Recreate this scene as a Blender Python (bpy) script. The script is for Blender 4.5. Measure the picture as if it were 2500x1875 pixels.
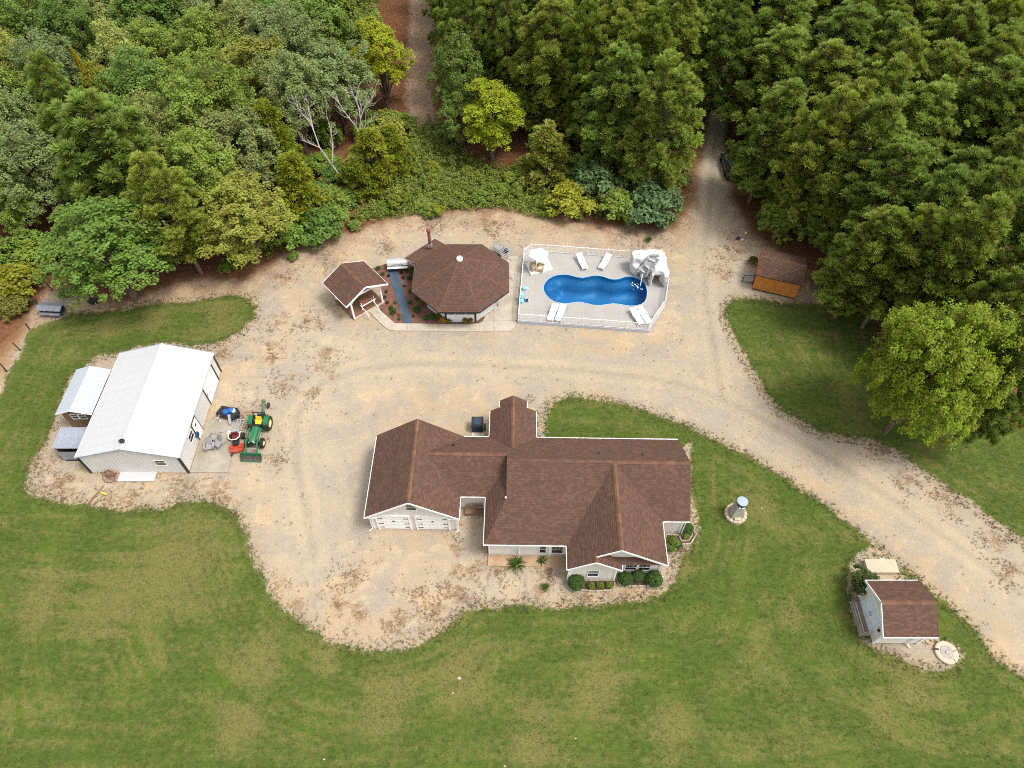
import bpy, bmesh, math, random
import numpy as np
from mathutils import Vector, Matrix
from mathutils.geometry import tessellate_polygon, delaunay_2d_cdt
for o in list(bpy.data.objects): bpy.data.objects.remove(o)
sc = bpy.context.scene
COL = sc.collection
R = math.radians

# ------------------------------------------------------------------ camera, light, exposure
CAM_H, PITCH, FPX = 50.0, R(53.0), 1720.0
cam_d = bpy.data.cameras.new('camera'); cam = bpy.data.objects.new('camera', cam_d); COL.objects.link(cam)
cam_d.sensor_fit = 'HORIZONTAL'; cam_d.sensor_width = 36.0; cam_d.lens = 36.0*FPX/2500.0
cam_d.clip_start = 0.5; cam_d.clip_end = 2000.0
cam.location = (0, 0, CAM_H); cam.rotation_euler = (R(90)-PITCH, 0, 0)
sc.camera = cam
SUN_EL, SUN_AZ = R(62.0), R(110.0)          # azimuth clockwise from +Y: sun stands to the right
world = bpy.data.worlds.new('World'); sc.world = world; world.use_nodes = True
wt = world.node_tree; bg = wt.nodes['Background']
sky = wt.nodes.new('ShaderNodeTexSky'); sky.sky_type = 'NISHITA'; sky.sun_disc = False
sky.sun_elevation = SUN_EL; sky.sun_rotation = SUN_AZ
sky.air_density = 1.0; sky.dust_density = 3.0; sky.ozone_density = 0.6
# thin high cloud: the sky's blue is mostly whitened
hs_ = wt.nodes.new('ShaderNodeHueSaturation'); hs_.inputs['Saturation'].default_value = .30
wm_ = wt.nodes.new('ShaderNodeMix'); wm_.data_type = 'RGBA'; wm_.blend_type = 'MULTIPLY'; wm_.inputs[0].default_value = 1.0; wm_.inputs[7].default_value = (1.04, 1.0, .95, 1)
wt.links.new(sky.outputs[0], hs_.inputs['Color']); wt.links.new(hs_.outputs[0], wm_.inputs[6]); wt.links.new(wm_.outputs[2], bg.inputs[0]); bg.inputs[1].default_value = 0.15
sun_d = bpy.data.lights.new('sun', 'SUN'); sun_d.energy = 1.35; sun_d.angle = R(14.0); sun_d.color = (1.0, 0.95, 0.88)
sun = bpy.data.objects.new('sun', sun_d); COL.objects.link(sun)
sdir = Vector((math.sin(SUN_AZ)*math.cos(SUN_EL), math.cos(SUN_AZ)*math.cos(SUN_EL), math.sin(SUN_EL)))
sun.rotation_euler = sdir.to_track_quat('Z', 'Y').to_euler(); sun.location = (60, -20, 90)
sc.view_settings.view_transform = 'Standard'; sc.view_settings.look = 'None'
sc.view_settings.exposure = 1.0; sc.view_settings.gamma = 1.0; sc.view_settings.use_curve_mapping = False
sc.cycles.max_bounces = 6; sc.cycles.diffuse_bounces = 3; sc.cycles.glossy_bounces = 2
sc.cycles.transmission_bounces = 4; sc.cycles.transparent_max_bounces = 8
sc.cycles.filter_width = 1.05; sc.cycles.use_denoising = False
sc.cycles.caustics_reflective = False; sc.cycles.caustics_refractive = False

def P(u, v, z=0.0):
    """point of the place seen at photograph pixel (u, v) at height z"""
    r = (u-1250)/FPX; d = (v-937.5)/FPX
    t = (CAM_H-z)/(math.sin(PITCH)+d*math.cos(PITCH))
    return Vector((r*t, math.cos(PITCH)*t-d*math.sin(PITCH)*t, z))
def crop(ox, oy, s): return lambda a, b, z=0.0: P(ox+a*s, oy+b*s, z)
full = crop(0, 0, 2500/2212); c4 = crop(850, 930, .31348); c5 = crop(1150, 930, .34364)
cb = crop(0, 750, .33906); cp = crop(750, 550, .24864); cl = crop(1220, 570, .20796)
cs = crop(2000, 1180, .30139); co = crop(1650, 520, .20492); cw = crop(0, 520, .24111); ct = crop(450, 950, .13863)
def px_per_m(u, v, z):
    d = (v-937.5)/FPX
    return FPX*(math.sin(PITCH)+d*math.cos(PITCH))/(CAM_H-z)

# ------------------------------------------------------------------ materials
def new_mat(name):
    m = bpy.data.materials.new(name); m.use_nodes = True
    return m, m.node_tree, m.node_tree.nodes['Principled BSDF']
def N(nt, t, **kw):
    n = nt.nodes.new(t)
    for k, v in kw.items(): setattr(n, k, v)
    return n
def math_n(nt, op, a, b=None, c=None, clamp=False):
    n = nt.nodes.new('ShaderNodeMath'); n.operation = op; n.use_clamp = clamp
    for i, x in enumerate((a, b, c)):
        if x is None: continue
        if isinstance(x, (int, float)): n.inputs[i].default_value = x
        else: nt.links.new(x, n.inputs[i])
    return n.outputs[0]
def ramp_n(nt, x, lo, hi, smooth=True):
    n = nt.nodes.new('ShaderNodeMapRange'); n.interpolation_type = 'SMOOTHSTEP' if smooth else 'LINEAR'; n.clamp = True
    n.inputs['From Min'].default_value = lo; n.inputs['From Max'].default_value = hi
    nt.links.new(x, n.inputs['Value']); return n.outputs['Result']
def mix_n(nt, f, a, b, blend='MIX'):
    n = nt.nodes.new('ShaderNodeMix'); n.data_type = 'RGBA'; n.blend_type = blend; n.clamp_factor = True
    if isinstance(f, (int, float)): n.inputs[0].default_value = f
    else: nt.links.new(f, n.inputs[0])
    for i, x in ((6, a), (7, b)):
        if isinstance(x, (tuple, list)): n.inputs[i].default_value = (*x[:3], 1)
        else: nt.links.new(x, n.inputs[i])
    return n.outputs[2]
def noise_n(nt, vec, scale, detail=4, rough=.55, dist=0.0):
    n = nt.nodes.new('ShaderNodeTexNoise'); n.inputs['Scale'].default_value = scale
    n.inputs['Detail'].default_value = detail; n.inputs['Roughness'].default_value = rough; n.inputs['Distortion'].default_value = dist
    if vec is not None: nt.links.new(vec, n.inputs['Vector'])
    return n.outputs['Fac']
def map_n(nt, vec, sx, sy, sz, rz=0.0):
    n = nt.nodes.new('ShaderNodeMapping'); n.inputs['Scale'].default_value = (sx, sy, sz); n.inputs['Rotation'].default_value = (0, 0, rz)
    nt.links.new(vec, n.inputs['Vector']); return n.outputs[0]
MATS = {}
def mat(name, col, rough=.7, var=.12, scale=3.0, dirt=None, dirt_amt=.3, metal=0.0, bump=.15, bscale=40.0, spec=.3):
    """plain weathered surface: colour with two scales of mottling, optional dirt, fine relief"""
    if name in MATS: return MATS[name]
    m, nt, b = new_mat(name)
    tc = N(nt, 'ShaderNodeTexCoord').outputs['Object']
    n1 = noise_n(nt, tc, scale, 5); n2 = noise_n(nt, tc, scale*9, 3)
    f = math_n(nt, 'ADD', math_n(nt, 'MULTIPLY', n1, .65), math_n(nt, 'MULTIPLY', n2, .35))
    lo = tuple(c*(1-var*1.6) for c in col); hi = tuple(min(1, c*(1+var*1.6)) for c in col)
    c = mix_n(nt, ramp_n(nt, f, .3, .7), lo, hi)
    if dirt:
        n3 = noise_n(nt, tc, scale*.6, 6, .65, .6)
        c = mix_n(nt, math_n(nt, 'MULTIPLY', ramp_n(nt, n3, .48, .72), dirt_amt), c, dirt)
    nt.links.new(c, b.inputs['Base Color'])
    b.inputs['Roughness'].default_value = rough; b.inputs['Metallic'].default_value = metal
    b.inputs['Specular IOR Level'].default_value = spec
    if bump:
        bp = N(nt, 'ShaderNodeBump'); bp.inputs['Strength'].default_value = bump; bp.inputs['Distance'].default_value = .02
        nt.links.new(noise_n(nt, tc, bscale, 3), bp.inputs['Height']); nt.links.new(bp.outputs[0], b.inputs['Normal'])
    MATS[name] = m; return m

def shingle_mat(name, dark, mid, red):
    m, nt, b = new_mat(name)
    a = N(nt, 'ShaderNodeAttribute', attribute_name='tab').outputs['Fac']
    tc = N(nt, 'ShaderNodeTexCoord').outputs['Object']
    c = mix_n(nt, ramp_n(nt, a, .15, .6), dark, mid)
    c = mix_n(nt, ramp_n(nt, a, .62, .9), c, red)
    big = noise_n(nt, tc, .55, 4)
    c = mix_n(nt, math_n(nt, 'MULTIPLY', ramp_n(nt, big, .42, .7), .35), c, dark)
    g = noise_n(nt, tc, 28, 3)
    c = mix_n(nt, ramp_n(nt, g, .35, .75), c, mix_n(nt, .5, c, (.16, .10, .08)))
    nt.links.new(c, b.inputs['Base Color']); b.inputs['Roughness'].default_value = .9; b.inputs['Specular IOR Level'].default_value = .15
    bp = N(nt, 'ShaderNodeBump'); bp.inputs['Strength'].default_value = .4; bp.inputs['Distance'].default_value = .01
    nt.links.new(noise_n(nt, tc, 60, 2), bp.inputs['Height']); nt.links.new(bp.outputs[0], b.inputs['Normal'])
    MATS[name] = m; return m
M_SHING = shingle_mat('asphalt_shingle', (.068, .039, .029), (.090, .049, .036), (.116, .062, .042))
M_CAP = shingle_mat('ridge_shingle', (.112, .058, .037), (.142, .073, .046), (.165, .086, .053))

def leaf_mat(name, trans=.34, gloss=.35):
    m, nt, b = new_mat(name)
    oi = N(nt, 'ShaderNodeObjectInfo')
    a = N(nt, 'ShaderNodeAttribute', attribute_name='tint').outputs['Fac']
    hs = N(nt, 'ShaderNodeHueSaturation')
    nt.links.new(oi.outputs['Color'], hs.inputs['Color'])
    nt.links.new(math_n(nt, 'ADD', .470, math_n(nt, 'MULTIPLY', a, .048)), hs.inputs['Hue'])
    nt.links.new(math_n(nt, 'ADD', .72, math_n(nt, 'MULTIPLY', a, .76)), hs.inputs['Value'])
    nt.links.new(hs.outputs[0], b.inputs['Base Color']); b.inputs['Roughness'].default_value = .55
    b.inputs['Specular IOR Level'].default_value = gloss
    tr = N(nt, 'ShaderNodeBsdfTranslucent'); nt.links.new(mix_n(nt, .35, hs.outputs[0], (.16, .2, .02)), tr.inputs[0])
    mx = N(nt, 'ShaderNodeMixShader'); mx.inputs[0].default_value = trans
    nt.links.new(b.outputs[0], mx.inputs[1]); nt.links.new(tr.outputs[0], mx.inputs[2])
    nt.links.new(mx.outputs[0], nt.nodes['Material Output'].inputs['Surface'])
    MATS[name] = m; return m
M_LEAF = leaf_mat('leaf'); M_NEEDLE = leaf_mat('needle', .40, .3)
M_BARK = mat('bark', (.13, .095, .07), .95, .3, 2.5, bump=.6, bscale=14)
M_PBARK = mat('pine_bark', (.17, .12, .095), .95, .3, 2.5, bump=.6, bscale=12)
M_DEAD = mat('dead_wood', (.38, .35, .32), .9, .2, 2.0, bump=.4)
M_WHITE = mat('white_trim', (.78, .78, .78), .5, .03, 2)
M_SIDING = mat('vinyl_siding', (.62, .59, .55), .6, .03, 1.5, dirt=(.42, .38, .32), dirt_amt=.12)
M_SIDEW = mat('light_siding', (.70, .71, .73), .6, .03, 1.5)
M_GLASS = mat('window_glass', (.012, .014, .018), .08, .1, 1.0, bump=0, spec=.6)
M_DARK = mat('dark_metal', (.02, .022, .026), .5, .2, 3)
M_BLACK = mat('black_rubber', (.022, .022, .024), .85, .25, 4, dirt=(.12, .09, .06), dirt_amt=.4)
M_GREYM = mat('galvanised_metal', (.42, .46, .52), .42, .08, 2, metal=.35, bump=.05)
M_CONC = mat('concrete', (.41, .365, .295), .9, .1, .9, dirt=(.30, .25, .19), dirt_amt=.35, bump=.3)
M_PAD = mat('dirty_concrete', (.31, .28, .225), .9, .12, .8, dirt=(.24, .18, .12), dirt_amt=.55, bump=.3)
M_WOOD = mat('weathered_wood', (.20, .125, .075), .85, .2, 2.5, dirt=(.08, .05, .03), dirt_amt=.5)
M_WOODG = mat('grey_wood', (.30, .28, .25), .9, .18, 3)

# ------------------------------------------------------------------ builders
class MB:
    def __init__(s): s.v = []; s.f = []; s.a = []
    def add(s, vs, fs, a=0.5):
        k = len(s.v); s.v += [tuple(v) for v in vs]; s.f += [tuple(i+k for i in f) for f in fs]; s.a += [a]*len(fs)
    def box(s, c, d, rz=0.0, M=None):
        x, y, z = d[0]/2, d[1]/2, d[2]/2
        vs = [Vector((a*x, b*y, e*z)) for e in (-1, 1) for b in (-1, 1) for a in (-1, 1)]
        mt = Matrix.Rotation(rz, 3, 'Z') if M is None else M
        vs = [mt @ v + Vector(c) for v in vs]
        s.add(vs, [(0, 2, 3, 1), (4, 5, 7, 6), (0, 1, 5, 4), (2, 6, 7, 3), (0, 4, 6, 2), (1, 3, 7, 5)])
        return s
    def beam(s, a, b, w, h=None, up=(0, 0, 1)):
        a = Vector(a); b = Vector(b); h = h or w; d = (b-a)
        L = d.length
        if L < 1e-6: return s
        d /= L; u = Vector(up)
        if abs(d.dot(u)) > .99: u = Vector((0, 1, 0))
        r = d.cross(u).normalized(); u = r.cross(d)
        M = Matrix((r, d, u)).transposed()
        return s.box((a+b)/2, (w, L, h), M=M)
    def tube(s, pts, rad, n=8, cap=True):
        pts = [Vector(p) for p in pts]; rad = rad if isinstance(rad, (list, tuple)) else [rad]*len(pts)
        vs = []; fs = []
        prev = None
        for i, p in enumerate(pts):
            d = (pts[min(i+1, len(pts)-1)]-pts[max(i-1, 0)])
            d = d.normalized() if d.length > 1e-9 else Vector((0, 0, 1))
            if prev is None:
                u = Vector((1, 0, 0)) if abs(d.x) < .9 else Vector((0, 1, 0))
            else: u = prev
            u = (u - d*u.dot(d)); u = u.normalized() if u.length > 1e-6 else d.orthogonal().normalized()
            prev = u; w = d.cross(u)
            for k in range(n):
                t = 2*math.pi*k/n; vs.append(p+(u*math.cos(t)+w*math.sin(t))*rad[i])
        for i in range(len(pts)-1):
            for k in range(n):
                a = i*n+k; b = i*n+(k+1) % n; fs.append((a, b, b+n, a+n))
        if cap: fs.append(tuple(range(n-1, -1, -1))); fs.append(tuple(range((len(pts)-1)*n, len(pts)*n)))
        s.add(vs, fs); return s
    def lathe(s, prof, c=(0, 0, 0), n=20, axis='Z', cap=True):
        vs = []; fs = []
        for r, z in prof:
            for k in range(n):
                t = 2*math.pi*k/n; x, y = r*math.cos(t), r*math.sin(t)
                v = (x, y, z) if axis == 'Z' else ((z, x, y) if axis == 'X' else (x, z, y))
                vs.append(Vector(v)+Vector(c))
        for i in range(len(prof)-1):
            for k in range(n):
                a = i*n+k; b = i*n+(k+1) % n; fs.append((a, b, b+n, a+n))
        if cap: fs.append(tuple(range(n-1, -1, -1))); fs.append(tuple(range((len(prof)-1)*n, len(prof)*n)))
        s.add(vs, fs); return s
    def prism(s, poly, z0, z1):
        n = len(poly); vs = [(p[0], p[1], z0) for p in poly]+[(p[0], p[1], z1) for p in poly]
        fs = [(i, (i+1) % n, n+(i+1) % n, n+i) for i in range(n)]
        for t in tessellate_polygon([[Vector((p[0], p[1], 0)) for p in poly]]):
            fs.append(tuple(n+i for i in t)); fs.append(tuple(reversed(t)))
        s.add(vs, fs); return s
    def poly(s, pts, a=.5): s.add(pts, [tuple(range(len(pts)))], a); return s
    def slab(s, pts, t):
        """a flat polygon given thickness t along minus its normal"""
        p = [Vector(q) for q in pts]; nrm = (p[1]-p[0]).cross(p[2]-p[0]).normalized()
        if nrm.z < 0: p.reverse(); nrm = -nrm
        n = len(p); vs = p+[q-nrm*t for q in p]
        fs = [tuple(range(n)), tuple(range(2*n-1, n-1, -1))]+[(n+i, n+(i+1) % n, (i+1) % n, i) for i in range(n)]
        s.add(vs, fs); return s
    def laps(s, poly, c=.14, tab=.3, th=.012, up=None, seed=0):
        """overlapping courses (shingles or lap boards) that cover a convex polygon"""
        p = [Vector(q) for q in poly]; n = None
        for i in range(2, len(p)):
            q = (p[i-1]-p[0]).cross(p[i]-p[0])
            if q.length > 1e-6: n = q.normalized(); break
        if up is None and n.z < 0: n = -n
        if up is not None and n.dot(Vector(up)) < 0: n = -n
        e1 = Vector((0, 0, 1)).cross(n)
        e1 = e1.normalized() if e1.length > 1e-6 else Vector((1, 0, 0)); e2 = n.cross(e1)
        if e2.z < 0: e1 = -e1; e2 = -e2
        o = p[0]; q = [((x-o).dot(e1), (x-o).dot(e2)) for x in p]
        def clip(pl, ax, val, keep_ge):
            out = []
            for i in range(len(pl)):
                A = pl[i]; B = pl[(i+1) % len(pl)]
                ia = (A[ax] >= val) if keep_ge else (A[ax] <= val); ib = (B[ax] >= val) if keep_ge else (B[ax] <= val)
                if ia: out.append(A)
                if ia != ib:
                    t = (val-A[ax])/(B[ax]-A[ax]); out.append((A[0]+(B[0]-A[0])*t, A[1]+(B[1]-A[1])*t))
            return out
        v0 = min(y for _, y in q); v1 = max(y for _, y in q); rnd = random.Random(seed)
        j = 0; v = v0
        while v < v1-1e-4:
            band = clip(clip(q, 1, v, True), 1, v+c, False)
            if len(band) >= 3:
                u0 = min(x for x, _ in band); u1 = max(x for x, _ in band)
                off = rnd.random()*tab; i = math.floor((u0-off)/tab)
                while i*tab+off < u1-1e-4:
                    cell = clip(clip(band, 0, i*tab+off, True), 0, (i+1)*tab+off, False)
                    if len(cell) >= 3:
                        k = th*(.8+.4*rnd.random())
                        top = [o+e1*x+e2*y+n*(k*(1-(y-v)/c)+.002) for x, y in cell]
                        fs = [tuple(range(len(top)))]; vs = list(top)
                        for m_ in range(len(cell)):
                            A = cell[m_]; B = cell[(m_+1) % len(cell)]
                            if abs(A[1]-v) < 1e-5 and abs(B[1]-v) < 1e-5:
                                b_ = len(vs); vs += [o+e1*B[0]+e2*B[1]-n*.004, o+e1*A[0]+e2*A[1]-n*.004]
                                fs.append(((m_+1) % len(cell), m_, b_+1, b_))
                        s.add(vs, fs, rnd.random())
                    i += 1
            v += c; j += 1
        return s
    def mesh(s, name, attr=None, smooth=False):
        me = bpy.data.meshes.new(name); me.from_pydata(s.v, [], s.f); me.update()
        if attr:
            at = me.attributes.new(attr, 'FLOAT', 'FACE'); at.data.foreach_set('value', np.array(s.a, dtype=np.float32))
        if smooth: me.polygons.foreach_set('use_smooth', [True]*len(me.polygons))
        return me
    def obj(s, name, m, parent=None, attr=None, smooth=False, **props):
        return link(name, s.mesh(name, attr, smooth), m, parent, **props)
def fix_normals(me):
    bm = bmesh.new(); bm.from_mesh(me); bmesh.ops.recalc_face_normals(bm, faces=bm.faces); bm.to_mesh(me); bm.free()
def link(name, me, m=None, parent=None, **props):
    o = bpy.data.objects.new(name, me); COL.objects.link(o)
    if m is not None and len(me.materials) == 0: me.materials.append(m)
    if parent is not None: o.parent = parent
    for k, v in props.items():
        if v is not None: o[k] = v
    return o
def thing(name, label, cat, loc=(0, 0, 0), rz=0.0, group=None):
    o = bpy.data.objects.new(name, None); COL.objects.link(o); o.empty_display_size = .3
    o.location = loc; o.rotation_euler = (0, 0, rz); o['label'] = label; o['category'] = cat
    if group: o['group'] = group
    return o
def tag(o, label, cat, group=None):
    o['label'] = label; o['category'] = cat
    if group: o['group'] = group
    return o
def dup(root, loc, rz, label, group=None, scale=None):
    r = root.copy(); COL.objects.link(r); r.location = loc; r.rotation_euler = (0, 0, rz); r['label'] = label
    if group: r['group'] = group
    if scale: r.scale = scale
    for ch in list(root.children):
        c = ch.copy(); COL.objects.link(c); c.parent = r
        for g in ch.children:
            d = g.copy(); COL.objects.link(d); d.parent = c
    return r
def np_mesh(name, V, F, tint=None, smooth=False):
    me = bpy.data.meshes.new(name); V = np.asarray(V, np.float32); F = np.asarray(F, np.int32); k = F.shape[1]
    me.vertices.add(len(V)); me.vertices.foreach_set('co', V.ravel())
    me.loops.add(F.size); me.loops.foreach_set('vertex_index', F.ravel())
    me.polygons.add(len(F)); me.polygons.foreach_set('loop_start', np.arange(0, F.size, k, dtype=np.int32))
    me.update(calc_edges=True)
    if tint is not None:
        at = me.attributes.new('tint', 'FLOAT', 'FACE'); at.data.foreach_set('value', np.asarray(tint, np.float32))
    return me
# ------------------------------------------------------------------ ground: one sheet cut into lawn, drive, sandy yard and forest floor
def gpoly(pts): return np.array([tuple(full(a, b))[:2] for a, b in pts])
LAWN_A = gpoly([(-250, 960), (-60, 890), (0, 848), (22, 800), (40, 768), (60, 718), (88, 700), (130, 690), (160, 680), (240, 672), (330, 655), (420, 650), (500, 637), (545, 645), (553, 665),
    (545, 690), (520, 715), (480, 735), (420, 745), (345, 738), (262, 760), (215, 765), (188, 790), (150, 815), (125, 885), (110, 925), (85, 970), (60, 1015), (55, 1050), (75, 1072), (110, 1085), (170, 1092),
    (230, 1098), (300, 1103), (352, 1100), (380, 1089), (420, 1083), (455, 1086), (490, 1097), (515, 1120), (528, 1150), (540, 1190), (560, 1240), (590, 1290), (620, 1325), (660, 1357), (710, 1387), (760, 1402),
    (810, 1411), (860, 1406), (910, 1391), (950, 1371), (978, 1345), (1003, 1324), (1040, 1312), (1100, 1308), (1180, 1313), (1250, 1311), (1320, 1305), (1380, 1298), (1430, 1284), (1460, 1263),
    (1466, 1235), (1474, 1205), (1496, 1180), (1506, 1150), (1505, 1120), (1498, 1080), (1494, 1000), (1494, 955), (1480, 965), (1180, 965), (1175, 925), (1183, 888), (1196, 868), (1230, 858), (1290, 862), (1340, 872), (1400, 890),
    (1470, 914), (1530, 943), (1600, 978), (1660, 1012), (1720, 1052), (1790, 1098), (1850, 1146), (1920, 1205), (1990, 1258), (2050, 1308), (2100, 1356), (2140, 1408), (2180, 1440), (2215, 1462), (2330, 1545),
    (2500, 1750), (2500, 1900), (-250, 1900)])
LAWN_B = gpoly([(1572, 655), (1588, 645), (1640, 648), (1700, 655), (1790, 660), (1850, 672), (1885, 700), (1900, 780), (1960, 850), (2040, 930), (2030, 985), (1975, 985), (1930, 968), (1880, 950), (1820, 940),
    (1770, 930), (1725, 905), (1690, 885), (1662, 850), (1640, 815), (1612, 772), (1590, 732), (1571, 690)])
LAWN_C = gpoly([(1960, 990), (1985, 955), (2040, 915), (2130, 905), (2212, 930), (2400, 1010), (2400, 1330), (2300, 1235), (2212, 1165), (2130, 1108), (2050, 1050)])
FOREST = gpoly([(-900, 1250), (-300, 940), (-60, 800), (30, 700), (95, 600), (150, 612), (260, 640), (400, 592), (520, 592), (600, 545), (700, 505), (760, 488), (830, 465), (900, 447), (1100, 440), (1300, 475), (1450, 480),
    (1478, 440), (1488, 380), (1515, 300), (1530, 200), (1560, 200), (1580, 320), (1600, 420), (1640, 500), (1740, 560), (1780, 625), (1880, 690), (1935, 790), (2100, 885), (2212, 935), (2600, 1080), (3500, 1400),
    (3500, -560), (-900, -560)])
WEEDY = gpoly([(880, 300), (930, 260), (985, 290), (1010, 330), (1100, 380), (1180, 420), (1240, 455), (1180, 470), (1080, 445), (950, 450), (840, 470), (770, 470), (840, 400), (860, 340)])
WELL = gpoly([(1850, 1195), (1880, 1184), (1920, 1188), (1945, 1212), (1955, 1250), (2020, 1375), (2058, 1388), (2078, 1410), (2070, 1438), (2035, 1452), (1985, 1440), (1940, 1424), (1900, 1412), (1868, 1386), (1846, 1350), (1836, 1300), (1832, 1255), (1838, 1215)])
ASH = gpoly([(85, 660), (95, 640), (120, 610), (150, 605), (175, 625), (165, 655), (140, 685), (110, 690)])
def line_pts(pts): return np.array([tuple(full(a, b))[:2] for a, b in pts])
ROAD = line_pts([(2420, 1480), (2230, 1300), (2130, 1222), (2000, 1130), (1900, 1060), (1780, 985), (1680, 925), (1600, 880), (1500, 838), (1400, 815), (1250, 800), (1080, 790), (900, 785), (780, 795), (690, 830), (640, 900), (640, 1000), (660, 1100), (680, 1200)])
LANE = line_pts([(1560, 860), (1545, 760), (1525, 640), (1522, 550), (1530, 460), (1538, 380), (1545, 300), (1555, 200), (1575, 60)])
TRACK = line_pts([(905, -80), (912, 40), (908, 120), (905, 200), (912, 260), (920, 300)])
def sd_poly(X, Y, poly):
    """signed distance, positive inside"""
    d = np.full(X.shape, 1e9); ins = np.zeros(X.shape, bool); n = len(poly)
    for i in range(n):
        ax, ay = poly[i]; bx, by = poly[(i+1) % n]
        ex, ey = bx-ax, by-ay; t = np.clip(((X-ax)*ex+(Y-ay)*ey)/(ex*ex+ey*ey+1e-12), 0, 1)
        d = np.minimum(d, np.hypot(X-ax-ex*t, Y-ay-ey*t))
        c = ((ay > Y) != (by > Y)) & (X < ex*(Y-ay)/(ey if abs(ey) > 1e-12 else 1e-12)+ax); ins ^= c
    return np.where(ins, d, -d)
def d_line(X, Y, pts):
    d = np.full(X.shape, 1e9)
    for i in range(len(pts)-1):
        ax, ay = pts[i]; ex, ey = pts[i+1]-pts[i]
        t = np.clip(((X-ax)*ex+(Y-ay)*ey)/(ex*ex+ey*ey+1e-12), 0, 1); d = np.minimum(d, np.hypot(X-ax-ex*t, Y-ay-ey*t))
    return d
def spots(X, Y, lst):
    s = np.zeros(X.shape)
    for a, b, r in lst:
        c = full(a, b); rm = r*1.13/px_per_m(a*1.13, b*1.13, 0)
        s = np.maximum(s, np.exp(-((X-c.x)**2+((Y-c.y)*.85)**2)/(rm*rm)))
    return s
WEEDS = [(1075, 1205, 62), (1010, 1235, 40), (990, 1180, 30), (760, 1245, 34), (735, 1300, 40), (775, 1322, 40), (860, 1345, 45), (940, 1330, 55), (905, 1290, 30), (985, 1280, 50), (640, 1300, 30), (600, 1260, 25), (580, 770, 45),
         (690, 700, 30), (620, 830, 40), (655, 690, 30), (700, 800, 34), (705, 760, 30), (755, 640, 30), (600, 690, 30), (480, 760, 40), (540, 900, 45), (600, 1000, 30), (130, 1050, 60), (260, 1075, 60), (400, 1050, 45), (470, 1060, 45),
         (90, 1000, 40), (1180, 1240, 35), (1150, 1290, 50), (1250, 1290, 40), (1340, 1280, 40), (840, 530, 26), (930, 480, 40), (1050, 480, 50), (1380, 495, 50), (1580, 545, 30), (1565, 590, 26), (1600, 520, 30),
         (720, 560, 30), (620, 600, 26), (1470, 1190, 26), (1960, 1030, 30), (2060, 1095, 36), (2150, 1170, 40), (1900, 965, 30), (2040, 1070, 26), (2180, 1230, 40), (1880, 1380, 30), (1960, 1425, 30), (1640, 840, 16), (680, 850, 22), (1145, 865, 16)]
STRAW = [(1970, 1470, 60), (1900, 1530, 30), (380, 1230, 90), (560, 1430, 60), (250, 1300, 90), (1300, 1490, 60), (1450, 1570, 50), (700, 1420, 35), (90, 1290, 60), (330, 690, 30), (240, 700, 26), (470, 680, 30), (1640, 1090, 40), (1700, 1330, 30),
         (1480, 1230, 20), (1850, 880, 40), (520, 1560, 50), (1000, 1480, 60), (840, 1520, 60), (1160, 1600, 60)]
def grid_axis(a, b, fine_a, fine_b, hf, hc):
    return np.concatenate([np.arange(a, fine_a, hc), np.arange(fine_a, fine_b, hf), np.arange(fine_b, b+hc, hc)])
gx = grid_axis(-130, 130, -46, 46, .28, 1.6); gy = grid_axis(-20, 165, 6, 62, .28, 1.2)
X, Y = np.meshgrid(gx, gy)
def wob(X, Y, s, seed):
    r = np.random.RandomState(seed); out = np.zeros(X.shape)
    for k in range(7):
        a = r.rand()*6.28; f = s*(.5+1.6*r.rand()); out += np.sin((X*math.cos(a)+Y*math.sin(a))*f+r.rand()*6.28)
    return out/3.0
d_lawn = np.maximum(np.maximum(sd_poly(X, Y, LAWN_A), sd_poly(X, Y, LAWN_B)), sd_poly(X, Y, LAWN_C))
d_well = sd_poly(X, Y, WELL); d_lawn = np.minimum(d_lawn, -d_well)
d_tank = np.hypot(X-full(1588, 1118).x, Y-full(1588, 1118).y)-.8
d_forest = sd_poly(X, Y, FOREST); d_weedy = sd_poly(X, Y, WEEDY)
d_road = np.maximum(1.9-d_line(X, Y, ROAD), 1.05-d_line(X, Y, LANE)); d_track = 1.75-d_line(X, Y, TRACK)
d_mid = np.minimum(d_line(X, Y, ROAD), d_line(X, Y, LANE))
a_weed = spots(X, Y, WEEDS); a_straw = spots(X, Y, STRAW); d_ash = sd_poly(X, Y, ASH)
left_scrub = gpoly([(-200, 1000), (-20, 830), (30, 760), (60, 700), (60, 640), (20, 600), (-300, 700)])
d_scrub = np.maximum(sd_poly(X, Y, left_scrub), -50)
pool_hole = None
Z = .018*wob(X, Y, 1.6, 3)
near = np.clip((np.maximum(d_lawn, d_forest)-1.5)/4, 0, 1); Z = Z*(.35+near)-.03
bank = np.clip(d_forest/10, 0, 1); Z += bank*.25*wob(X, Y, .35, 9)
# the pool sinks through the yard: leave the cells under it out
P_OUT = [(515, 640), (524, 605), (545, 568), (580, 535), (630, 505), (685, 490), (740, 486), (795, 488), (850, 501), (910, 518), (975, 524), (1040, 511), (1100, 499), (1160, 499), (1215, 510), (1270, 530), (1330, 544), (1385, 541), (1430, 527), (1470, 513), (1520, 508), (1580, 516), (1640, 540), (1690, 575), (1718, 622), (1730, 690), (1722, 760), (1700, 805), (1660, 834), (1600, 850), (1535, 853), (1470, 845), (1400, 831), (1330, 825), (1260, 834), (1180, 846), (1100, 842), (1030, 826), (970, 811), (920, 806), (860, 814), (790, 825), (720, 821), (650, 803), (590, 770), (545, 722), (520, 680)]
POOL = [cl(a, b, .27).to_2d() for a, b in P_OUT]
d_pool = sd_poly(X, Y, np.array([tuple(p) for p in POOL]))
ny, nx = X.shape
V = np.stack([X, Y, Z], -1).reshape(-1, 3)
q = np.arange(ny*nx).reshape(ny, nx)
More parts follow.
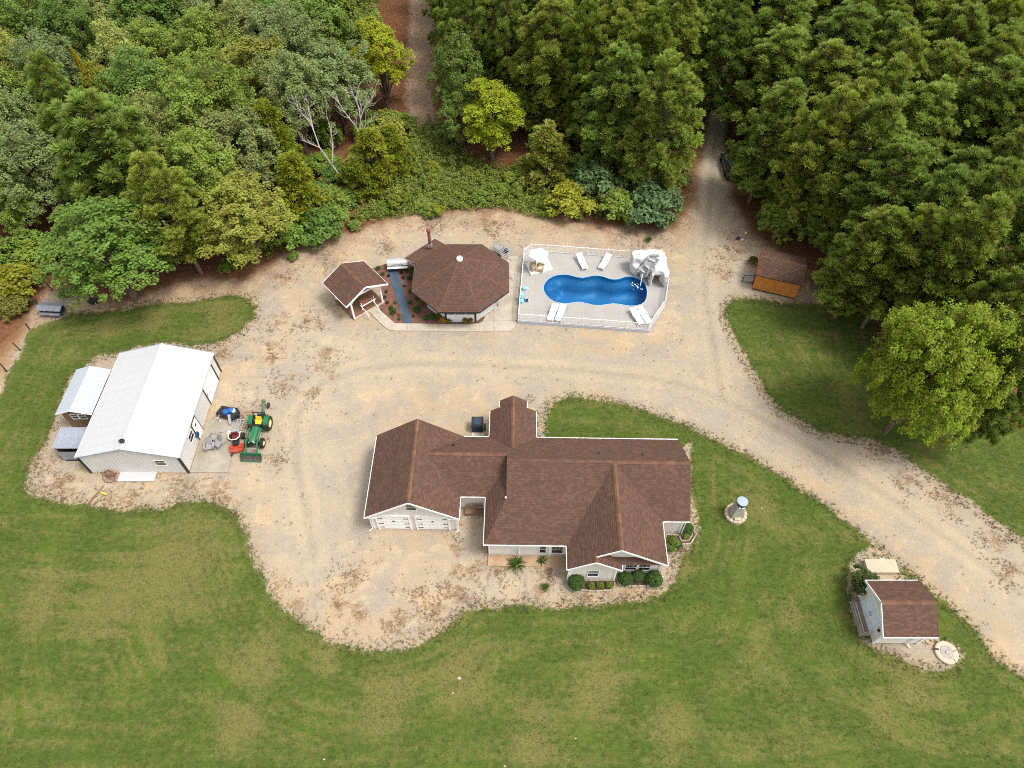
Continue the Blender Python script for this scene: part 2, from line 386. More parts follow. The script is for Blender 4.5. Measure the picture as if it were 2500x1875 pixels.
F = np.stack([q[:-1, :-1], q[:-1, 1:], q[1:, 1:], q[1:, :-1]], -1).reshape(-1, 4)
def fmean(A): return (A[:-1, :-1]+A[:-1, 1:]+A[1:, 1:]+A[1:, :-1]).reshape(-1)/4
fl, ff, fr, ft, fp = fmean(d_lawn), fmean(d_forest), fmean(d_road), fmean(d_track), fmean(d_pool)
kind = np.where(fl > 0, 0, np.where(ff > .0, 2, 1))
kind = np.where((fr > 0) & (fl <= 0), 3, kind); kind = np.where((ft > 0) & (kind == 2), 4, kind)
kind = np.where(fp > -.5, -1, kind)

def ground_mat():
    m, nt, b = new_mat('ground')
    geo = N(nt, 'ShaderNodeNewGeometry').outputs['Position']
    A = lambda n: N(nt, 'ShaderNodeAttribute', attribute_name=n).outputs['Fac']
    big = noise_n(nt, geo, .09, 5, .6); med = noise_n(nt, geo, .45, 6, .62); fine = noise_n(nt, geo, 2.2, 6, .68); tiny = noise_n(nt, geo, 9, 4, .7); grit = noise_n(nt, geo, 24, 3, .75)
    edge = math_n(nt, 'ADD', math_n(nt, 'MULTIPLY', math_n(nt, 'SUBTRACT', med, .5), 1.5), math_n(nt, 'ADD', math_n(nt, 'MULTIPLY', math_n(nt, 'SUBTRACT', fine, .5), 1.6), math_n(nt, 'MULTIPLY', math_n(nt, 'SUBTRACT', tiny, .5), .9)))
    # sand and fine gravel of the yard
    sand = mix_n(nt, ramp_n(nt, big, .38, .62), (.40, .31, .205), (.385, .335, .275))
    sand = mix_n(nt, ramp_n(nt, med, .35, .68), sand, (.315, .285, .25))
    sand = mix_n(nt, math_n(nt, 'MULTIPLY', ramp_n(nt, noise_n(nt, geo, .8, 5, .6, .8), .52, .7), .75), sand, (.48, .395, .275))
    streak = noise_n(nt, map_n(nt, geo, .25, 2.2, 1), .9, 5, .65)
    sand = mix_n(nt, math_n(nt, 'MULTIPLY', ramp_n(nt, streak, .5, .72), .35), sand, (.45, .40, .32))
    grav = mix_n(nt, ramp_n(nt, fine, .3, .7), (.315, .28, .235), (.40, .35, .285))
    sand = mix_n(nt, math_n(nt, 'MULTIPLY', ramp_n(nt, math_n(nt, 'ADD', A('d_road'), math_n(nt, 'MULTIPLY', edge, 1.2)), -1.2, .6), .8), sand, grav)
    # wheel ruts: a darker littered crown between two swept tracks
    mid = A('d_mid')
    rut = math_n(nt, 'MULTIPLY', ramp_n(nt, math_n(nt, 'ABSOLUTE', math_n(nt, 'SUBTRACT', mid, .75)), .55, .1), .6)
    sand = mix_n(nt, math_n(nt, 'MULTIPLY', rut, ramp_n(nt, med, .3, .6)), sand, (.44, .37, .27))
    crown = math_n(nt, 'MULTIPLY', ramp_n(nt, math_n(nt, 'ADD', mid, math_n(nt, 'MULTIPLY', edge, .5)), .4, .05), ramp_n(nt, fine, .45, .6))
    sand = mix_n(nt, math_n(nt, 'MULTIPLY', crown, .75), sand, (.23, .185, .13))
    # darker specks, twigs, dead leaves
    speck = ramp_n(nt, math_n(nt, 'ADD', tiny, math_n(nt, 'MULTIPLY', math_n(nt, 'SUBTRACT', med, .5), .35)), .62, .72)
    sand = mix_n(nt, math_n(nt, 'MULTIPLY', speck, .75), sand, (.17, .12, .08))
    gr = ramp_n(nt, grit, .32, .7); sand = mix_n(nt, math_n(nt, 'MULTIPLY', gr, .25), sand, (.50, .44, .36))
    wv = noise_n(nt, geo, 3.4, 6, .75, 1.6)
    wn = noise_n(nt, geo, 1.1, 5, .7, .8)
    wd = math_n(nt, 'ADD', math_n(nt, 'MULTIPLY', A('a_weed'), .62), math_n(nt, 'ADD', math_n(nt, 'MULTIPLY', math_n(nt, 'SUBTRACT', wv, .5), 1.7), math_n(nt, 'MULTIPLY', math_n(nt, 'SUBTRACT', wn, .5), 2.2)))
    weed = mix_n(nt, ramp_n(nt, tiny, .35, .65), (.17, .105, .062), (.33, .235, .15))
    sand = mix_n(nt, math_n(nt, 'MULTIPLY', ramp_n(nt, wd, .42, .75), .85), sand, weed)
    # thin scrub band along the lawns
    lawn_d = math_n(nt, 'ADD', A('d_lawn'), math_n(nt, 'MULTIPLY', edge, .95))
    rim = math_n(nt, 'MULTIPLY', ramp_n(nt, lawn_d, -1.5, -.1), ramp_n(nt, wv, .4, .62))
    sand = mix_n(nt, math_n(nt, 'MULTIPLY', rim, .8), sand, mix_n(nt, ramp_n(nt, grit, .3, .7), (.20, .14, .085), (.36, .29, .20)))
    # ash and stones by the grill
    ash = ramp_n(nt, math_n(nt, 'ADD', A('d_ash'), math_n(nt, 'MULTIPLY', edge, .6)), -.3, .4)
    sand = mix_n(nt, ash, sand, mix_n(nt, ramp_n(nt, tiny, .35, .65), (.20, .195, .185), (.38, .36, .33)))
    scr = ramp_n(nt, math_n(nt, 'ADD', A('d_scrub'), math_n(nt, 'MULTIPLY', edge, .8)), -.5, .6)
    sand = mix_n(nt, scr, sand, mix_n(nt, ramp_n(nt, fine, .35, .65), (.16, .10, .06), (.30, .22, .13)))
    # pine needle litter and forest floor
    fd = math_n(nt, 'ADD', A('d_forest'), math_n(nt, 'MULTIPLY', edge, 1.3))
    lit = mix_n(nt, ramp_n(nt, fine, .35, .66), (.115, .052, .03), (.21, .105, .055))
    lit = mix_n(nt, math_n(nt, 'MULTIPLY', ramp_n(nt, tiny, .55, .7), .5), lit, (.27, .17, .10))
    sand = mix_n(nt, math_n(nt, 'MULTIPLY', math_n(nt, 'MULTIPLY', math_n(nt, 'MULTIPLY', ramp_n(nt, fd, -5.5, -1.2), ramp_n(nt, math_n(nt, 'ADD', wv, math_n(nt, 'MULTIPLY', math_n(nt, 'SUBTRACT', med, .5), .6)), .38, .60)), .72), math_n(nt, 'SUBTRACT', 1.0, ramp_n(nt, A('d_road'), -1.2, .4))), sand, mix_n(nt, ramp_n(nt, wv, .35, .6), (.40, .255, .15), (.30, .165, .09)))
    sand = mix_n(nt, math_n(nt, 'MULTIPLY', ramp_n(nt, fd, -1.9, -.1), math_n(nt, 'SUBTRACT', 1.0, math_n(nt, 'MULTIPLY', ramp_n(nt, A('d_road'), -.6, .5), .85))), sand, lit)
    trk = ramp_n(nt, math_n(nt, 'ADD', A('d_track'), math_n(nt, 'MULTIPLY', edge, .7)), -.5, .6)
    sand = mix_n(nt, trk, sand, mix_n(nt, ramp_n(nt, fine, .35, .65), (.26, .175, .125), (.40, .30, .225)))
    wdy = ramp_n(nt, math_n(nt, 'ADD', A('d_weedy'), math_n(nt, 'MULTIPLY', edge, 1.0)), -.6, .8)
    sand = mix_n(nt, wdy, sand, mix_n(nt, ramp_n(nt, tiny, .35, .65), (.045, .07, .016), (.085, .12, .028)))
    # lawn
    h1 = noise_n(nt, map_n(nt, geo, .10, .55, 1, R(-4)), 1.0, 5, .6, .5); h2 = noise_n(nt, geo, .33, 5, .6); h3 = noise_n(nt, map_n(nt, geo, 1.0, 1.9, 1), 1.6, 6, .75)
    contour = noise_n(nt, None, 1.0, 4, .6)
    cmb = N(nt, 'ShaderNodeCombineXYZ'); sx = N(nt, 'ShaderNodeSeparateXYZ'); nt.links.new(geo, sx.inputs[0])
    nt.links.new(math_n(nt, 'MULTIPLY', A('d_lawn'), 1.35), cmb.inputs[0]); nt.links.new(math_n(nt, 'MULTIPLY', sx.outputs[0], .09), cmb.inputs[1])
    contour = noise_n(nt, cmb.outputs[0], 1.0, 4, .6)
    st = math_n(nt, 'ADD', math_n(nt, 'MULTIPLY', h1, .45), math_n(nt, 'ADD', math_n(nt, 'MULTIPLY', h2, .35), math_n(nt, 'MULTIPLY', contour, .48)))
    g = mix_n(nt, ramp_n(nt, h3, .3, .7), (.034, .055, .012), (.068, .089, .023))
    g = mix_n(nt, math_n(nt, 'MULTIPLY', ramp_n(nt, h2, .42, .66), .5), g, (.062, .098, .017))
    sw = math_n(nt, 'ADD', math_n(nt, 'ADD', st, math_n(nt, 'MULTIPLY', A('a_straw'), .22)), math_n(nt, 'MULTIPLY', math_n(nt, 'SUBTRACT', fine, .5), .5))
    straw = mix_n(nt, ramp_n(nt, tiny, .35, .65), (.105, .088, .036), (.178, .138, .068))
    g = mix_n(nt, math_n(nt, 'MULTIPLY', ramp_n(nt, sw, .585, .84), .66), g, straw)
    g = mix_n(nt, math_n(nt, 'MULTIPLY', ramp_n(nt, math_n(nt, 'ADD', grit, math_n(nt, 'MULTIPLY', math_n(nt, 'SUBTRACT', fine, .5), .5)), .5, .74), .34), g, (.14, .135, .055))
    g = mix_n(nt, math_n(nt, 'MULTIPLY', ramp_n(nt, tiny, .62, .74), .15), g, (.028, .045, .010))
    tone = mix_n(nt, ramp_n(nt, noise_n(nt, geo, .22, 6, .7, .4), .36, .64), (.985, .935, .84), (.86, .845, .815))
    sand = mix_n(nt, 1.0, sand, tone, 'MULTIPLY')
    g = mix_n(nt, 1.0, g, (1.20, 1.28, .98), 'MULTIPLY')
    c = mix_n(nt, ramp_n(nt, lawn_d, -.22, .12), sand, g)
    nt.links.new(c, b.inputs['Base Color']); b.inputs['Roughness'].default_value = .95; b.inputs['Specular IOR Level'].default_value = .08
    bp = N(nt, 'ShaderNodeBump'); bp.inputs['Strength'].default_value = .55; bp.inputs['Distance'].default_value = .05
    nt.links.new(math_n(nt, 'ADD', tiny, math_n(nt, 'ADD', fine, grit)), bp.inputs['Height']); nt.links.new(bp.outputs[0], b.inputs['Normal'])
    return m
M_GROUND = ground_mat()
ATTR = dict(d_lawn=d_lawn, d_forest=d_forest, d_road=d_road, d_track=d_track, d_mid=d_mid, a_weed=a_weed, a_straw=a_straw, d_ash=d_ash, d_weedy=d_weedy, d_scrub=d_scrub)
for k, nm in ((0, 'lawn'), (1, 'sandy_yard'), (2, 'forest_floor'), (3, 'gravel_drive'), (4, 'dirt_track')):
    fsel = F[kind == k]; used, inv = np.unique(fsel, return_inverse=True)
    me = np_mesh(nm, V[used], inv.reshape(-1, 4))
    for an, arr in ATTR.items():
        at = me.attributes.new(an, 'FLOAT', 'POINT'); at.data.foreach_set('value', np.clip(arr.reshape(-1)[used], -60, 60).astype(np.float32))
    me.polygons.foreach_set('use_smooth', [True]*len(me.polygons))
    link(nm, me, M_GROUND, kind='structure')
# land beyond, out to the horizon
far = bpy.data.meshes.new('far_ground'); s_ = 1500.0
ix0, ix1, iy0, iy1 = gx[0], gx[-1], gy[0], gy[-1]
fv = [(-s_, -s_, -.3), (s_, -s_, -.3), (s_, s_, -.3), (-s_, s_, -.3), (ix0+2, iy0+2, -.3), (ix1-2, iy0+2, -.3), (ix1-2, iy1-2, -.3), (ix0+2, iy1-2, -.3)]
far.from_pydata(fv, [], [(0, 1, 5, 4), (1, 2, 6, 5), (2, 3, 7, 6), (3, 0, 4, 7)])
link('ground', far, mat('far_ground', (.06, .08, .025), .95, .3, .05), kind='structure')

def ground_field(x, y, field):
    """value of a ground field near a point"""
    i = np.clip(np.searchsorted(gx, x), 0, nx-1); j = np.clip(np.searchsorted(gy, y), 0, ny-1); return field[j, i]
# grass blades on the lawns, dry weeds and pebbles on the yard: real geometry, nobody could count it
def blades(name, pts, h, w, nb, m, tint_rng, seed, lean=.6, z0=-.03):
    r = np.random.RandomState(seed); n = len(pts)*nb
    base = np.repeat(pts, nb, 0)+r.normal(0, w*2.2, (n, 2)); a = r.rand(n)*6.283; hh = h*(.5+r.rand(n)); ln = lean*hh*(r.rand(n)+.15)
    dx, dy = np.cos(a), np.sin(a)
    v0 = np.stack([base[:, 0]-dy*w, base[:, 1]+dx*w, np.full(n, z0)], -1); v1 = np.stack([base[:, 0]+dy*w, base[:, 1]-dx*w, np.full(n, z0)], -1)
    v2 = np.stack([base[:, 0]+dx*ln, base[:, 1]+dy*ln, z0+hh], -1)
    VV = np.stack([v0, v1, v2], 1).reshape(-1, 3); FF = np.arange(3*n).reshape(-1, 3)
    t = np.repeat(r.uniform(*tint_rng, len(pts)), nb)
    o = link(name, np_mesh(name, VV, FF, t), m, kind='stuff'); return o
rs = np.random.RandomState(11)
cand = np.stack([rs.uniform(-44, 44, 260000), rs.uniform(7, 62, 260000)], -1)
ld = ground_field(cand[:, 0], cand[:, 1], d_lawn); fd_ = ground_field(cand[:, 0], cand[:, 1], d_forest); wd_ = ground_field(cand[:, 0], cand[:, 1], a_weed)
gsel = cand[(ld > .15) & (rs.rand(len(cand)) < .42)]
o = blades('grass', gsel, .07, .014, 3, M_LEAF, (.1, .9), 5, 1.0); o.color = (.072, .086, .024, 1)
rimsel = cand[(ld > -.7) & (ld < .35) & (rs.rand(len(cand)) < .5)]
o = blades('edge_grass', rimsel, .12, .016, 5, M_LEAF, (.1, .9), 6, 1.0); o.color = (.13, .115, .045, 1)
wpat = wob(cand[:, 0], cand[:, 1], 3.1, 41)+wob(cand[:, 0], cand[:, 1], 1.2, 42)
wsel = cand[(ld < -.1) & (fd_ < 0) & (wd_*.8+.02 > rs.rand(len(cand))*1.3) & (wpat > .1)]
wsel = wsel[:5200]
o = blades('dry_weeds', wsel, .09, .02, 5, M_LEAF, (.05, .95), 7, 1.6); o.color = (.25, .175, .105, 1)
# ------------------------------------------------------------------ shared building pieces
def shingle_roof(parent, polys, edges=(), caps=(), th=.10, c=.145, tab=.24, cap_piece=.34, name='roof'):
    """underlay slabs + joined shingles + a row of separate ridge shingles"""
    u = MB()
    for p in polys: u.slab([Vector(q)-Vector((0, 0, .012)) for q in p], th)
    rf = u.obj(name, M_DARKROOF, parent)
    s = MB()
    for i, p in enumerate(polys): s.laps(p, c, tab, .022, seed=i*7+1)
    s.obj('shingles', M_SHING, rf, attr='tab', kind='stuff')
    for a, b in caps: ridge_caps(rf, a, b, cap_piece)
    return rf
M_DARKROOF = mat('roof_underlay', (.045, .03, .026), .9, .1)
_cap = {}
def ridge_caps(parent, a, b, L=.34, w=.16, drop=None, pitch=.6):
    a = Vector(a); b = Vector(b); d = b-a; n = max(1, int(round(d.length/L))); st = d.length/n; d.normalize()
    key = round(pitch, 2)
    rnd = random.Random(n)
    if key not in _cap:
        _cap[key] = []
        for k in range(4):
            mb = MB(); t = .018
            for s in (-1, 1):
                vs = [(0, 0, .035), (s*w, 0, .035-w*pitch), (s*w, 1.12, .028-w*pitch), (0, 1.12, .028)]
                vs += [(x, y, z-t) for x, y, z in vs]
                fs = [(0, 1, 2, 3), (4, 7, 6, 5), (0, 4, 5, 1), (1, 5, 6, 2), (2, 6, 7, 3)]
                mb.add(vs, fs, .1+.27*k)
            me = mb.mesh('ridge_shingle', 'tab'); fix_normals(me); me.materials.append(M_CAP); _cap[key].append(me)
    r = d.cross(Vector((0, 0, 1))).normalized(); up = r.cross(d)
    for i in range(n):
        o = link('ridge_shingle', rnd.choice(_cap[key]), None, parent)
        p = a+d*(st*i)+up*(.004*(i % 2))
        M = Matrix((r, d*st, up)).transposed().to_4x4(); M.translation = p; o.matrix_local = M
def wall(parent, polys, m=None, c=.13, name='wall', out=None):
    mb = MB()
    for p in polys:
        p = [Vector(q) for q in p]; n = (p[1]-p[0]).cross(p[2]-p[0]).normalized()
        mb.add(p, [tuple(range(len(p)))]); mb.laps(p, c, 3.7, .014, up=n, seed=3)
    return mb.obj(name, m or M_SIDING, parent)
def rect_wall(a, b, z0, z1, tri=None):
    """vertical wall polygon from plan point a to b (outside on the right-hand side of a->b)"""
    p = [(a[0], a[1], z0), (b[0], b[1], z0), (b[0], b[1], z1)]
    if tri: p.append(tri)
    p.append((a[0], a[1], z1)); return p
def window(parent, c, w, h, ang, sash=2, bars=(2, 1), name='window'):
    """window centred at c, facing plan direction ang (radians, 0 = +X)"""
    n = Vector((math.cos(ang), math.sin(ang), 0)); r = Vector((-n.y, n.x, 0)); up = Vector((0, 0, 1)); c = Vector(c)
    M = Matrix((r, n, up)).transposed()
    f = MB(); t = .055
    f.box(c+n*.015+r*(w/2), (t, .035, h+t), M=M); f.box(c+n*.015-r*(w/2), (t, .035, h+t), M=M)
    f.box(c+n*.014+up*(h/2), (w-t, .033, t), M=M); f.box(c+n*.02-up*(h/2), (w+.06, .05, .045), M=M)
    if sash == 2: f.box(c+n*.012, (w-t, .03, .03), M=M)
    fr = f.obj(name, M_WHITE, parent)
    for k in range(sash):
        z = (-.25+.5*k)*h if sash == 2 else 0
        g = MB().box(c+up*z+n*.006, (w-t, .012, h/sash-.05), M=M); g.obj('pane', M_GLASS, fr)
        if k == sash-1 and bars:
            g = MB()
            for i in range(bars[0]): g.box(c+up*z+n*.016+r*((i+1)/(bars[0]+1)-.5)*w, (.008, .010, h/sash-.06), M=M)
            for i in range(bars[1]): g.box(c+up*(z+((i+1)/(bars[1]+1)-.5)*h/sash)+n*.019, (w-t, .010, .008), M=M)
            g.obj('muntin', M_WHITE, fr)
    return fr
def trim(parent, segs, w=.10, h=.16, name='fascia', m=None, dz=-.06):
    for a, b in segs:
        a = Vector(a)+Vector((0, 0, dz)); b = Vector(b)+Vector((0, 0, dz))
        MB().beam(a, b, w, h).obj(name, m or M_WHITE, parent)

# ------------------------------------------------------------------ the house
HS = thing('house', 'long ranch house with brown shingle roofs, attached double garage and pale siding', 'house', (0, 0, 0))
HS.location = (0, 26.5, 0); HS.rotation_euler = (0, 0, R(-.9))
def L(p): return (p[0], p[1]-26.5, p[2])
def LP(*ps): return [L(p) for p in ps]
E_ = 2.6
roofs = [
    LP((-7.345, 23.22, 5.04), (-10.83, 23.22, E_), (-10.83, 30.35, E_), (-7.345, 30.35, 5.04)),
    LP((-7.345, 23.22, 5.04), (-6.49, 23.22, 4.44), (-6.49, 30.35, 4.44), (-7.345, 30.35, 5.04)),
    LP((-6.49, 23.22, 4.44), (-3.86, 23.22, E_), (-3.86, 25.06, E_), (-6.49, 27.72, 4.44)),
    LP((-6.49, 27.72, 4.44), (-3.86, 30.35, E_), (-6.49, 30.35, 4.44)),
    LP((-3.86, 25.06, E_), (-1.95, 25.06, E_), (-.38, 27.0, 3.94), (-.38, 27.72, 4.44), (-6.49, 27.72, 4.44)),
    LP((-1.95, 25.06, E_), (-1.95, 21.23, E_), (-.38, 24.25, 3.94), (-.38, 27.0, 3.94)),
    LP((-1.95, 21.23, E_), (4.0, 21.23, E_), (7.55, 26.74, 5.05), (-.38, 26.82, 5.06), (-.38, 24.25, 3.94)),
    LP((4.0, 19.45, E_), (5.92, 19.45, 3.93), (5.92, 24.21, 3.93), (4.0, 21.23, E_)),
    LP((5.92, 19.87, 3.93), (7.55, 19.87, 5.05), (7.55, 26.74, 5.05), (5.92, 24.21, 3.93)),
    LP((5.92, 19.45, 3.93), (7.85, 19.45, E_), (7.85, 20.28, E_), (5.92, 20.28, 3.93)),
    LP((7.4, 19.84, 2.66), (11.0, 19.84, 2.66), (11.0, 20.29, 2.97), (7.4, 20.29, 2.97)),
    LP((7.55, 19.87, 5.05), (11.1, 19.87, E_), (11.1, 23.26, E_), (7.55, 26.8, 5.05)),
    LP((11.1, 23.26, E_), (13.12, 23.26, E_), (13.12, 26.82, 5.06), (7.55, 26.82, 5.06)),
    LP((0, 26.82, 5.06), (0, 28.52, 3.89), (1.865, 30.39, E_), (13.12, 30.39, E_), (13.12, 26.82, 5.06)),
    LP((-.38, 26.82, 5.06), (0, 26.82, 5.06), (0, 28.52, 3.89), (-.38, 28.9, 3.63)),
    LP((-.38, 27.72, 4.44), (-.38, 28.9, 3.63), (-1.865, 30.39, E_), (-3.86, 30.39, E_), (-6.49, 27.72, 4.44)),
    LP((0, 28.52, 3.89), (-1.1, 29.62, 3.13), (-1.1, 33.55, 3.13), (0, 33.55, 3.89)),
    LP((-1.1, 29.62, 3.13), (-1.865, 30.39, E_), (-1.865, 32.9, E_), (-1.1, 32.9, 3.13)),
    LP((0, 28.52, 3.89), (1.1, 29.62, 3.13), (1.1, 33.55, 3.13), (0, 33.55, 3.89)),
    LP((1.1, 29.62, 3.13), (1.865, 30.39, E_), (1.865, 32.9, E_), (1.1, 32.9, 3.13)),
]
RF = shingle_roof(HS, roofs, caps=[(L((-7.345, 23.25, 5.04)), L((-7.345, 30.3, 5.04))), (L((-6.45, 27.72, 4.44)), L((-.42, 27.72, 4.44))), (L((-.36, 26.82, 5.06)), L((13.08, 26.82, 5.06))),
    (L((7.55, 19.9, 5.05)), L((7.55, 26.7, 5.05))), (L((0, 28.6, 3.89)), L((0, 33.5, 3.89))), (L((5.92, 19.48, 3.93)), L((5.92, 20.2, 3.93)))])
WZ = 2.52
walls = [
    rect_wall(L((-10.5, 23.63, 0)), L((-4.15, 23.63, 0)), 0, 2.75, L((-7.345, 23.63, 4.9))),
    rect_wall(L((-10.5, 30.05, 0)), L((-10.5, 23.63, 0)), 0, WZ), rect_wall(L((-4.15, 23.63, 0)), L((-4.15, 25.49, 0)), 0, WZ),
    rect_wall(L((-4.15, 30.05, 0)), L((-10.5, 30.05, 0)), 0, WZ, L((-7.345, 30.05, 4.9))),
    rect_wall(L((-4.15, 25.49, 0)), L((-1.6, 25.49, 0)), 0, WZ), rect_wall(L((-1.55, 30.05, 0)), L((-4.15, 30.05, 0)), 0, WZ),
    rect_wall(L((-1.6, 25.49, 0)), L((-1.6, 21.62, 0)), .25, WZ), rect_wall(L((-1.6, 21.62, 0)), L((4.3, 21.62, 0)), .25, WZ),
    rect_wall(L((4.3, 21.62, 0)), L((4.3, 19.76, 0)), 0, WZ), rect_wall(L((4.3, 19.76, 0)), L((7.55, 19.76, 0)), 0, 2.7, L((5.92, 19.76, 3.8))),
    rect_wall(L((7.55, 19.76, 0)), L((7.55, 20.3, 0)), 0, WZ), rect_wall(L((7.55, 20.3, 0)), L((10.8, 20.3, 0)), 0, 2.6),
    rect_wall(L((4.7, 20.31, 0)), L((10.4, 20.31, 0)), 2.6, 2.98, L((7.55, 20.31, 4.92))),
    rect_wall(L((10.8, 20.3, 0)), L((10.8, 23.6, 0)), 0, WZ), rect_wall(L((10.8, 23.6, 0)), L((12.8, 23.6, 0)), 0, WZ),
    rect_wall(L((12.8, 23.6, 0)), L((12.8, 30.05, 0)), 0, WZ, L((12.8, 26.82, 4.92))), rect_wall(L((12.8, 30.05, 0)), L((1.55, 30.05, 0)), 0, WZ),
    rect_wall(L((1.55, 30.05, 0)), L((1.55, 32.55, 0)), 0, WZ), rect_wall(L((-1.55, 32.55, 0)), L((-1.55, 30.05, 0)), 0, WZ),
    rect_wall(L((1.55, 32.55, 0)), L((-1.55, 32.55, 0)), 0, 2.72, L((0, 32.55, 3.78))),
    [L((-.34, 24.3, 3.9)), L((-.34, 27.75, 3.9)), L((-.34, 27.0, 4.98)), L((-.34, 26.6, 4.94))],
]
for w_ in walls: wall(HS, [w_])
wall(HS, [[L((13.05, 26.85, 4.9)), L((13.05, 26.0, 4.4)), L((13.05, 27.7, 4.4))]])
MB().box(L((1.35, 21.75, .12)), (5.7, .5, .24)).obj('foundation', M_CONC, HS)
MB().box(L((1.2, 21.1, .04)), (5.8, .85, .12)).obj('footing', mat('tan_clay', (.36, .25, .15), .95, .15, 1.2), HS)
# white eave and rake boards, gutters
tr = [((-10.85, 23.22, E_), (-10.85, 30.35, E_)), ((-3.84, 23.22, E_), (-3.84, 25.04, E_)), ((-3.86, 25.04, E_), (-1.95, 25.04, E_)), ((-1.97, 25.06, E_), (-1.97, 21.23, E_)),
      ((-1.99, 21.21, E_), (4.0, 21.21, E_)), ((3.98, 21.2, E_), (3.98, 19.45, E_)), ((11.12, 19.87, E_), (11.12, 23.26, E_)), ((11.1, 23.24, E_), (13.14, 23.24, E_)),
      ((1.88, 30.41, E_), (13.14, 30.41, E_)), ((-3.86, 30.41, E_), (-1.88, 30.41, E_)), ((1.88, 30.41, E_), (1.88, 32.9, E_)), ((-1.88, 30.41, E_), (-1.88, 32.9, E_)), ((1.12, 32.92, 3.13), (1.12, 33.55, 3.13)), ((-1.12, 32.92, 3.13), (-1.12, 33.55, 3.13)), ((7.87, 19.45, E_), (7.87, 20.25, E_))]
trim(HS, [(L(a), L(b)) for a, b in tr], .07, .13, 'gutter', dz=-.045)
rk = [((-10.87, 23.19, E_), (-7.345, 23.19, 5.06)), ((-7.345, 23.19, 5.06), (-3.82, 23.19, E_)), ((3.97, 19.42, E_), (5.92, 19.42, 3.95)), ((5.92, 19.42, 3.95), (7.88, 19.42, E_)),
      ((5.92, 19.84, 3.93), (7.55, 19.84, 5.07)), ((7.55, 19.84, 5.07), (11.13, 19.84, E_)), ((13.14, 23.26, E_), (13.14, 26.82, 5.06)), ((13.14, 26.82, 5.06), (13.14, 30.39, E_)),
      ((1.88, 32.92, E_), (1.1, 32.92, 3.14)), ((-1.88, 32.92, E_), (-1.1, 32.92, 3.14)), ((0, 33.57, 3.9), (1.12, 33.57, 3.13)), ((0, 33.57, 3.9), (-1.12, 33.57, 3.13)), ((-10.87, 30.38, E_), (-7.345, 30.38, 5.06)), ((-7.345, 30.38, 5.06), (-3.84, 30.38, E_))]
for a, b in rk: MB().beam(Vector(L(a))-Vector((0, 0, .085)), Vector(L(b))-Vector((0, 0, .085)), .045, .15).obj('rake_board', M_WHITE if a[1] < 21 or (a[1] < 24 and a[0] < 0) else mat('brown_trim', (.10, .055, .04), .8), HS)
# short eave returns beside the gables, corner posts, porch posts
for x in (-10.35, -4.3): MB().box(L((x, 23.38, 2.5)), (.85, .35, .06)).obj('soffit', M_WHITE, HS)
for p in ((-10.5, 23.63), (-4.15, 23.63), (4.3, 19.76), (7.55, 19.76), (10.8, 20.3), (12.8, 23.6), (-1.6, 21.62)):
    MB().box(L((p[0], p[1]-.005, 1.27)), (.13, .13, 2.5)).obj('corner_board', M_WHITE, HS)
for x in (.62, 2.88): MB().box(L((x, 21.58, 1.35)), (.14, .14, 2.2)).obj('porch_post', M_WHITE, HS)
for p in ((-10.62, 23.5), (-4.02, 23.5), (10.95, 20.15), (12.95, 23.45), (4.15, 19.65)):
    mb = MB(); mb.tube([L((p[0], p[1], 2.5)), L((p[0], p[1], .25)), L((p[0]+(.25 if p[0] > 0 else -.25), p[1]-.15, .08))], .045, 6); mb.obj('downspout', M_WHITE, HS)
# garage doors
for x0, x1 in ((-10.05, -7.72), (-7.1, -4.78)):
    w_ = x1-x0; cx = (x0+x1)/2; mb = MB()
    for s in (-1, 1): mb.box(L((cx+s*(w_/2+.07), 23.575, 1.08)), (.15, .12, 2.16))
    mb.box(L((cx, 23.575, 2.22)), (w_+.29, .12, .15)); dr = mb.obj('garage_door', M_WHITE, HS)
    for k in range(4):
        pn = MB().box(L((cx, 23.6, .27+.52*k)), (w_-.02, .03, .505))
        for i in range(8): pn.box(L((cx-w_/2+w_*(i+.5)/8, 23.58, .27+.52*k)), (w_/8-.07, .02, .38))
        pn.obj('panel', M_WHITE, dr)
    MB().box(L((cx, 23.56, 1.35)), (.2, .04, .09)).obj('handle', M_DARK, dr)
    for s in (-1, 1):
        for k in (.35, .95, 1.75): MB().box(L((cx+s*(w_/2-.2), 23.56, k)), (.36, .03, .055)).obj('hinge', M_DARK, dr)
FRONT = R(-90)
window(HS, L((-7.33, 23.61, 3.62)), .76, .92, FRONT)
window(HS, L((5.95, 19.74, 1.25)), .78, 1.0, FRONT)
window(HS, L((8.72, 20.28, 1.22)), .85, 1.0, FRONT); window(HS, L((9.68, 20.28, 1.22)), .85, 1.0, FRONT)
window(HS, L((3.42, 21.6, 1.08)), .85, 1.2, FRONT); window(HS, L((2.35, 21.6, 1.08)), .5, 1.2, FRONT)
window(HS, L((-10.52, 27, 1.5)), .8, .95, R(180)); window(HS, L((12.82, 28.2, 1.5)), .9, 1.0, 0)
for x in (3.5, 6.5, 10.0): window(HS, L((x, 30.07, 1.5)), .9, 1.0, R(90))
MB().tube([L((-4.55, 28.86, 3.6)), L((-4.55, 28.86, 3.98))], .07, 8).obj('vent_pipe', M_DARK, RF)
MB().tube([L((6.55, 28.0, 4.1)), L((6.55, 28.0, 4.45))], .05, 8).obj('vent_pipe', M_DARK, RF); MB().tube([L((9.8, 27.85, 4.2)), L((9.8, 27.85, 4.55))], .05, 8).obj('vent_pipe', M_DARK, RF)
MB().tube([L((-.42, 24.25, 3.98)), L((-.42, 24.22, 4.2))], .06, 8).obj('vent_pipe', M_WHITE, RF)

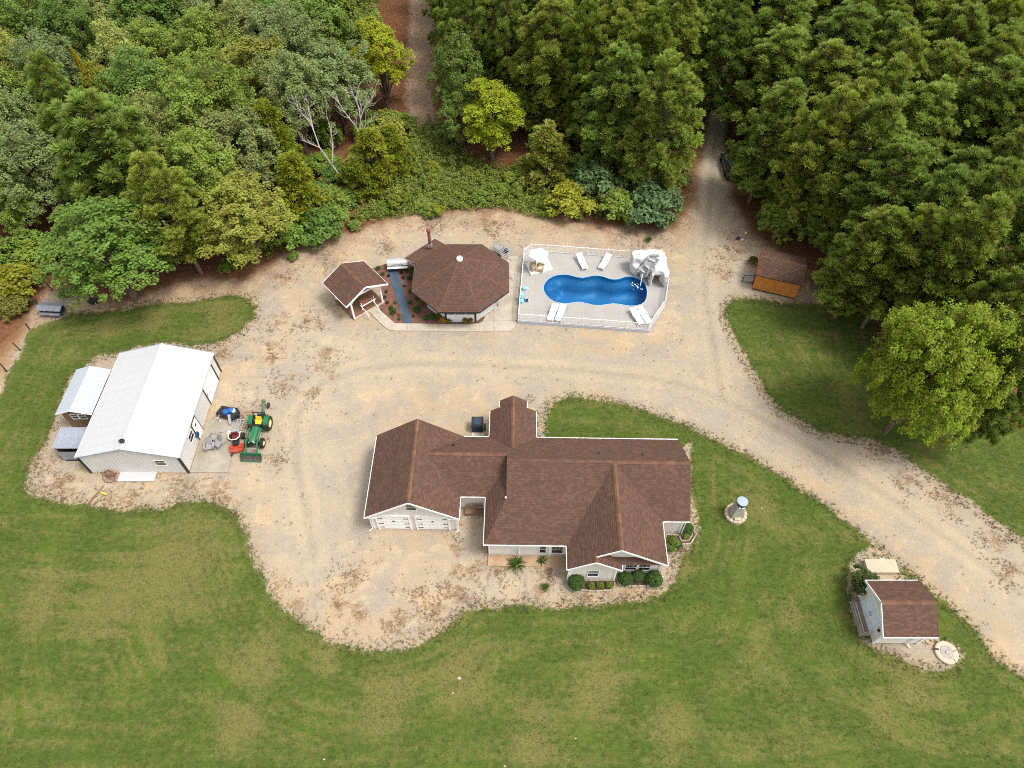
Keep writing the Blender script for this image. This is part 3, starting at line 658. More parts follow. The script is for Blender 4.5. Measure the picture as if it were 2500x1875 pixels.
# air conditioner on its pad, bench in the breezeway nook
t = thing('air_conditioner', 'dark square air conditioning unit on a cream pad behind the house', 'air conditioner', (-2.9, 33.0, 0))
MB().box((0, -.02, .55), (.98, .92, 1.05)).obj('cabinet', M_DARK, t)
mb = MB()
for k in range(7): mb.box((0, -.5, .2+k*.13), (.9, .03, .06))
mb.obj('louvre', mat('dark_blue_metal', (.03, .05, .075), .45, .1), t)
mb = MB(); mb.lathe([(.36, 1.08), (.38, 1.1), (.1, 1.13)], n=18); mb.obj('fan_guard', mat('dark_blue_metal', (.03, .05, .075)), t)
MB().box((0, -.1, .015), (1.02, 1.5, .06)).obj('pad', mat('cream_pad', (.62, .56, .44), .8, .06), t)
MB().box((.62, -.2, .45), (.14, .5, .35)).obj('disconnect_box', M_DARK, t)
t = thing('bench', 'small wooden bench in the nook between garage and porch', 'bench', (-2.95, 25.0, 0), R(-1))
for k in range(3): MB().box((0, -.16+.16*k, .43), (1.35, .145, .04)).obj('slat', M_WOOD, t)
for k in range(2): MB().box((0, .3+.03*k, .66+.16*k), (1.35, .035, .13)).obj('backrest', M_WOOD, t)
for x in (-.6, .6):
    for y in (-.18, .2): MB().box((x, y, .205), (.07, .07, .41)).obj('leg', M_WOOD, t)
# garden beds in front
M_MULCH = mat('dark_mulch', (.085, .05, .038), .98, .3, 6, bump=.8, bscale=25)
M_EDGE = mat('stone_edging', (.33, .27, .21), .9, .25, 4)
def bed(label, pts, h=.07):
    t = thing('garden_bed', label, 'garden bed', (0, 0, 0)); q = [Vector((p.x, p.y)) for p in pts]
    c = sum(q, Vector((0, 0)))/len(q); t.location = (c.x, c.y, 0)
    loc = [(p.x-c.x, p.y-c.y) for p in q]
    MB().prism(loc, -.05, h).obj('mulch', M_MULCH, t)
    n = len(loc)
    per = sum((Vector(loc[i])-Vector(loc[(i+1) % n])).length for i in range(n))
    for i in range(n):
        a = Vector((*loc[i], h)); b = Vector((*loc[(i+1) % n], h)); m_ = max(1, int((b-a).length/.42))
        for k in range(m_):
            p0 = a.lerp(b, k/m_); p1 = a.lerp(b, (k+.93)/m_)
            MB().beam((p0.x, p0.y, .06), (p1.x, p1.y, .06), .11, .16).obj('edging_stone', M_EDGE, t)
    return t
bed('mulch bed with stone edging under the small front gable', [c5(700, 1418), c5(1018, 1420), c5(1020, 1460), c5(1000, 1488), c5(880, 1498), c5(780, 1488), c5(720, 1470)])
bed('mulch bed with shrubs under the paired front windows', [c5(1036, 1390), c5(1335, 1385), c5(1345, 1420), c5(1300, 1455), c5(1180, 1462), c5(1095, 1462), c5(1040, 1440)])
bed('narrow curved mulch bed at the right end of the house', [c5(1382, 1095), c5(1478, 1098), c5(1490, 1140), c5(1545, 1135), c5(1570, 1100), c5(1560, 1050), c5(1600, 1090), c5(1560, 1160), c5(1480, 1165), c5(1440, 1215), c5(1395, 1225)])
# ------------------------------------------------------------------ metal workshop
M_ROOFW = mat('white_metal_roof', (.46, .47, .485), .38, .02, .8, dirt=(.55, .56, .57), dirt_amt=.18, bump=.03, spec=.4)
M_WALLW = mat('white_metal_wall', (.58, .575, .56), .5, .03, 1, dirt=(.5, .46, .40), dirt_amt=.2, bump=.03)
M_TIN = mat('corrugated_tin', (.36, .40, .46), .4, .1, 1.2, metal=.5, bump=.03, dirt=(.2, .2, .2), dirt_amt=.2)
def rib_panel(w, l, ribs, h=.03, t=.012):
    """metal sheet w wide (local x), l long (local y from 0), with raised ribs"""
    prof = []
    for i in range(ribs):
        c = -w/2+w*(i+.5)/ribs; prof += [(c-.05, 0), (c-.025, h), (c+.025, h), (c+.05, 0)]
    prof = [(-w/2, 0)]+prof+[(w/2, 0)]
    mb = MB(); n = len(prof)
    vs = [(x, 0, z) for x, z in prof]+[(x, l, z) for x, z in prof]; fs = [(i, i+1, n+i+1, n+i) for i in range(n-1)]
    vs += [(-w/2, 0, -t), (w/2, 0, -t), (w/2, l, -t), (-w/2, l, -t)]; k = 2*n
    fs += [(k, k+3, k+2, k+1), (0, n, k+3, k), (n-1, k+1, k+2, 2*n-1)]
    mb.add(vs, fs); return mb.mesh('roof_panel')
def panel_slope(parent, e0, e1, r0, n, ribs, m, name='roof_panel'):
    """n panels that run from the eave e0-e1 up to the ridge that starts over e0 at r0"""
    e0, e1, r0 = Vector(e0), Vector(e1), Vector(r0); along = (e1-e0); W = along.length/n; along.normalize()
    up = (r0-e0); Ln = up.length; up.normalize(); nrm = along.cross(up)
    if nrm.z < 0: nrm = -nrm
    M = Matrix((along if along.cross(up).dot(nrm) > 0 else -along, up, nrm)).transposed().to_4x4()
    me = rib_panel(W-.004, Ln, ribs)
    for i in range(n):
        o = link(name, me, m, parent); Mi = M.copy(); Mi.translation = e0+along*(W*(i+.5))+nrm*(.004*(i % 2)); o.matrix_local = Mi
BN = thing('metal_workshop', 'large white metal workshop with white ribbed roof and black corner trim', 'workshop', (-30.1, 33.95, 0))
bx, by = -30.1, 33.95
x0, x1, y0, y1, ez, rz_ = -4.0, 3.88, -5.28, 5.15, 2.5, 3.72
def bw(a, b, z1, tri=None): return rect_wall(a, b, 0, z1, tri)
def metal_wall(parent, a, b, z0, z1, tri=None, name='wall', m=None, pitch=.3):
    mb = MB(); p = [Vector(v) for v in rect_wall(a, b, z0, z1, tri)]; mb.add(p, [tuple(range(len(p)))])
    A = Vector((a[0], a[1], 0)); B = Vector((b[0], b[1], 0)); d = B-A; n = int(d.length/pitch); out = d.cross(Vector((0, 0, 1))).normalized()
    for i in range(n):
        t = (i+.5)/n; q = A+d*t; top = z1
        if tri:
            Lt = (Vector((tri[0], tri[1], 0))-A).length/d.length
            top = z1+(tri[2]-z1)*(t/Lt if t < Lt else (1-t)/(1-Lt))
        mb.box((q.x+out.x*.012, q.y+out.y*.012, (z0+top)/2-.01), (.045, .024, top-z0-.04), rz=math.atan2(d.y, d.x))
    return mb.obj(name, m or M_WALLW, parent)
metal_wall(BN, (x0, y0), (x1, y0), 0, ez, (-.02, y0, rz_-.04)); metal_wall(BN, (x1, y0), (x1, y1), 0, ez-.02)
metal_wall(BN, (x1, y1), (x0, y1), 0, ez, (-.02, y1, rz_-.04)); metal_wall(BN, (x0, y1), (x0, y0), 0, ez-.02)
panel_slope(BN, (x0-.12, y0-.1, ez-.01), (x0-.12, y1+.1, ez-.01), (-.02, y0-.1, rz_), 12, 3, M_ROOFW); panel_slope(BN, (x1+.12, y0-.1, ez-.01), (x1+.12, y1+.1, ez-.01), (-.02, y0-.1, rz_), 12, 3, M_ROOFW)
mb = MB()
for s in (-1, 1): mb.add([(-.02, y0-.12, rz_+.06), (-.02, y1+.12, rz_+.06), (-.02+s*.22, y1+.12, rz_-.01), (-.02+s*.22, y0-.12, rz_-.01)], [(0, 1, 2, 3) if s < 0 else (3, 2, 1, 0)])
mb.obj('ridge_cap', M_ROOFW, BN)
for s, xe in ((-1, x0-.12), (1, x1+.12)):
    for ye in (y0-.12, y1+.12): MB().beam((xe, ye, ez-.03), (-.02, ye, rz_-.02), .03, .10).obj('rake_trim', mat('grey_trim', (.28, .31, .36), .5), BN)
    MB().beam((xe+s*.03, y0-.1, ez-.05), (xe+s*.03, y1+.1, ez-.05), .08, .09).obj('gutter', M_ROOFW, BN)
for x, y in ((x0, y0), (x1, y0), (x1, y1), (x0, y1)): MB().box((x, y, ez/2-.03), (.15, .15, ez-.06)).obj('corner_trim', M_DARK, BN)
MB().box(((x0+x1)/2, y0-.015, .05), (x1-x0-.2, .05, .1)).obj('base_trim', mat('tan_trim', (.42, .33, .22), .8), BN)
MB().box((x1+.015, (y0+y1)/2, .05), (.05, y1-y0-.2, .1)).obj('base_trim', mat('tan_trim', (.42, .33, .22), .8), BN)
d = MB().box((x1+.05, 2.85, 1.12), (.05, 2.5, 2.2)); d = d.obj('sliding_door', M_SIDEW, BN)
for k in range(4): MB().box((x1+.085, 2.0+.56*k, 1.12), (.02, .5, 2.12)).obj('panel', M_SIDEW, d)
MB().box((x1+.06, 4.2, 1.15), (.08, .16, 2.3)).obj('dark_door_strip', M_DARK, BN); MB().box((x1+.06, 1.55, 1.15), (.06, .07, 2.3)).obj('dark_door_strip', M_DARK, BN)  # far strip: shade of the door gap put in as a dark box
MB().box((x1+.09, 1.7, 1.1), (.05, .06, .2)).obj('handle', M_DARK, d)
MB().box((x1+.07, 1.3, 2.32), (.07, 5.6, .07)).obj('door_rail', M_GREYM, BN)
d = MB().box((x1+.045, -1.62, 1.02), (.05, .92, 2.02)).obj('door', M_WHITE, BN)
fr = MB()
for s in (-1, 1): fr.box((x1+.05, -1.62+s*.5, 1.03), (.07, .06, 2.08))
fr.box((x1+.05, -1.62, 2.09), (.07, 1.06, .06)); fr.obj('door_frame', M_DARK, BN)
MB().box((x1+.08, -1.62, 1.5), (.03, .22, .18)).obj('pane', M_GLASS, d); MB().lathe([(.04, 0), (.04, .07)], (x1+.07, -1.95, 1.0), 8, 'X').obj('knob', M_DARK, d)
window(BN, (x1+.02, -2.75, 1.5), .85, .8, 0, 2, (1, 0)); window(BN, (2.2, y0-.02, 1.6), .85, .72, FRONT, 2, (1, 0))
mb = MB().box((-.02, y0+.55, rz_+.14), (.28, .24, .2)); mb.box((-.02, y0+.55, rz_+.25), (.36, .32, .03)); mb.obj('roof_vent', M_DARK, BN)
mb = MB().box((-.3, y0+.75, rz_+.05), (.22, .16, .2)); mb.obj('roof_vent', M_GREYM, BN)
t = thing('hose_reel', 'blue hose reel hanging beside the workshop door', 'hose reel', (bx+x1+.16, by-2.2, .9))
mb = MB()
for k in range(5): mb.lathe([(.20, -.07+.03*k), (.235, -.055+.03*k), (.20, -.04+.03*k)], n=16, axis='X', cap=False)
mb.obj('hose', mat('blue_hose', (.02, .12, .30), .5), t); mb = MB().lathe([(.12, -.1), (.12, .1)], n=12, axis='X'); mb.box((-.08, 0, .1), (.06, .1, .35)); mb.obj('drum', M_DARK, t)
# lean-to with wooden wall, and tin shelter
M_ROOFB = mat('pale_metal_roof', (.38, .42, .465), .4, .03, 1, bump=.03, spec=.4)
t = thing('storage_shed', 'small dark wooden shed with a pale metal gable roof beside the workshop', 'shed', (-35.9, 35.05, 0))
panel_slope(t, (-1.5, -2.35, 2.45), (-1.5, 2.35, 2.45), (-.12, -2.35, 2.95), 5, 3, M_ROOFB); panel_slope(t, (1.5, -2.35, 2.45), (1.5, 2.35, 2.45), (-.12, -2.35, 2.95), 5, 3, M_ROOFB)
for k in range(9):
    z = .15+.24*k; hw = 1.28
    MB().box((-.02, -2.0, z), (2*hw, .05, .225)).obj('board', M_WOOD, t)
mb = MB().add([(-1.3, -2.02, 2.2), (1.3, -2.02, 2.2), (1.3, -2.02, 2.42), (-.1, -2.02, 2.85), (-1.3, -2.02, 2.42)], [(0, 1, 2, 3, 4)]); mb = MB(); mb.slab([(-1.3, -2.0, 2.28), (1.26, -2.0, 2.28), (1.26, -2.0, 2.38), (-.1, -2.0, 2.86), (-1.3, -2.0, 2.38)], .05); mb.obj('gable', M_WOOD, t)
for s in (-1, 1): MB().box((s*1.28-.02, 0, 1.2), (.06, 4.0, 2.35)).obj('wall', M_WOOD, t)
MB().box((-.02, 2.0, 1.2), (2.5, .06, 2.35)).obj('wall', M_WOOD, t)
window(t, (-.35, -2.05, 1.72), .55, .62, FRONT, 2, (1, 0)); window(t, (.3, -2.05, 1.72), .55, .62, FRONT, 2, (1, 0))
for s in (-1.5, 1.5): MB().beam((s, -2.36, 2.43), (-.12, -2.36, 2.93), .03, .09).obj('rake_trim', M_WHITE, t)
MB().box((.2, -2.25, .15), (1.0, .4, .08)).obj('step', M_WOODG, t)
t = thing('tin_shelter', 'low lean-to of grey corrugated tin beside the workshop', 'shelter', (-35.55, 30.65, 0))
panel_slope(t, (-1.15, -.98, 2.08), (1.1, -.98, 2.08), (-1.15, .98, 2.16), 4, 4, M_TIN)
for s in (-1, 1):
    metal_wall(t, (-1.05, -.9), (1.05, -.9), .25, 1.45, m=M_TIN, pitch=.16) if s < 0 else metal_wall(t, (-1.05, .9), (-1.05, -.9), .1, 2.02, m=M_TIN, pitch=.16)
    for y in (-.88, .88): MB().box((s*1.02, y, 1.02), (.08, .08, 2.04)).obj('post', M_WOODG, t)
MB().box((0, 0, .1), (2.1, 1.8, .14)).obj('floor', M_DARK, t); MB().box((.1, -.2, .7), (1.3, .7, 1.1)).obj('cabinet', M_DARK, t)
# concrete pad and the things that stand on it
q = [cb(1500, 812), cb(1728, 816), cb(1640, 1191), cb(1368, 1190)]
mb = MB(); mb.prism([(p.x, p.y) for p in [q[3], q[2], q[1], q[0]]], -.1, .06); mb.obj('concrete_pad', M_PAD, kind='structure')
q = [cb(872, 1192), cb(1135, 1190), cb(1112, 1257), cb(848, 1258)]
mb = MB(); c = sum(q, Vector())/4; mb.prism([(p.x-c.x, p.y-c.y) for p in reversed(q)], .05, .12); mb2 = MB().box((-.9, 0, .02), (.1, .7, .1)).box((.9, 0, .02), (.1, .7, .1))
t = thing('ramp', 'flat white sheet ramp lying in front of the workshop', 'ramp', (c.x, c.y, 0)); mb.obj('sheet', M_ROOFW, t); mb2.obj('runner', M_WOODG, t)
mb = MB()
for k in range(4): mb.box((-1.1+.73*k, 0, .125), (.03, .72, .02))
mb.obj('cleat', M_ROOFW, t)
# tractor with loader and rear cutter
M_GREEN = mat('green_paint', (.014, .135, .058), .35, .06, 3, spec=.5, dirt=(.13, .13, .08), dirt_amt=.5, bump=.03)
M_YEL = mat('yellow_paint', (.70, .50, .05), .4, .05, 3)
M_RIM = mat('cream_rim', (.72, .56, .27), .5, .06, 3)
a = ct(1195, 1215, .2); b_ = ct(1375, 440, .9); fwd = (a-b_).to_2d().normalized(); ang = math.atan2(fwd.y, fwd.x)
rear = ct(1340, 600, .55)
TR = thing('tractor', 'green tractor with front loader bucket and yellow seat', 'tractor', (rear.x, rear.y, 0), ang)   # local +X is forward
def wheel(par, c, r, w, rim):
    tr_ = MB(); tr_.lathe([(rim, -w/2), (r*.93, -w/2), (r, -w*.36), (r, w*.36), (r*.93, w/2), (rim, w/2)], c, 28, 'Y', False)
    for k in range(18):
        for s in (-1, 1):
            th = 2*math.pi*(k+.25*s)/18; M = Matrix.Rotation(-th, 3, 'Y') @ Matrix.Rotation(s*.5, 3, 'X')
            tr_.box((c[0]+math.cos(th)*r, c[1]+s*w*.22, c[2]+math.sin(th)*r), (.05, w*.5, .05), M=Matrix.Rotation(-th, 3, 'Y') @ Matrix.Rotation(s*.5, 3, 'X'))
    wo = MB().obj('wheel', M_BLACK, par) if False else tr_.obj('wheel', M_BLACK, par)
    rm = MB(); rm.lathe([(.04, w*.10), (rim*.55, w*.16), (rim*.9, w*.40), (rim+.005, w*.44), (rim+.005, -w*.44), (rim*.9, -w*.40), (rim*.55, -w*.16), (.04, -w*.10)], c, 24, 'Y'); rm.obj('rim', M_RIM, wo)
    hb = MB(); hb.lathe([(.09, -w*.3), (.09, w*.3)], c, 10, 'Y'); hb.obj('hub', M_RIM, wo)
for s in (-1, 1):
    wheel(TR, (0, s*.68, .62), .62, .36, .34); wheel(TR, (1.85, s*.62, .40), .40, .26, .21)
mb = MB().box((.9, 0, .62), (2.1, .34, .34)); mb.box((0, 0, .62), (.34, 1.2, .22)); mb.box((1.85, 0, .4), (.18, 1.15, .14)); mb.obj('chassis', M_DARK, TR)
hood = MB()
prof = [(-.33, .78), (-.33, 1.02), (-.26, 1.2), (-.12, 1.26), (.12, 1.26), (.26, 1.2), (.33, 1.02), (.33, .78)]
st_ = [(.78, 1.0, 1.02), (1.2, 1.0, 1.0), (1.75, .95, .93), (2.15, .86, .84), (2.25, .74, .78)]
vs = []; n = len(prof)
for x, sw, sh in st_: vs += [(x, y*sw, .78+(z-.78)*sh) for y, z in prof]
fs = [(i*n+k, i*n+(k+1) % n, (i+1)*n+(k+1) % n, (i+1)*n+k) for i in range(len(st_)-1) for k in range(n)]+[tuple(range(n-1, -1, -1)), tuple(range((len(st_)-1)*n, len(st_)*n))]
hood.add(vs, fs); me = hood.mesh('hood'); fix_normals(me); hd = link('hood', me, M_GREEN, TR)
g = MB()
for k in range(6): g.box((2.262, 0, .82+.055*k), (.02, .42, .03))
g.obj('grille', M_DARK, hd)
for s in (-1, 1):
    MB().lathe([(.06, 0), (.065, .03)], (2.24, s*.2, 1.06), 10, 'X').obj('headlight', M_WHITE, hd); MB().box((1.45, s*.335, 1.0), (.9, .012, .06)).obj('side_stripe', M_YEL, hd)
for s in (-1, 1):
    f_ = MB(); pr = [(-.52, .98), (-.38, 1.2), (-.1, 1.3), (.22, 1.28), (.46, 1.08), (.55, .8)]
    vs = [(x, s*.46, z) for x, z in pr]+[(x, s*.86, z-.02) for x, z in pr]+[(x, s*.46, z-.04) for x, z in pr]+[(x, s*.86, z-.06) for x, z in pr]; m_ = len(pr)
    fs = [(i, i+1, m_+i+1, m_+i) for i in range(m_-1)]+[(2*m_+i, 3*m_+i, 3*m_+i+1, 2*m_+i+1) for i in range(m_-1)]+[(m_+i, m_+i+1, 3*m_+i+1, 3*m_+i) for i in range(m_-1)]+[(i, 2*m_+i, 2*m_+i+1, i+1) for i in range(m_-1)]+[(0, m_, 3*m_, 2*m_), (m_-1, 3*m_-1, 4*m_-1, 2*m_-1)]
    f_.add(vs, fs); me = f_.mesh('fender'); fix_normals(me); link('fender', me, M_GREEN, TR)
st = MB(); st.box((.12, 0, .92), (.46, .5, .1)); st.box((-.1, 0, 1.12), (.1, .48, .36), M=Matrix.Rotation(-.2, 3, 'Y')); st.box((.05, .25, .99), (.3, .06, .1)); st.box((.05, -.25, .99), (.3, .06, .1)); st.obj('seat', M_YEL, TR)
mb = MB().box((.58, 0, .62), (.55, .95, .05)); mb.obj('footplate', M_DARK, TR); mb = MB().box((.74, 0, 1.12), (.12, .5, .34)); mb.obj('dashboard', M_DARK, TR)
w_ = MB(); w_.tube([(.62+.06*math.sin(k*.628), .19*math.cos(k*.628), 1.3+.17*math.sin(k*.628)*.5) for k in range(11)], .018, 6, False); w_.tube([(.72, 0, 1.15), (.62, 0, 1.3)], .02, 6); w_.tube([(.62, -.19, 1.3), (.62, .19, 1.3)], .012, 5); w_.obj('steering_wheel', M_DARK, TR)
mb = MB()
for s in (-1, 1): mb.beam((-.35, s*.5, .9), (-.42, s*.5, 1.55), .07, .06)
mb.beam((-.42, -.5, 1.53), (-.42, .5, 1.53), .07, .06); mb.obj('roll_bar', M_DARK, TR)
for s in (-1, 1):
    mb = MB().beam((.95, s*.46, .75), (.95, s*.46, 1.18), .09, .14); mb.obj('loader_mast', M_GREEN, TR)
    mb = MB(); mb.beam((.95, s*.46, 1.15), (2.35, s*.46, .98), .09, .16); mb.beam((2.33, s*.46, 1.0), (3.02, s*.46, .34), .09, .15); mb.obj('loader_arm', M_GREEN, TR)
    MB().tube([(1.1, s*.46, .85), (2.1, s*.46, .92)], .035, 8).obj('lift_cylinder', M_GREYM, TR)
MB().beam((2.62, -.46, .74), (2.62, .46, .74), .07, .07).obj('loader_cross_tube', mat('worn_steel', (.3, .25, .2), .6, .2), TR)
bk = MB(); pr = [(3.0, .62), (3.02, .30), (3.1, .12), (3.2, .06), (3.45, .05)]
vs = [(x, y, z) for y in (-.86, .86) for x, z in pr]; m_ = len(pr); fs = [(i, i+1, m_+i+1, m_+i) for i in range(m_-1)]+[tuple(range(m_)), tuple(range(2*m_-1, m_-1, -1))]
bk.add(vs, fs); bk.beam((3.0, -.87, .63), (3.0, .87, .63), .07, .06); bk.beam((3.45, -.87, .05), (3.45, .87, .05), .06, .03)
for y in (-.86, .86): bk.slab([(3.0, y, .62), (3.02, y, .30), (3.12, y, .12), (3.3, y, .06), (3.62, y, .05)], .02) if False else None
bk.obj('bucket', M_GREEN, TR); MB().slab([(3.06, -.82, .32), (3.06, .82, .32), (3.2, .82, .10), (3.2, -.82, .10)], .01).slab([(3.2, -.82, .085), (3.2, .82, .085), (3.42, .82, .075), (3.42, -.82, .075)], .01).obj('bucket_floor', mat('dark_bucket_steel', (.07, .065, .055), .6, .3, 4), TR)  # bucket inside has a darker colour than the green shell
# three-point hitch and towed cutter with tail wheel
mb = MB()
for s in (-1, 1): mb.beam((-.3, s*.3, .6), (-1.0, s*.32, .42), .06, .06)
mb.beam((-.3, 0, .95), (-1.05, 0, .95), .05, .05); mb.box((-.55, 0, .75), (.4, .7, .3)); mb.obj('hitch', M_DARK, TR)
AG = thing('auger_attachment', 'dull green boom with a small tail wheel hitched behind the tractor', 'tractor attachment', (0, 0, 0), 0)
p1 = ct(1400, 420, .8); p2 = ct(1405, 330, .75); p3 = ct(1395, 215, .7)
M_DGREEN = mat('faded_green_paint', (.11, .16, .09), .6, .15, 4)
AG.location = (p2.x, p2.y, 0); o_ = Vector((p2.x, p2.y, 0)); hc = ct(1480, 285, .22)
mb = MB(); mb.tube([p1-o_, p2-o_, p3-o_], [.11, .1, .09], 8); mb.lathe([(.1, -.14), (.17, -.1), (.17, .12), (.12, .2)], p3-o_, 14); mb.obj('boom', M_DGREEN, AG)
mb = MB(); mb.beam(p2-o_, hc-o_+Vector((-.06, 0, .12)), .06, .08); mb.beam(p1-o_, (p1-o_)*.96+Vector((.02, 0, -.6)), .09, .09); mb.obj('fork', M_DGREEN, AG)
mb = MB(); mb.lathe([(.12, -.06), (.24, -.06), (.24, .06), (.12, .06)], hc-o_, 18, 'X', False); wo = mb.obj('wheel', M_BLACK, AG); mb = MB(); mb.lathe([(.13, -.04), (.13, .04)], hc-o_, 12, 'X'); mb.obj('rim', mat('rusty_red', (.22, .08, .05), .8, .2), wo)
mb = MB(); mb.tube([p3-o_+Vector((0, 0, -.1)), p3-o_+Vector((0, .02, -.69))], .06, 8); mb.obj('foot', M_DGREEN, AG)
# blue and black rotary machine, red mower, frame, chairs
c = ct(770, 425, .4); t = thing('tiller', 'blue and black garden tiller parked beyond the concrete pad', 'tiller', (c.x, c.y, 0), R(-12))
M_BLUE = mat('blue_plastic', (.015, .10, .32), .35, .06, 3, spec=.5)
mb = MB(); mb.prism([(-.9, -.35), (.85, -.55), (.95, .3), (.7, .55), (-.75, .5)], .25, .62); mb.obj('housing', M_DARK, t)
for y in (-.25, .3):
    mb = MB(); mb.lathe([(.04, .6), (.26, .62), (.25, .86), (.17, .93), (.05, .94)], (-.05+.35*(y > 0), y*.4, 0), 14); mb.obj('engine_cover', M_BLUE, t)
mb = MB(); mb.lathe([(.05, .62), (.2, .63), (.2, .8), (.1, .84)], (.5, .15, 0), 14); mb.obj('tank', mat('pale_blue_plastic', (.45, .6, .72), .4), t)
mb = MB(); mb.beam((.35, -.3, .75), (.6, -.95, .25), .22, .06); mb.beam((-.6, -.3, .55), (-.65, -.75, .2), .08, .06); mb.obj('handle', mat('grey_paint', (.30, .30, .33), .5), t)
for x in (-.75, .78):
    mb = MB(); mb.lathe([(.1, -.09), (.26, -.09), (.26, .09), (.1, .09)], (x, 0, .26), 18, 'Y'); mb.obj('wheel', M_BLACK, t)
for x, y in ((-.85, -.5), (-.45, -.72)): MB().lathe([(.03, .05), (.07, .08), (.07, .16), (.03, .19)], (x, y, 0), 10).obj('cap', M_WHITE, t)
c = ct(920, 930, .3); t = thing('riding_mower', 'small red riding mower parked between the pad and tractor', 'mower', (c.x, c.y, .03), R(-78))
M_RED = mat('red_paint', (.40, .045, .022), .5, .12, 3, spec=.4, dirt=(.22, .12, .08), dirt_amt=.5)
mb = MB(); mb.prism([(.25, -.62), (.9, -.55), (1.0, -.2), (1.0, .2), (.9, .55), (.25, .62)], .16, .33); mb.obj('mowing_deck', M_RED, t)
mb = MB(); mb.box((-.1, 0, .42), (1.1, .5, .24)); mb.obj('frame', M_DARK, t)
mb = MB(); mb.box((-.25, 0, .62), (.5, .5, .14)); mb.box((-.5, 0, .82), (.12, .48, .36)); mb.obj('seat', mat('dark_red_seat', (.12, .02, .02), .6), t)
mb = MB(); mb.box((-.75, 0, .58), (.42, .6, .36)); mb.obj('engine', mat('grey_paint', (.30, .30, .33)), t)
mb = MB()
mb.tube([(-.75, -.45, .5), (-.5, -.48, .95), (.05, -.42, 1.0), (.22, -.2, .98), (.22, .2, .98), (.05, .42, 1.0), (-.5, .48, .95), (-.75, .45, .5)], .035, 8); mb.obj('handle_bar', M_WHITE, t)
for s in (-1, 1):
    mb = MB(); mb.lathe([(.1, -.12), (.27, -.12), (.27, .12), (.1, .12)], (-.55, s*.5, .25), 18, 'Y'); mb.obj('wheel', M_BLACK, t)
    mb = MB(); mb.lathe([(.04, -.05), (.13, -.05), (.13, .05), (.04, .05)], (1.08, s*.42, .11), 14, 'Y'); mb.obj('caster', M_BLACK, t); MB().beam((.9, s*.42, .36), (1.08, s*.42, .22), .05, .05).obj('caster_arm', M_RED, t)
    mb = MB().box((.55, s*.32, .40), (.3, .26, .12)); mb.obj('pulley_cover', M_RED, t)
c = ct(820, 665, .1); t = thing('steel_rack', 'bare silver metal rack lying on the concrete pad', 'rack', (c.x, c.y, .06), R(8))
mb = MB()
for k in range(4): mb.beam((.05+.28*k, -.4, .10), (.32+.28*k, .5, .22), .05, .05)
mb.beam((-.1, -.42, .08), (1.15, -.42, .08), .06, .06); mb.beam((.2, .5, .22), (1.3, .5, .22), .06, .06); mb.obj('rail', M_GREYM, t)
mb = MB(); mb.beam((-1.1, -.45, .06), (-.1, -.42, .08), .045, .045); mb.beam((-1.1, -.45, .06), (-1.05, .15, .06), .045, .045); mb.obj('arm', M_GREYM, t)
mb = MB(); mb.lathe([(.03, 0), (.15, .02), (.15, .07), (.03, .09)], (-.1, -.5, .0), 14); mb.obj('disc', M_WHITE, t)
def adirondack(name, label, loc, rz):
    t = thing(name, label, 'chair', loc, rz, 'grey slatted chairs on the concrete pad'); m = mat('grey_plastic', (.27, .265, .27), .6, .06, 3)
    for k in range(5): MB().box((-.22+.11*k, .05-.0, .36-.0), (.1, .55, .03), M=Matrix.Rotation(-.15, 3, 'X')).obj('slat', m, t)
    for k in range(5): MB().box((-.22+.11*k, -.32, .66), (.1, .03, .72-.05*abs(k-2)), M=Matrix.Rotation(.38, 3, 'X')).obj('back_slat', m, t)
    for s in (-1, 1):
        MB().box((s*.36, .02, .56), (.13, .72, .03)).obj('armrest', m, t); MB().box((s*.33, .3, .28), (.05, .1, .55)).obj('leg', m, t); MB().beam((s*.3, .32, .34), (s*.3, -.5, .06), .05, .1).obj('leg', m, t)
    return t
c = ct(600, 960, .3); adirondack('garden_chair', 'grey slatted garden chair facing the mower on the pad', (c.x, c.y, .06), R(150))
c = ct(450, 1010, .3); adirondack('garden_chair', 'grey slatted garden chair standing nearest the workshop wall', (c.x, c.y, .06), R(195))
c = ct(530, 860, .3); t = thing('folded_tarp', 'grey cover bundled with a dark strap behind the garden chairs', 'cover', (c.x, c.y, .06))
mb = MB(); mb.lathe([(.02, .0), (.55, .02), (.52, .25), (.35, .42), (.08, .5)], n=14); me = mb.mesh('cover', smooth=True)
for v in me.vertices: v.co *= 1+.22*math.sin(v.co.x*9+v.co.z*5)*math.cos(v.co.y*7)
link('cover', me, mat('taupe_cloth', (.28, .25, .23), .9, .12, 4), t); mb = MB(); mb.tube([(-.5, -.2, .3), (-.2, -.35, .46), (.1, -.42, .4), (.45, -.35, .2)], .03, 6); mb.obj('strap', mat('dark_red_seat', (.12, .02, .02)), t)
# rusty wheel with tarp, debris
c = cb(785, 1222, .3); t = thing('cart_wheel', 'old rusty spoked wheel leaning on the workshop front', 'wheel', (c.x, c.y, 0)); mrot = Matrix.Rotation(R(-50), 3, 'X')
mb = MB(); pts = [Vector((.5*math.cos(k*.2618), 0, .5*math.sin(k*.2618))) for k in range(25)]; mb.tube([mrot @ p+Vector((0, 0, .36)) for p in pts], .035, 6, False); mb.obj('rim', mat('rust', (.16, .085, .05), .9, .25), t)
mb = MB()
for k in range(10): mb.beam(Vector((0, 0, .36)), mrot @ Vector((.48*math.cos(k*.628), 0, .48*math.sin(k*.628)))+Vector((0, 0, .36)), .022, .022)
mb.obj('spoke', mat('rust', (.16, .085, .05)), t); mb = MB(); mb.lathe([(.07, -.06), (.07, .06)], (0, 0, .36), 10, 'Y'); mb.obj('hub', mat('rust', (.16, .085, .05)), t)
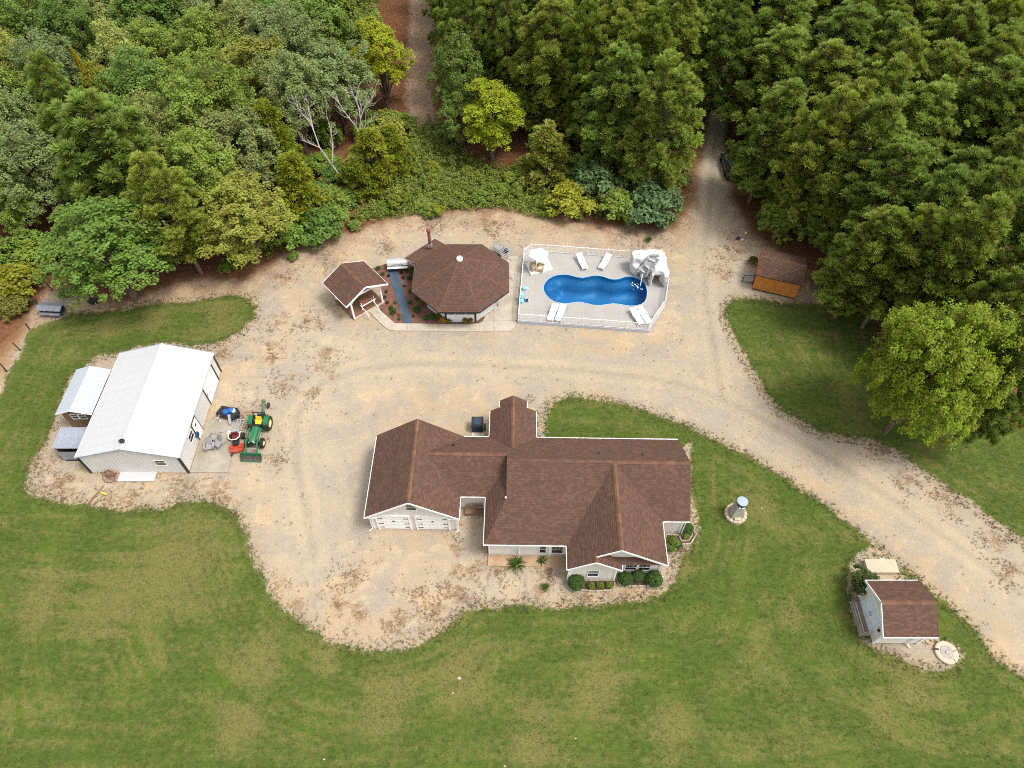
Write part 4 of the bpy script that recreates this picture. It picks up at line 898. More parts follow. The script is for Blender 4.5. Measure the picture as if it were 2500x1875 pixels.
c = cb(795, 1178, .2); t = thing('brush_heap', 'low heap of brown sacking and sticks against the workshop wall', 'heap', (c.x, c.y, 0))
mb = MB(); mb.lathe([(.02, 0), (.5, .02), (.42, .28), (.2, .45), (.02, .48)], n=12); me = mb.mesh('sacking', smooth=True)
for v in me.vertices: v.co *= 1+.25*math.sin(v.co.x*11+1)*math.cos(v.co.y*9)
link('sacking', me, mat('brown_sack', (.26, .17, .11), .95, .25, 5), t); mb = MB(); r_ = random.Random(4)
for k in range(14): mb.tube([(r_.uniform(-.9, .3), r_.uniform(-.2, .3), .05), (r_.uniform(-1.1, .6), r_.uniform(-.2, .3), r_.uniform(.1, .6))], .018, 5)
mb.obj('sticks', M_WOOD, t)
c = cb(700, 1350, .05); t = thing('scrap_pole', 'rusty pole with a yellow bracket lying on the sand near the workshop', 'pole', (c.x, c.y, .03))
mb = MB(); mb.tube([(-.45, -.9, .03), (.25, .8, .06)], .04, 6); mb.tube([(-.35, -.3, .03), (.1, -.1, .05)], .03, 6); mb.obj('pole', mat('rust', (.16, .085, .05)), t); MB().box((.5, .1, .05), (.5, .12, .07), rz=-.3).obj('bracket', M_YEL, t)
# ------------------------------------------------------------------ pavilion
PC = Vector((-4.85, 48.47, 0)); EZ = 2.6; AP = 4.55; RC = AP/math.cos(math.pi/8); TOP = 4.96
PV = thing('pavilion', 'eight-sided open pavilion with brown shingle roof and white centre vent', 'pavilion', PC)
cor = [Vector((RC*math.cos(R(22.5+45*k)), RC*math.sin(R(22.5+45*k)), EZ)) for k in range(8)]; apex = Vector((0, 0, TOP))
roofs = [[cor[k], cor[(k+1) % 8], apex] for k in range(8)]
no = Vector((math.cos(R(135)), math.sin(R(135)), 0)); g_, h_ = cor[3], cor[2]
along = (h_-g_).normalized()
ex0 = g_+no*1.55-along*.12+Vector((0, 0, -.33)); ex1 = h_+no*1.55+along*.12+Vector((0, 0, -.33))
roofs.append([g_-along*.06, ex0, ex1, h_+along*.06])
prf = shingle_roof(PV, roofs, caps=[(apex+(c-apex)*.04, apex+(c-apex)*.985) for c in cor], cap_piece=.36)
for k in range(8):
    if k == 2: continue
    MB().beam(cor[k]-Vector((0, 0, .08)), cor[(k+1) % 8]-Vector((0, 0, .08)), .05, .14).obj('fascia', M_DARK, PV)
MB().beam(g_-Vector((0, 0, .06)), ex0-Vector((0, 0, .06)), .05, .14).obj('rake_board', M_WHITE, PV); MB().beam(h_-Vector((0, 0, .06)), ex1-Vector((0, 0, .06)), .05, .14).obj('rake_board', M_DARK, PV); MB().beam(ex0-Vector((0, 0, .06)), ex1-Vector((0, 0, .06)), .05, .14).obj('fascia', M_DARK, PV)
mb = MB(); mb.lathe([(.3, TOP-.16), (.3, TOP+.02), (.26, TOP+.12), (.12, TOP+.18), (.02, TOP+.19)], n=20); mb.obj('roof_vent', M_WHITE, prf, smooth=False)
c = cp(1207, 195, 2.95); mb = MB(); mb.box((c.x-PC.x, c.y-PC.y, 2.95), (.42, .34, .34)); ch = mb.obj('chimney', M_WOODG, PV)
d_ = cp(1190, 85, 4.9); mb = MB(); mb.tube([(c.x-PC.x, c.y-PC.y, 3.0), (c.x-PC.x, c.y-PC.y, 4.75)], .155, 12); mb.lathe([(.17, 4.72), (.22, 4.76), (.2, 4.95), (.06, 5.02)], (c.x-PC.x, c.y-PC.y, 0), 14); mb.obj('flue', mat('rust_red_pipe', (.19, .075, .055), .6, .25, 4), ch)
AW = 3.35; RW = AW/math.cos(math.pi/8); wc = [Vector((RW*math.cos(R(22.5+45*k)), RW*math.sin(R(22.5+45*k)), 0)) for k in range(8)]
for k in range(8):
    a, b = wc[k], wc[(k+1) % 8]
    MB().box((a.x, a.y, 1.42), (.16, .16, 2.84), rz=R(22.5+45*k)).obj('post', M_DARK, PV)
    if k == 7: continue                      # open side towards the pool
    e = (b-a).normalized(); nn = Vector((e.y, -e.x, 0)); mid = (a+b)/2; Lh = (b-a).length-.17
    wl = MB().box((mid.x, mid.y, .52), (Lh, .09, 1.0), rz=math.atan2(e.y, e.x)).obj('half_wall', M_SIDEW, PV)
    for j in range(6): MB().box((mid.x+nn.x*.052, mid.y+nn.y*.052, .11+.16*j), (Lh, .02, .15), rz=math.atan2(e.y, e.x)).obj('board', M_SIDEW, wl)
    MB().box((mid.x+nn.x*.03, mid.y+nn.y*.03, 1.045), (Lh, .2, .05), rz=math.atan2(e.y, e.x)).obj('rail', M_WHITE, PV)
    for j in (1, 2): q = a.lerp(b, j/3); MB().box((q.x, q.y, 1.9), (.06, .06, 1.66), rz=math.atan2(e.y, e.x)).obj('mullion', M_WHITE, PV)
    MB().box((mid.x, mid.y, 1.9), (Lh, .015, 1.62), rz=math.atan2(e.y, e.x)).obj('screen', mat('dark_screen', (.02, .02, .022), .6, .1), PV)
mb = MB(); mb.prism([(v.x*.97, v.y*.97) for v in wc], .0, .08); mb.obj('floor', M_CONC, PV)
mb = MB(); mb.box((3.15, -1.2, .95), (.6, 1.4, .06)); mb.box((3.15, -1.2, .5), (.45, 1.2, .85)); mb.obj('counter', M_SIDEW, PV)
mb = MB(); mb.beam((AP+.0, .1, 2.5), (AP+.32, .1, 2.2), .06, .06); mb.beam((AP+.32, .1, 2.22), (AP+.3, -.2, 2.1), .05, .05); mb.obj('bracket', M_WOOD, PV)
# ------------------------------------------------------------------ walk, lane, planting bed
walk = [cp(a, b).to_2d() for a, b in [(562, 800), (632, 757), (700, 822), (790, 902), (862, 966), (1050, 968), (1250, 972), (1450, 974), (1640, 972), (1690, 966), (1727, 945), (1744, 912), (1730, 880), (1715, 855), (1800, 780), (1890, 650), (1940, 480), (1970, 308), (2128, 306), (2105, 500), (2085, 700), (2062, 880), (2056, 965), (2030, 1015), (1995, 1040), (1950, 1048), (1600, 1046), (1200, 1042), (960, 1040), (850, 1038), (805, 1030), (765, 1005), (700, 945), (620, 860)]]
mb = MB(); mb.prism([tuple(p) for p in reversed(walk)], -.08, .075); W_ = mb.obj('concrete_walk', M_CONC, kind='structure')
mj = MB()
for a, b in (((985, 968), (985, 1040)), ((1135, 970), (1135, 1042)), ((1290, 973), (1290, 1043)), ((1440, 974), (1440, 1045)), ((1590, 973), (1590, 1046)), ((1690, 968), (1690, 1046)), ((1830, 790), (1830, 1046)), ((1745, 940), (2058, 940)), ((1865, 690), (2085, 690)), ((1930, 490), (2108, 490)), ((2045, 310), (2010, 940)), ((740, 858), (690, 935)), ((640, 762), (572, 812))):
    p, q_ = cp(*a), cp(*b); mj.beam((p.x, p.y, .071), (q_.x, q_.y, .071), .025, .014)
mj.obj('joints', mat('joint', (.25, .21, .16), .95), W_, kind='stuff')
lane = [cp(a, b) for a, b in ((790, 440), (882, 428), (1035, 963), (945, 963))]
mb = MB(); mb.prism([(p.x, p.y) for p in [lane[3], lane[2], lane[1], lane[0]]], -.02, .09)
o = mb.obj('game_lane', mat('blue_grey_court', (.055, .085, .125), .5, .15, .8, dirt=(.14, .18, .23), dirt_amt=.4)); tag(o, 'long narrow blue-grey game lane running across the mulch bed', 'game lane')
bedp = [cp(a, b) for a, b in ((640, 755), (735, 700), (640, 425), (800, 372), (970, 345), (1060, 420), (1090, 700), (1330, 940), (1700, 900), (1738, 905), (1722, 940), (1680, 962), (1300, 968), (862, 962), (790, 898))]
B1 = thing('planting_bed', 'wide reddish mulch bed between the kiosk and the pavilion', 'planting bed', (-9.5, 48, 0)); mb = MB(); mb.prism([(p.x+9.5, p.y-48) for p in reversed(bedp)], -.05, .045)
mb.obj('mulch', mat('red_mulch', (.165, .085, .062), .98, .2, 4, dirt=(.09, .055, .04), dirt_amt=.5, bump=.7, bscale=22), B1)
# steel cooker at the head of the lane
c = cp(888, 375, .6); t = thing('barbecue_cooker', 'wide barbecue cooker with silver lid at the head of the lane', 'barbecue', (c.x, c.y, 0), R(4))
mb = MB(); mb.prism([(-1.0, -.42), (1.0, -.42), (1.0, .42), (-1.0, .42)], .35, .72); mb.obj('body', M_DARK, t)
mb = MB(); pr = [(-.46, .72), (-.46, .8), (-.36, 1.0), (-.1, 1.1), (.2, 1.1), (.44, .98), (.46, .72)]; m_ = len(pr)
mb.add([(x, y, z) for x in (-1.02, 1.02) for y, z in pr], [(i, m_+i, m_+(i+1) % m_, (i+1) % m_) for i in range(m_)]+[tuple(range(m_)), tuple(range(2*m_-1, m_-1, -1))]); me = mb.mesh('lid'); fix_normals(me); link('lid', me, mat('brushed_steel', (.6, .62, .64), .35, .05, 3, metal=.6, bump=.02), t)
MB().box((0, -.62, .62), (2.0, .3, .035)).obj('shelf', M_WHITE, t); MB().tube([(-.6, -.5, .86), (.6, -.5, .86)], .025, 6).obj('handle', M_DARK, t)
for x in (-.9, .9):
    for y in (-.36, .36): MB().box((x, y, .18), (.08, .08, .36)).obj('leg', M_DARK, t)
# cart beyond the pavilion
c = cp(1900, 255, .4); t = thing('utility_cart', 'grey wire utility cart parked behind the pavilion', 'cart', (c.x, c.y, 0), R(-42))
mb = MB()
for k in range(9): mb.beam((-1.0+.25*k, -.45, .55), (-1.0+.25*k, .45, .55), .03, .03)
mb.obj('grid_bars', M_GREYM, t); mb = MB()
for s in (-.46, .46): mb.beam((-1.05, s, .55), (1.05, s, .55), .05, .05); mb.beam((-1.05, s, .82), (1.05, s, .82), .04, .04); [mb.beam((x, s, .55), (x, s, .82), .03, .03) for x in (-1, -.5, 0, .5, 1)]
mb.obj('side_rail', M_GREYM, t)
for s in (-1, 1):
    mb = MB(); mb.lathe([(.14, -.07), (.27, -.07), (.27, .07), (.14, .07)], (.25, s*.56, .27), 16, 'Y'); mb.obj('wheel', M_BLACK, t)
MB().beam((1.0, 0, .5), (1.7, 0, .3), .06, .06).obj('tongue', M_GREYM, t); MB().box((-.3, 0, .68), (.8, .6, .2)).obj('crate', mat('grey_plastic', (.27, .265, .27)), t)
# ------------------------------------------------------------------ kiosk
kf = cp(570, 605, 3.55); kb = cp(335, 375, 3.55); ax = (kf-kb).to_2d().normalized(); kc = (kf+kb)/2
KS = thing('kiosk', 'small open gabled shelter with brown shingle roof and white trim', 'shelter', (kc.x, kc.y, 0), math.atan2(ax.y, ax.x))  # +X towards the viewer end
hl = (kf-kb).length/2; hw = 2.3; ke, kr = 2.45, 3.55
shingle_roof(KS, [[(-hl, 0, kr), (hl, 0, kr), (hl, s*hw, ke), (-hl, s*hw, ke)] for s in (-1, 1)], caps=[((-hl, 0, kr), (hl, 0, kr))])
for s in (-1, 1):
    for x in (-hl-.02, hl+.02): MB().beam((x, s*(hw+.02), ke-.07), (x, 0, kr-.07), .045, .17).obj('rake_board', M_WHITE, KS)
    MB().beam((-hl, s*(hw+.02), ke-.06), (hl, s*(hw+.02), ke-.06), .045, .13).obj('fascia', M_WHITE, KS)
    for x in (-hl+.45, hl-.45):
        MB().box((x, s*1.62, 1.28), (.15, .15, 2.5)).obj('post', M_WHITE, KS); MB().beam((x, s*1.55, 1.95), (x, s*1.05, 2.5), .08, .08).obj('brace', M_WHITE, KS)
    MB().beam((hl-.45, s*1.62, 2.47), (-hl+.45, s*1.62, 2.47), .12, .15).obj('beam', M_WHITE, KS)
for x in (-hl+.45, hl-.45): MB().beam((x, -1.62, 2.58), (x, 1.62, 2.58), .1, .14).obj('tie_beam', M_WHITE, KS)
mb = MB().box((0, 0, .06), (2*hl-.6, 3.5, .12)); mb.obj('floor', mat('brown_floor', (.16, .085, .05), .9, .2, 2), KS)
mb = MB(); mb.beam((hl-.32, -1.75, .08), (hl-.32, 1.75, .08), .16, .18); mb.obj('sill', M_CONC, KS)
sw = MB()
for k in range(5): MB().box((hl-1.0+.1*k-.2, .25, 1.02-.05*k), (.09, 1.35, .03), rz=0).obj('slat', mat('red_brown_wood', (.24, .11, .07), .8, .2, 3), KS)
for y in (-.45, .95): MB().box((hl-.8, y, .58), (.08, .06, 1.0)).obj('bench_leg', M_WHITE, KS)
MB().beam((hl-.55, -.5, .86), (hl-.55, 1.0, .86), .05, .1).obj('bench_rail', M_WHITE, KS)
for y in (-.62, .62):
    mb = MB(); mb.tube([(hl-.7, y, .95), (hl-.2, y, .95), (hl+.5, y, .78), (hl+.62, y, .1)], .03, 6); mb.obj('handrail', M_WHITE, KS)
# ------------------------------------------------------------------ pool deck, fence, pool
M_DECK = mat('grey_deck', (.33, .32, .305), .8, .05, .6, dirt=(.34, .32, .30), dirt_amt=.25, bump=.06)
DZ = .30
deck = [Vector(p) for p in ((.53, 44.93), (12.8, 43.72), (14.72, 46.8), (15.35, 49.5), (15.3, 53.2), (3.55, 54.5), (1.9, 54.62), (1.18, 53.9))]
PD = thing('pool_deck', 'raised grey pool deck with clipped corners beside the pavilion', 'deck', (8, 49, 0))
def tri_holes(outer, hole, z):
    pts = [Vector((p.x, p.y)) for p in outer]+[Vector((p.x, p.y)) for p in hole]; n = len(outer); m_ = len(hole)
    ed = [(i, (i+1) % n) for i in range(n)]+[(n+i, n+(i+1) % m_) for i in range(m_)]
    vs, _, fs, _, _, _ = delaunay_2d_cdt(pts, ed, [], 0, 1e-6)
    H = np.array([tuple(p) for p in hole]); keep = []
    cx = np.array([sum(vs[i].x for i in f)/len(f) for f in fs]); cy = np.array([sum(vs[i].y for i in f)/len(f) for f in fs])
    O = np.array([tuple(p) for p in outer]); ok = (sd_poly(cx, cy, O) > 0) & (sd_poly(cx, cy, H) < 0)
    return [(v.x, v.y, z) for v in vs], [tuple(f) for f, k in zip(fs, ok) if k]
pool_ring = [Vector(p) for p in POOL]
vs, fs = tri_holes(deck, pool_ring, DZ)
mb = MB(); mb.add([(x-8, y-49, z) for x, y, z in vs], fs); me = mb.mesh('deck_surface')
for p in me.polygons: pass
bm = bmesh.new(); bm.from_mesh(me); bmesh.ops.recalc_face_normals(bm, faces=bm.faces)
if sum(f.normal.z for f in bm.faces) < 0: bmesh.ops.reverse_faces(bm, faces=bm.faces)
bm.to_mesh(me); bm.free(); link('deck_surface', me, M_DECK, PD)
mj = MB()
for px_, y0_, y1_ in ((1110, 870, 1020), (1110, 290, 490), (800, 850, 990), (1400, 860, 1060), (700, 300, 470), (1400, 300, 520), (420, 520, 950)):
    a, b = cl(px_, y0_, DZ), cl(px_-10, y1_, DZ); mj.beam((a.x-8, a.y-49, DZ+.001), (b.x-8, b.y-49, DZ+.001), .022, .008)
for py_, xa, xb in ((905, 240, 1500), (420, 650, 1500)):
    a, b = cl(xa, py_, DZ), cl(xb, py_+40, DZ); mj.beam((a.x-8, a.y-49, DZ+.002), (b.x-8, b.y-49, DZ+.002), .022, .008)
mj.obj('joints', mat('deck_joint', (.30, .29, .28), .9), PD, kind='stuff')
M_SKIRT = mat('blue_grey_skirt', (.40, .43, .50), .7, .06, 1)
for i in range(len(deck)):
    a, b = deck[i], deck[(i+1) % len(deck)]; MB().beam((a.x-8, a.y-49, DZ/2-.03), (b.x-8, b.y-49, DZ/2-.03), .05, DZ+.05).obj('skirt_board', M_SKIRT, PD)
# fence of white pickets
FN = thing('pool_fence', 'white picket fence round the pool deck', 'fence', (8, 49, DZ)); PK = MB(); post_me = None
runs = [(0, 1), (1, 2), (2, 3), (4, 5), (5, 6), (6, 7), (7, 0)]; FH = .98
def inset(p, k=.07): c = Vector((8, 49)); d = (c-p).normalized(); return p+d*k
for i, j in runs:
    a, b = inset(deck[i]), inset(deck[j])
    if (i, j) == (4, 5): a = a.lerp(b, .30)
    a3 = Vector((a.x-8, a.y-49, 0)); b3 = Vector((b.x-8, b.y-49, 0)); Ld = (b3-a3).length; n = max(1, round(Ld/2.0))
    dd = (b3-a3).normalized(); yaw = math.atan2(dd.y, dd.x)
    for k in range(n+1):
        q = a3.lerp(b3, k/n)
        if k == n and (i, j) not in ((2, 3),): continue
        mb = MB().box((q.x, q.y, FH/2), (.10, .10, FH+.06), rz=yaw); mb.lathe([(.08, FH+.03), (.085, FH+.05), (.01, FH+.11)], (q.x, q.y, 0), 4); mb.obj('post', M_WHITE, FN)
    for z, hh in ((FH-.05, .055), (.10, .05)): MB().beam(a3+Vector((0, 0, z)), b3+Vector((0, 0, z)), .04, hh).obj('rail', M_WHITE, FN)
    m_ = int(Ld/.125)
    for k in range(m_): q = a3.lerp(b3, (k+.5)/m_); PK.box((q.x, q.y, FH/2), (.046, .024, FH-.06), rz=yaw)
PK.obj('pickets', M_WHITE, FN, kind='stuff')
# the pool: shell, coping, steps, water
PL = thing('swimming_pool', 'freeform blue swimming pool set in the grey deck', 'swimming pool', (8, 49, 0))
def smooth_ring(pts, sub=3):
    out = []; n = len(pts)
    for i in range(n):
        p0, p1, p2, p3 = pts[i-1], pts[i], pts[(i+1) % n], pts[(i+2) % n]
        for k in range(sub):
            t = k/sub; out.append(.5*((2*p1)+(p2-p0)*t+(2*p0-5*p1+4*p2-p3)*t*t+(3*p1-p0-3*p2+p3)*t**3))
    return out
ring = pool_ring; nR = len(ring)
cen = sum(ring, Vector((0, 0)))/nR
area = sum(ring[i].x*ring[(i+1) % nR].y-ring[(i+1) % nR].x*ring[i].y for i in range(nR))/2; sgn = 1 if area > 0 else -1
def ring_in(d):
    out = []
    for i in range(nR):
        t = (ring[(i+1) % nR]-ring[i-1]).normalized(); nrm = Vector((-t.y, t.x))*sgn
        dd = d(ring[i]) if callable(d) else d; out.append(ring[i]+nrm*dd)
    return out
def led(p): k = max(0, min(1, (p.y-cen.y-.6)/.8)); return .10+.55*k+(.35 if p.x < cen.x-3.6 else 0)*max(0, min(1, (cen.x-3.2-p.x)/1.2))
loops = [(ring, DZ+.02), (ring_in(.03), DZ-.12), (ring_in(.06), -.22), (ring_in(led), -.26), (ring_in(lambda p: led(p)+.06), -.9), (ring_in(lambda p: led(p)+.45), -1.25), (ring_in(lambda p: led(p)+.9), -1.45)]
mb = MB(); vs = []; fs = []
for rg, z in loops: vs += [(p.x-8, p.y-49, z) for p in rg]
for i in range(len(loops)-1):
    for k in range(nR): fs.append((i*nR+k, i*nR+(k+1) % nR, (i+1)*nR+(k+1) % nR, (i+1)*nR+k))
base_i = (len(loops)-1)*nR
for tr_ in tessellate_polygon([[Vector((p.x, p.y, 0)) for p in loops[-1][0]]]): fs.append(tuple(base_i+i for i in tr_))
mb.add(vs, fs)
def pool_mat():
    m, nt, b = new_mat('pool_shell'); tc = N(nt, 'ShaderNodeTexCoord').outputs['Object']
    f = noise_n(nt, tc, 9, 4, .7, 1.0); f2 = noise_n(nt, tc, .35, 3)
    c = mix_n(nt, ramp_n(nt, f2, .35, .65), (.0, .115, .30), (.0, .14, .355)); c = mix_n(nt, math_n(nt, 'MULTIPLY', ramp_n(nt, f, .52, .68), .6), c, (.04, .32, .62))  # lighter specks paint the water's sparkle into the shell colour
    nt.links.new(c, b.inputs['Base Color']); b.inputs['Roughness'].default_value = .5; return m
M_POOL = pool_mat(); me = mb.mesh('shell', smooth=True); fix_normals(me)
for p in me.polygons: p.flip()
link('shell', me, M_POOL, PL)
M_COPE = mat('pale_blue_coping', (.34, .47, .58), .5, .05, 3)
cop = MB(); o1 = ring_in(-.065); cv = [(p.x-8, p.y-49, DZ+.03) for p in ring]+[(p.x-8, p.y-49, DZ+.03) for p in o1]+[(p.x-8, p.y-49, DZ-.06) for p in ring]+[(p.x-8, p.y-49, DZ-.03) for p in o1]
cop.add(cv, [(k, (k+1) % nR, nR+(k+1) % nR, nR+k) for k in range(nR)]+[(2*nR+k, 2*nR+(k+1) % nR, (k+1) % nR, k) for k in range(nR)]+[(nR+k, nR+(k+1) % nR, 3*nR+(k+1) % nR, 3*nR+k) for k in range(nR)]); me = cop.mesh('coping'); fix_normals(me); link('coping', me, M_COPE, PL)
sc_ = cl(585, 660, -.5)
for k in range(4):
    rr = 1.55-.28*k; n = 18
    pts = [(sc_.x-8-.9+rr*math.cos(R(-78+156*i/n)), sc_.y-49+1.15*rr*math.sin(R(-78+156*i/n))) for i in range(n+1)]
    mb = MB(); mb.prism(pts, -1.5, -.95+.2*k); mb.obj('step', M_POOL, PL)
def water_mat():
    m = bpy.data.materials.new('pool_water'); m.use_nodes = True; nt = m.node_tree; nt.nodes.clear()
    out = N(nt, 'ShaderNodeOutputMaterial'); tr_ = N(nt, 'ShaderNodeBsdfTransparent'); tr_.inputs[0].default_value = (.58, .88, .98, 1)
    gl = N(nt, 'ShaderNodeBsdfGlossy'); gl.inputs['Roughness'].default_value = .05; fr = N(nt, 'ShaderNodeFresnel'); fr.inputs[0].default_value = 1.33
    tc = N(nt, 'ShaderNodeTexCoord').outputs['Object']; bp = N(nt, 'ShaderNodeBump'); bp.inputs['Strength'].default_value = .5; bp.inputs['Distance'].default_value = .06
    nt.links.new(noise_n(nt, tc, 3.2, 3, .6, .6), bp.inputs['Height']); nt.links.new(bp.outputs[0], gl.inputs['Normal']); nt.links.new(bp.outputs[0], fr.inputs['Normal'])
    mx = N(nt, 'ShaderNodeMixShader'); nt.links.new(fr.outputs[0], mx.inputs[0]); nt.links.new(tr_.outputs[0], mx.inputs[1]); nt.links.new(gl.outputs[0], mx.inputs[2]); nt.links.new(mx.outputs[0], out.inputs[0]); return m
wr = ring_in(.025); mb = MB(); wv_ = [(p.x-8, p.y-49, DZ-.11) for p in wr]; mb.add(wv_, [tuple(t) for t in tessellate_polygon([[Vector((p.x, p.y, 0)) for p in wr]])])
me = mb.mesh('water'); fix_normals(me)
if me.polygons[0].normal.z < 0:
    for p in me.polygons: p.flip()
link('water', me, water_mat(), PL)
r_ = random.Random(8); mb = MB()
for k in range(22):
    u = r_.random(); c = cl(1555+135*u+r_.gauss(0, 14), 590+70*u+r_.gauss(0, 16), DZ-.10); mb.lathe([(.01, 0), (r_.uniform(.02, .06), .01), (.01, .03)], (c.x-8, c.y-49, DZ-.105), 7)
mb.obj('splash_foam', mat('white_foam', (.85, .9, .93), .4, .05), PL, kind='stuff')
# ------------------------------------------------------------------ rock slide
M_ROCK = mat('white_artificial_rock', (.57, .565, .55), .95, .06, 1.2, dirt=(.42, .40, .37), dirt_amt=.35, bump=.5, bscale=6, spec=.05)
RK = thing('rock_slide', 'white artificial rock grotto with a grey stepped water slide and cave arch', 'water slide', (13.4, 51.2, DZ))
def bl(cx, cy, cz, rx, ry, rz):
    return (Vector((cx-13.4, cy-51.2, cz)), Vector((rx, ry, rz)))
blocks = [(11.9, 13.6, 51.25, 52.7, 0, 2.0), (13.3, 14.9, 51.0, 52.75, 0, 2.12), (14.45, 15.1, 50.0, 52.3, 0, 1.95), (13.75, 15.1, 49.6, 51.2, 1.38, 2.0), (14.72, 15.12, 49.25, 50.5, 0, 1.7), (13.48, 13.85, 49.45, 50.6, 0, 1.7), (12.75, 13.6, 50.6, 51.5, 0, .95), (12.0, 12.6, 50.95, 51.5, 0, 1.2), (13.3, 14.1, 51.0, 51.6, 0, 1.9), (14.0, 14.9, 50.9, 51.6, 0, 1.9)]
bm = bmesh.new(); r_ = random.Random(12)
for a0, a1, b0, b1, c0, c1 in blocks:
    M = Matrix.Translation(((a0+a1)/2-13.4, (b0+b1)/2-51.2, (c0+c1)/2)) @ Matrix.Diagonal((a1-a0, b1-b0, c1-c0, 1))
    vv = bmesh.ops.create_cube(bm, size=1, matrix=M)['verts']
    for v in vv: v.co += Vector((r_.gauss(0, .07), r_.gauss(0, .07), r_.gauss(0, .05)))
me = bpy.data.meshes.new('rock_blobs'); bm.to_mesh(me); bm.free(); tmp = bpy.data.objects.new('rock_tmp', me); COL.objects.link(tmp)
md = tmp.modifiers.new('r', 'REMESH'); md.mode = 'VOXEL'; md.voxel_size = .09
md2 = tmp.modifiers.new('s', 'SMOOTH'); md2.factor = .5; md2.iterations = 14
dg = bpy.context.evaluated_depsgraph_get(); rm = bpy.data.meshes.new_from_object(tmp.evaluated_get(dg)); bpy.data.objects.remove(tmp)
co_ = np.empty(len(rm.vertices)*3, np.float32); rm.vertices.foreach_get('co', co_); co_ = co_.reshape(-1, 3); no_ = np.empty(len(rm.vertices)*3, np.float32); rm.vertices.foreach_get('normal', no_); no_ = no_.reshape(-1, 3)
dsp = .05*(np.sin(co_[:, 0]*5.1+co_[:, 2]*3)*np.sin(co_[:, 1]*4.3+1)+.6*np.sin(co_[:, 0]*9+co_[:, 1]*7)*np.sin(co_[:, 2]*8+2))
co_ += no_*dsp[:, None]; co_[:, 2] = np.maximum(co_[:, 2], 0.0); rm.vertices.foreach_set('co', co_.ravel()); rm.polygons.foreach_set('use_smooth', [True]*len(rm.polygons)); rm.name = 'rock'; rm.materials.clear()
link('rock', rm, M_ROCK, RK)
M_FLUME = mat('grey_flume', (.29, .30, .305), .6, .2, 5, dirt=(.13, .14, .15), dirt_amt=.6)
path = [cl(1815, 285, 2.5), cl(1785, 335, 2.25), cl(1735, 395, 1.85), cl(1695, 440, 1.45), cl(1672, 482, 1.12)]
pl_ = [p-Vector((13.4, 51.2, DZ-.05)) for p in path]
def trough(pts, w, h, steps):
    mb = MB(); vs = []; prof = [(-w/2-.08, h), (-w/2, h), (-w*.32, .04), (0, 0), (w*.32, .04), (w/2, h), (w/2+.08, h), (w/2+.06, -.25), (-w/2-.06, -.25)]; n = len(prof)
    for i, p in enumerate(pts):
        d = (pts[min(i+1, len(pts)-1)]-pts[max(0, i-1)]).normalized(); r = d.cross(Vector((0, 0, 1))).normalized(); u = r.cross(d)
        vs += [p+r*a+u*b for a, b in prof]
    fs = [(i*n+k, i*n+(k+1) % n, (i+1)*n+(k+1) % n, (i+1)*n+k) for i in range(len(pts)-1) for k in range(n)]+[tuple(range(n)), tuple(range((len(pts)-1)*n, len(pts)*n))]
    mb.add(vs, fs); me = mb.mesh('slide_flume'); fix_normals(me); return me
fine = []
for i in range(len(pl_)-1):
    for k in range(4): fine.append(pl_[i].lerp(pl_[i+1], k/4))
fine.append(pl_[-1])
fo = link('slide_flume', trough(fine, .98, .20, 0), M_FLUME, RK)
for k in range(3):
    q_ = fine[3+5*k] if 3+5*k < len(fine) else fine[-1]; d = (fine[min(4+5*k, len(fine)-1)]-fine[min(2+5*k, len(fine)-2)]).normalized(); r = d.cross(Vector((0, 0, 1))).normalized()
    MB().beam(q_-r*.36+Vector((0, 0, .045)), q_+r*.36+Vector((0, 0, .045)), .3, .03).obj('ledge', mat('flume_ledge', (.40, .42, .43), .5, .1), fo)
MB().beam(pl_[0]+Vector((-.34, .1, .15)), pl_[0]+Vector((.42, .1, .15)), .22, .18).obj('platform', M_FLUME, RK)
mb = MB(); e_ = pl_[-1]; mb.tube([e_+Vector((0, -.02, .05)), e_+Vector((-.05, -.35, -.2)), e_+Vector((-.1, -.55, -1.1))], [.05, .04, .05], 6); mb.obj('water_jet', mat('white_foam', (.85, .9, .93)), RK)
# ------------------------------------------------------------------ canopy, chairs, loungers, tubs
cpos = [cl(300, 362, DZ), cl(365, 500, DZ), cl(625, 430, DZ), cl(552, 280, DZ)]; cc = sum(cpos, Vector())/4; cc.z = 0
t = thing('canopy', 'white peaked canopy over a pale platform in the deck corner', 'canopy', (cc.x, cc.y, DZ))
lq = [(p.x-cc.x, p.y-cc.y) for p in cpos]; mb = MB(); mb.prism(lq, .0, .16); mb.obj('platform', mat('pale_platform', (.64, .635, .63), .7, .04), t)
cx, cy = cl(455, 250, 2.2).x-cc.x, cl(455, 250, 2.2).y-cc.y
for k in range(6):
    th = k*math.pi/3+.3; a = (cx+1.02*math.cos(th), cy+.95*math.sin(th), 2.0); th2 = th+math.pi/3; b = (cx+1.02*math.cos(th2), cy+.95*math.sin(th2), 2.0)
    mb = MB(); mid = ((a[0]+b[0])/2*.995+cx*.005, (a[1]+b[1])/2, 1.98); mb.add([a, mid, b, (cx, cy, 2.62), (a[0]+.0, a[1], 1.84), (mid[0], mid[1], 1.86), (b[0], b[1], 1.84)], [(0, 1, 3), (1, 2, 3), (4, 5, 1, 0), (5, 6, 2, 1)]); mb.obj('fabric_panel', mat('white_canvas', (.80, .80, .80), .8, .03, 2), t)
    if k % 2 == 0 or k == 3: MB().tube([(a[0], a[1], .1), (a[0], a[1], 2.0)], .03, 6).obj('pole', M_WHITE, t)
MB().lathe([(.05, 2.58), (.06, 2.7), (.01, 2.78)], (cx, cy, 0), 10).obj('finial', M_WHITE, t)
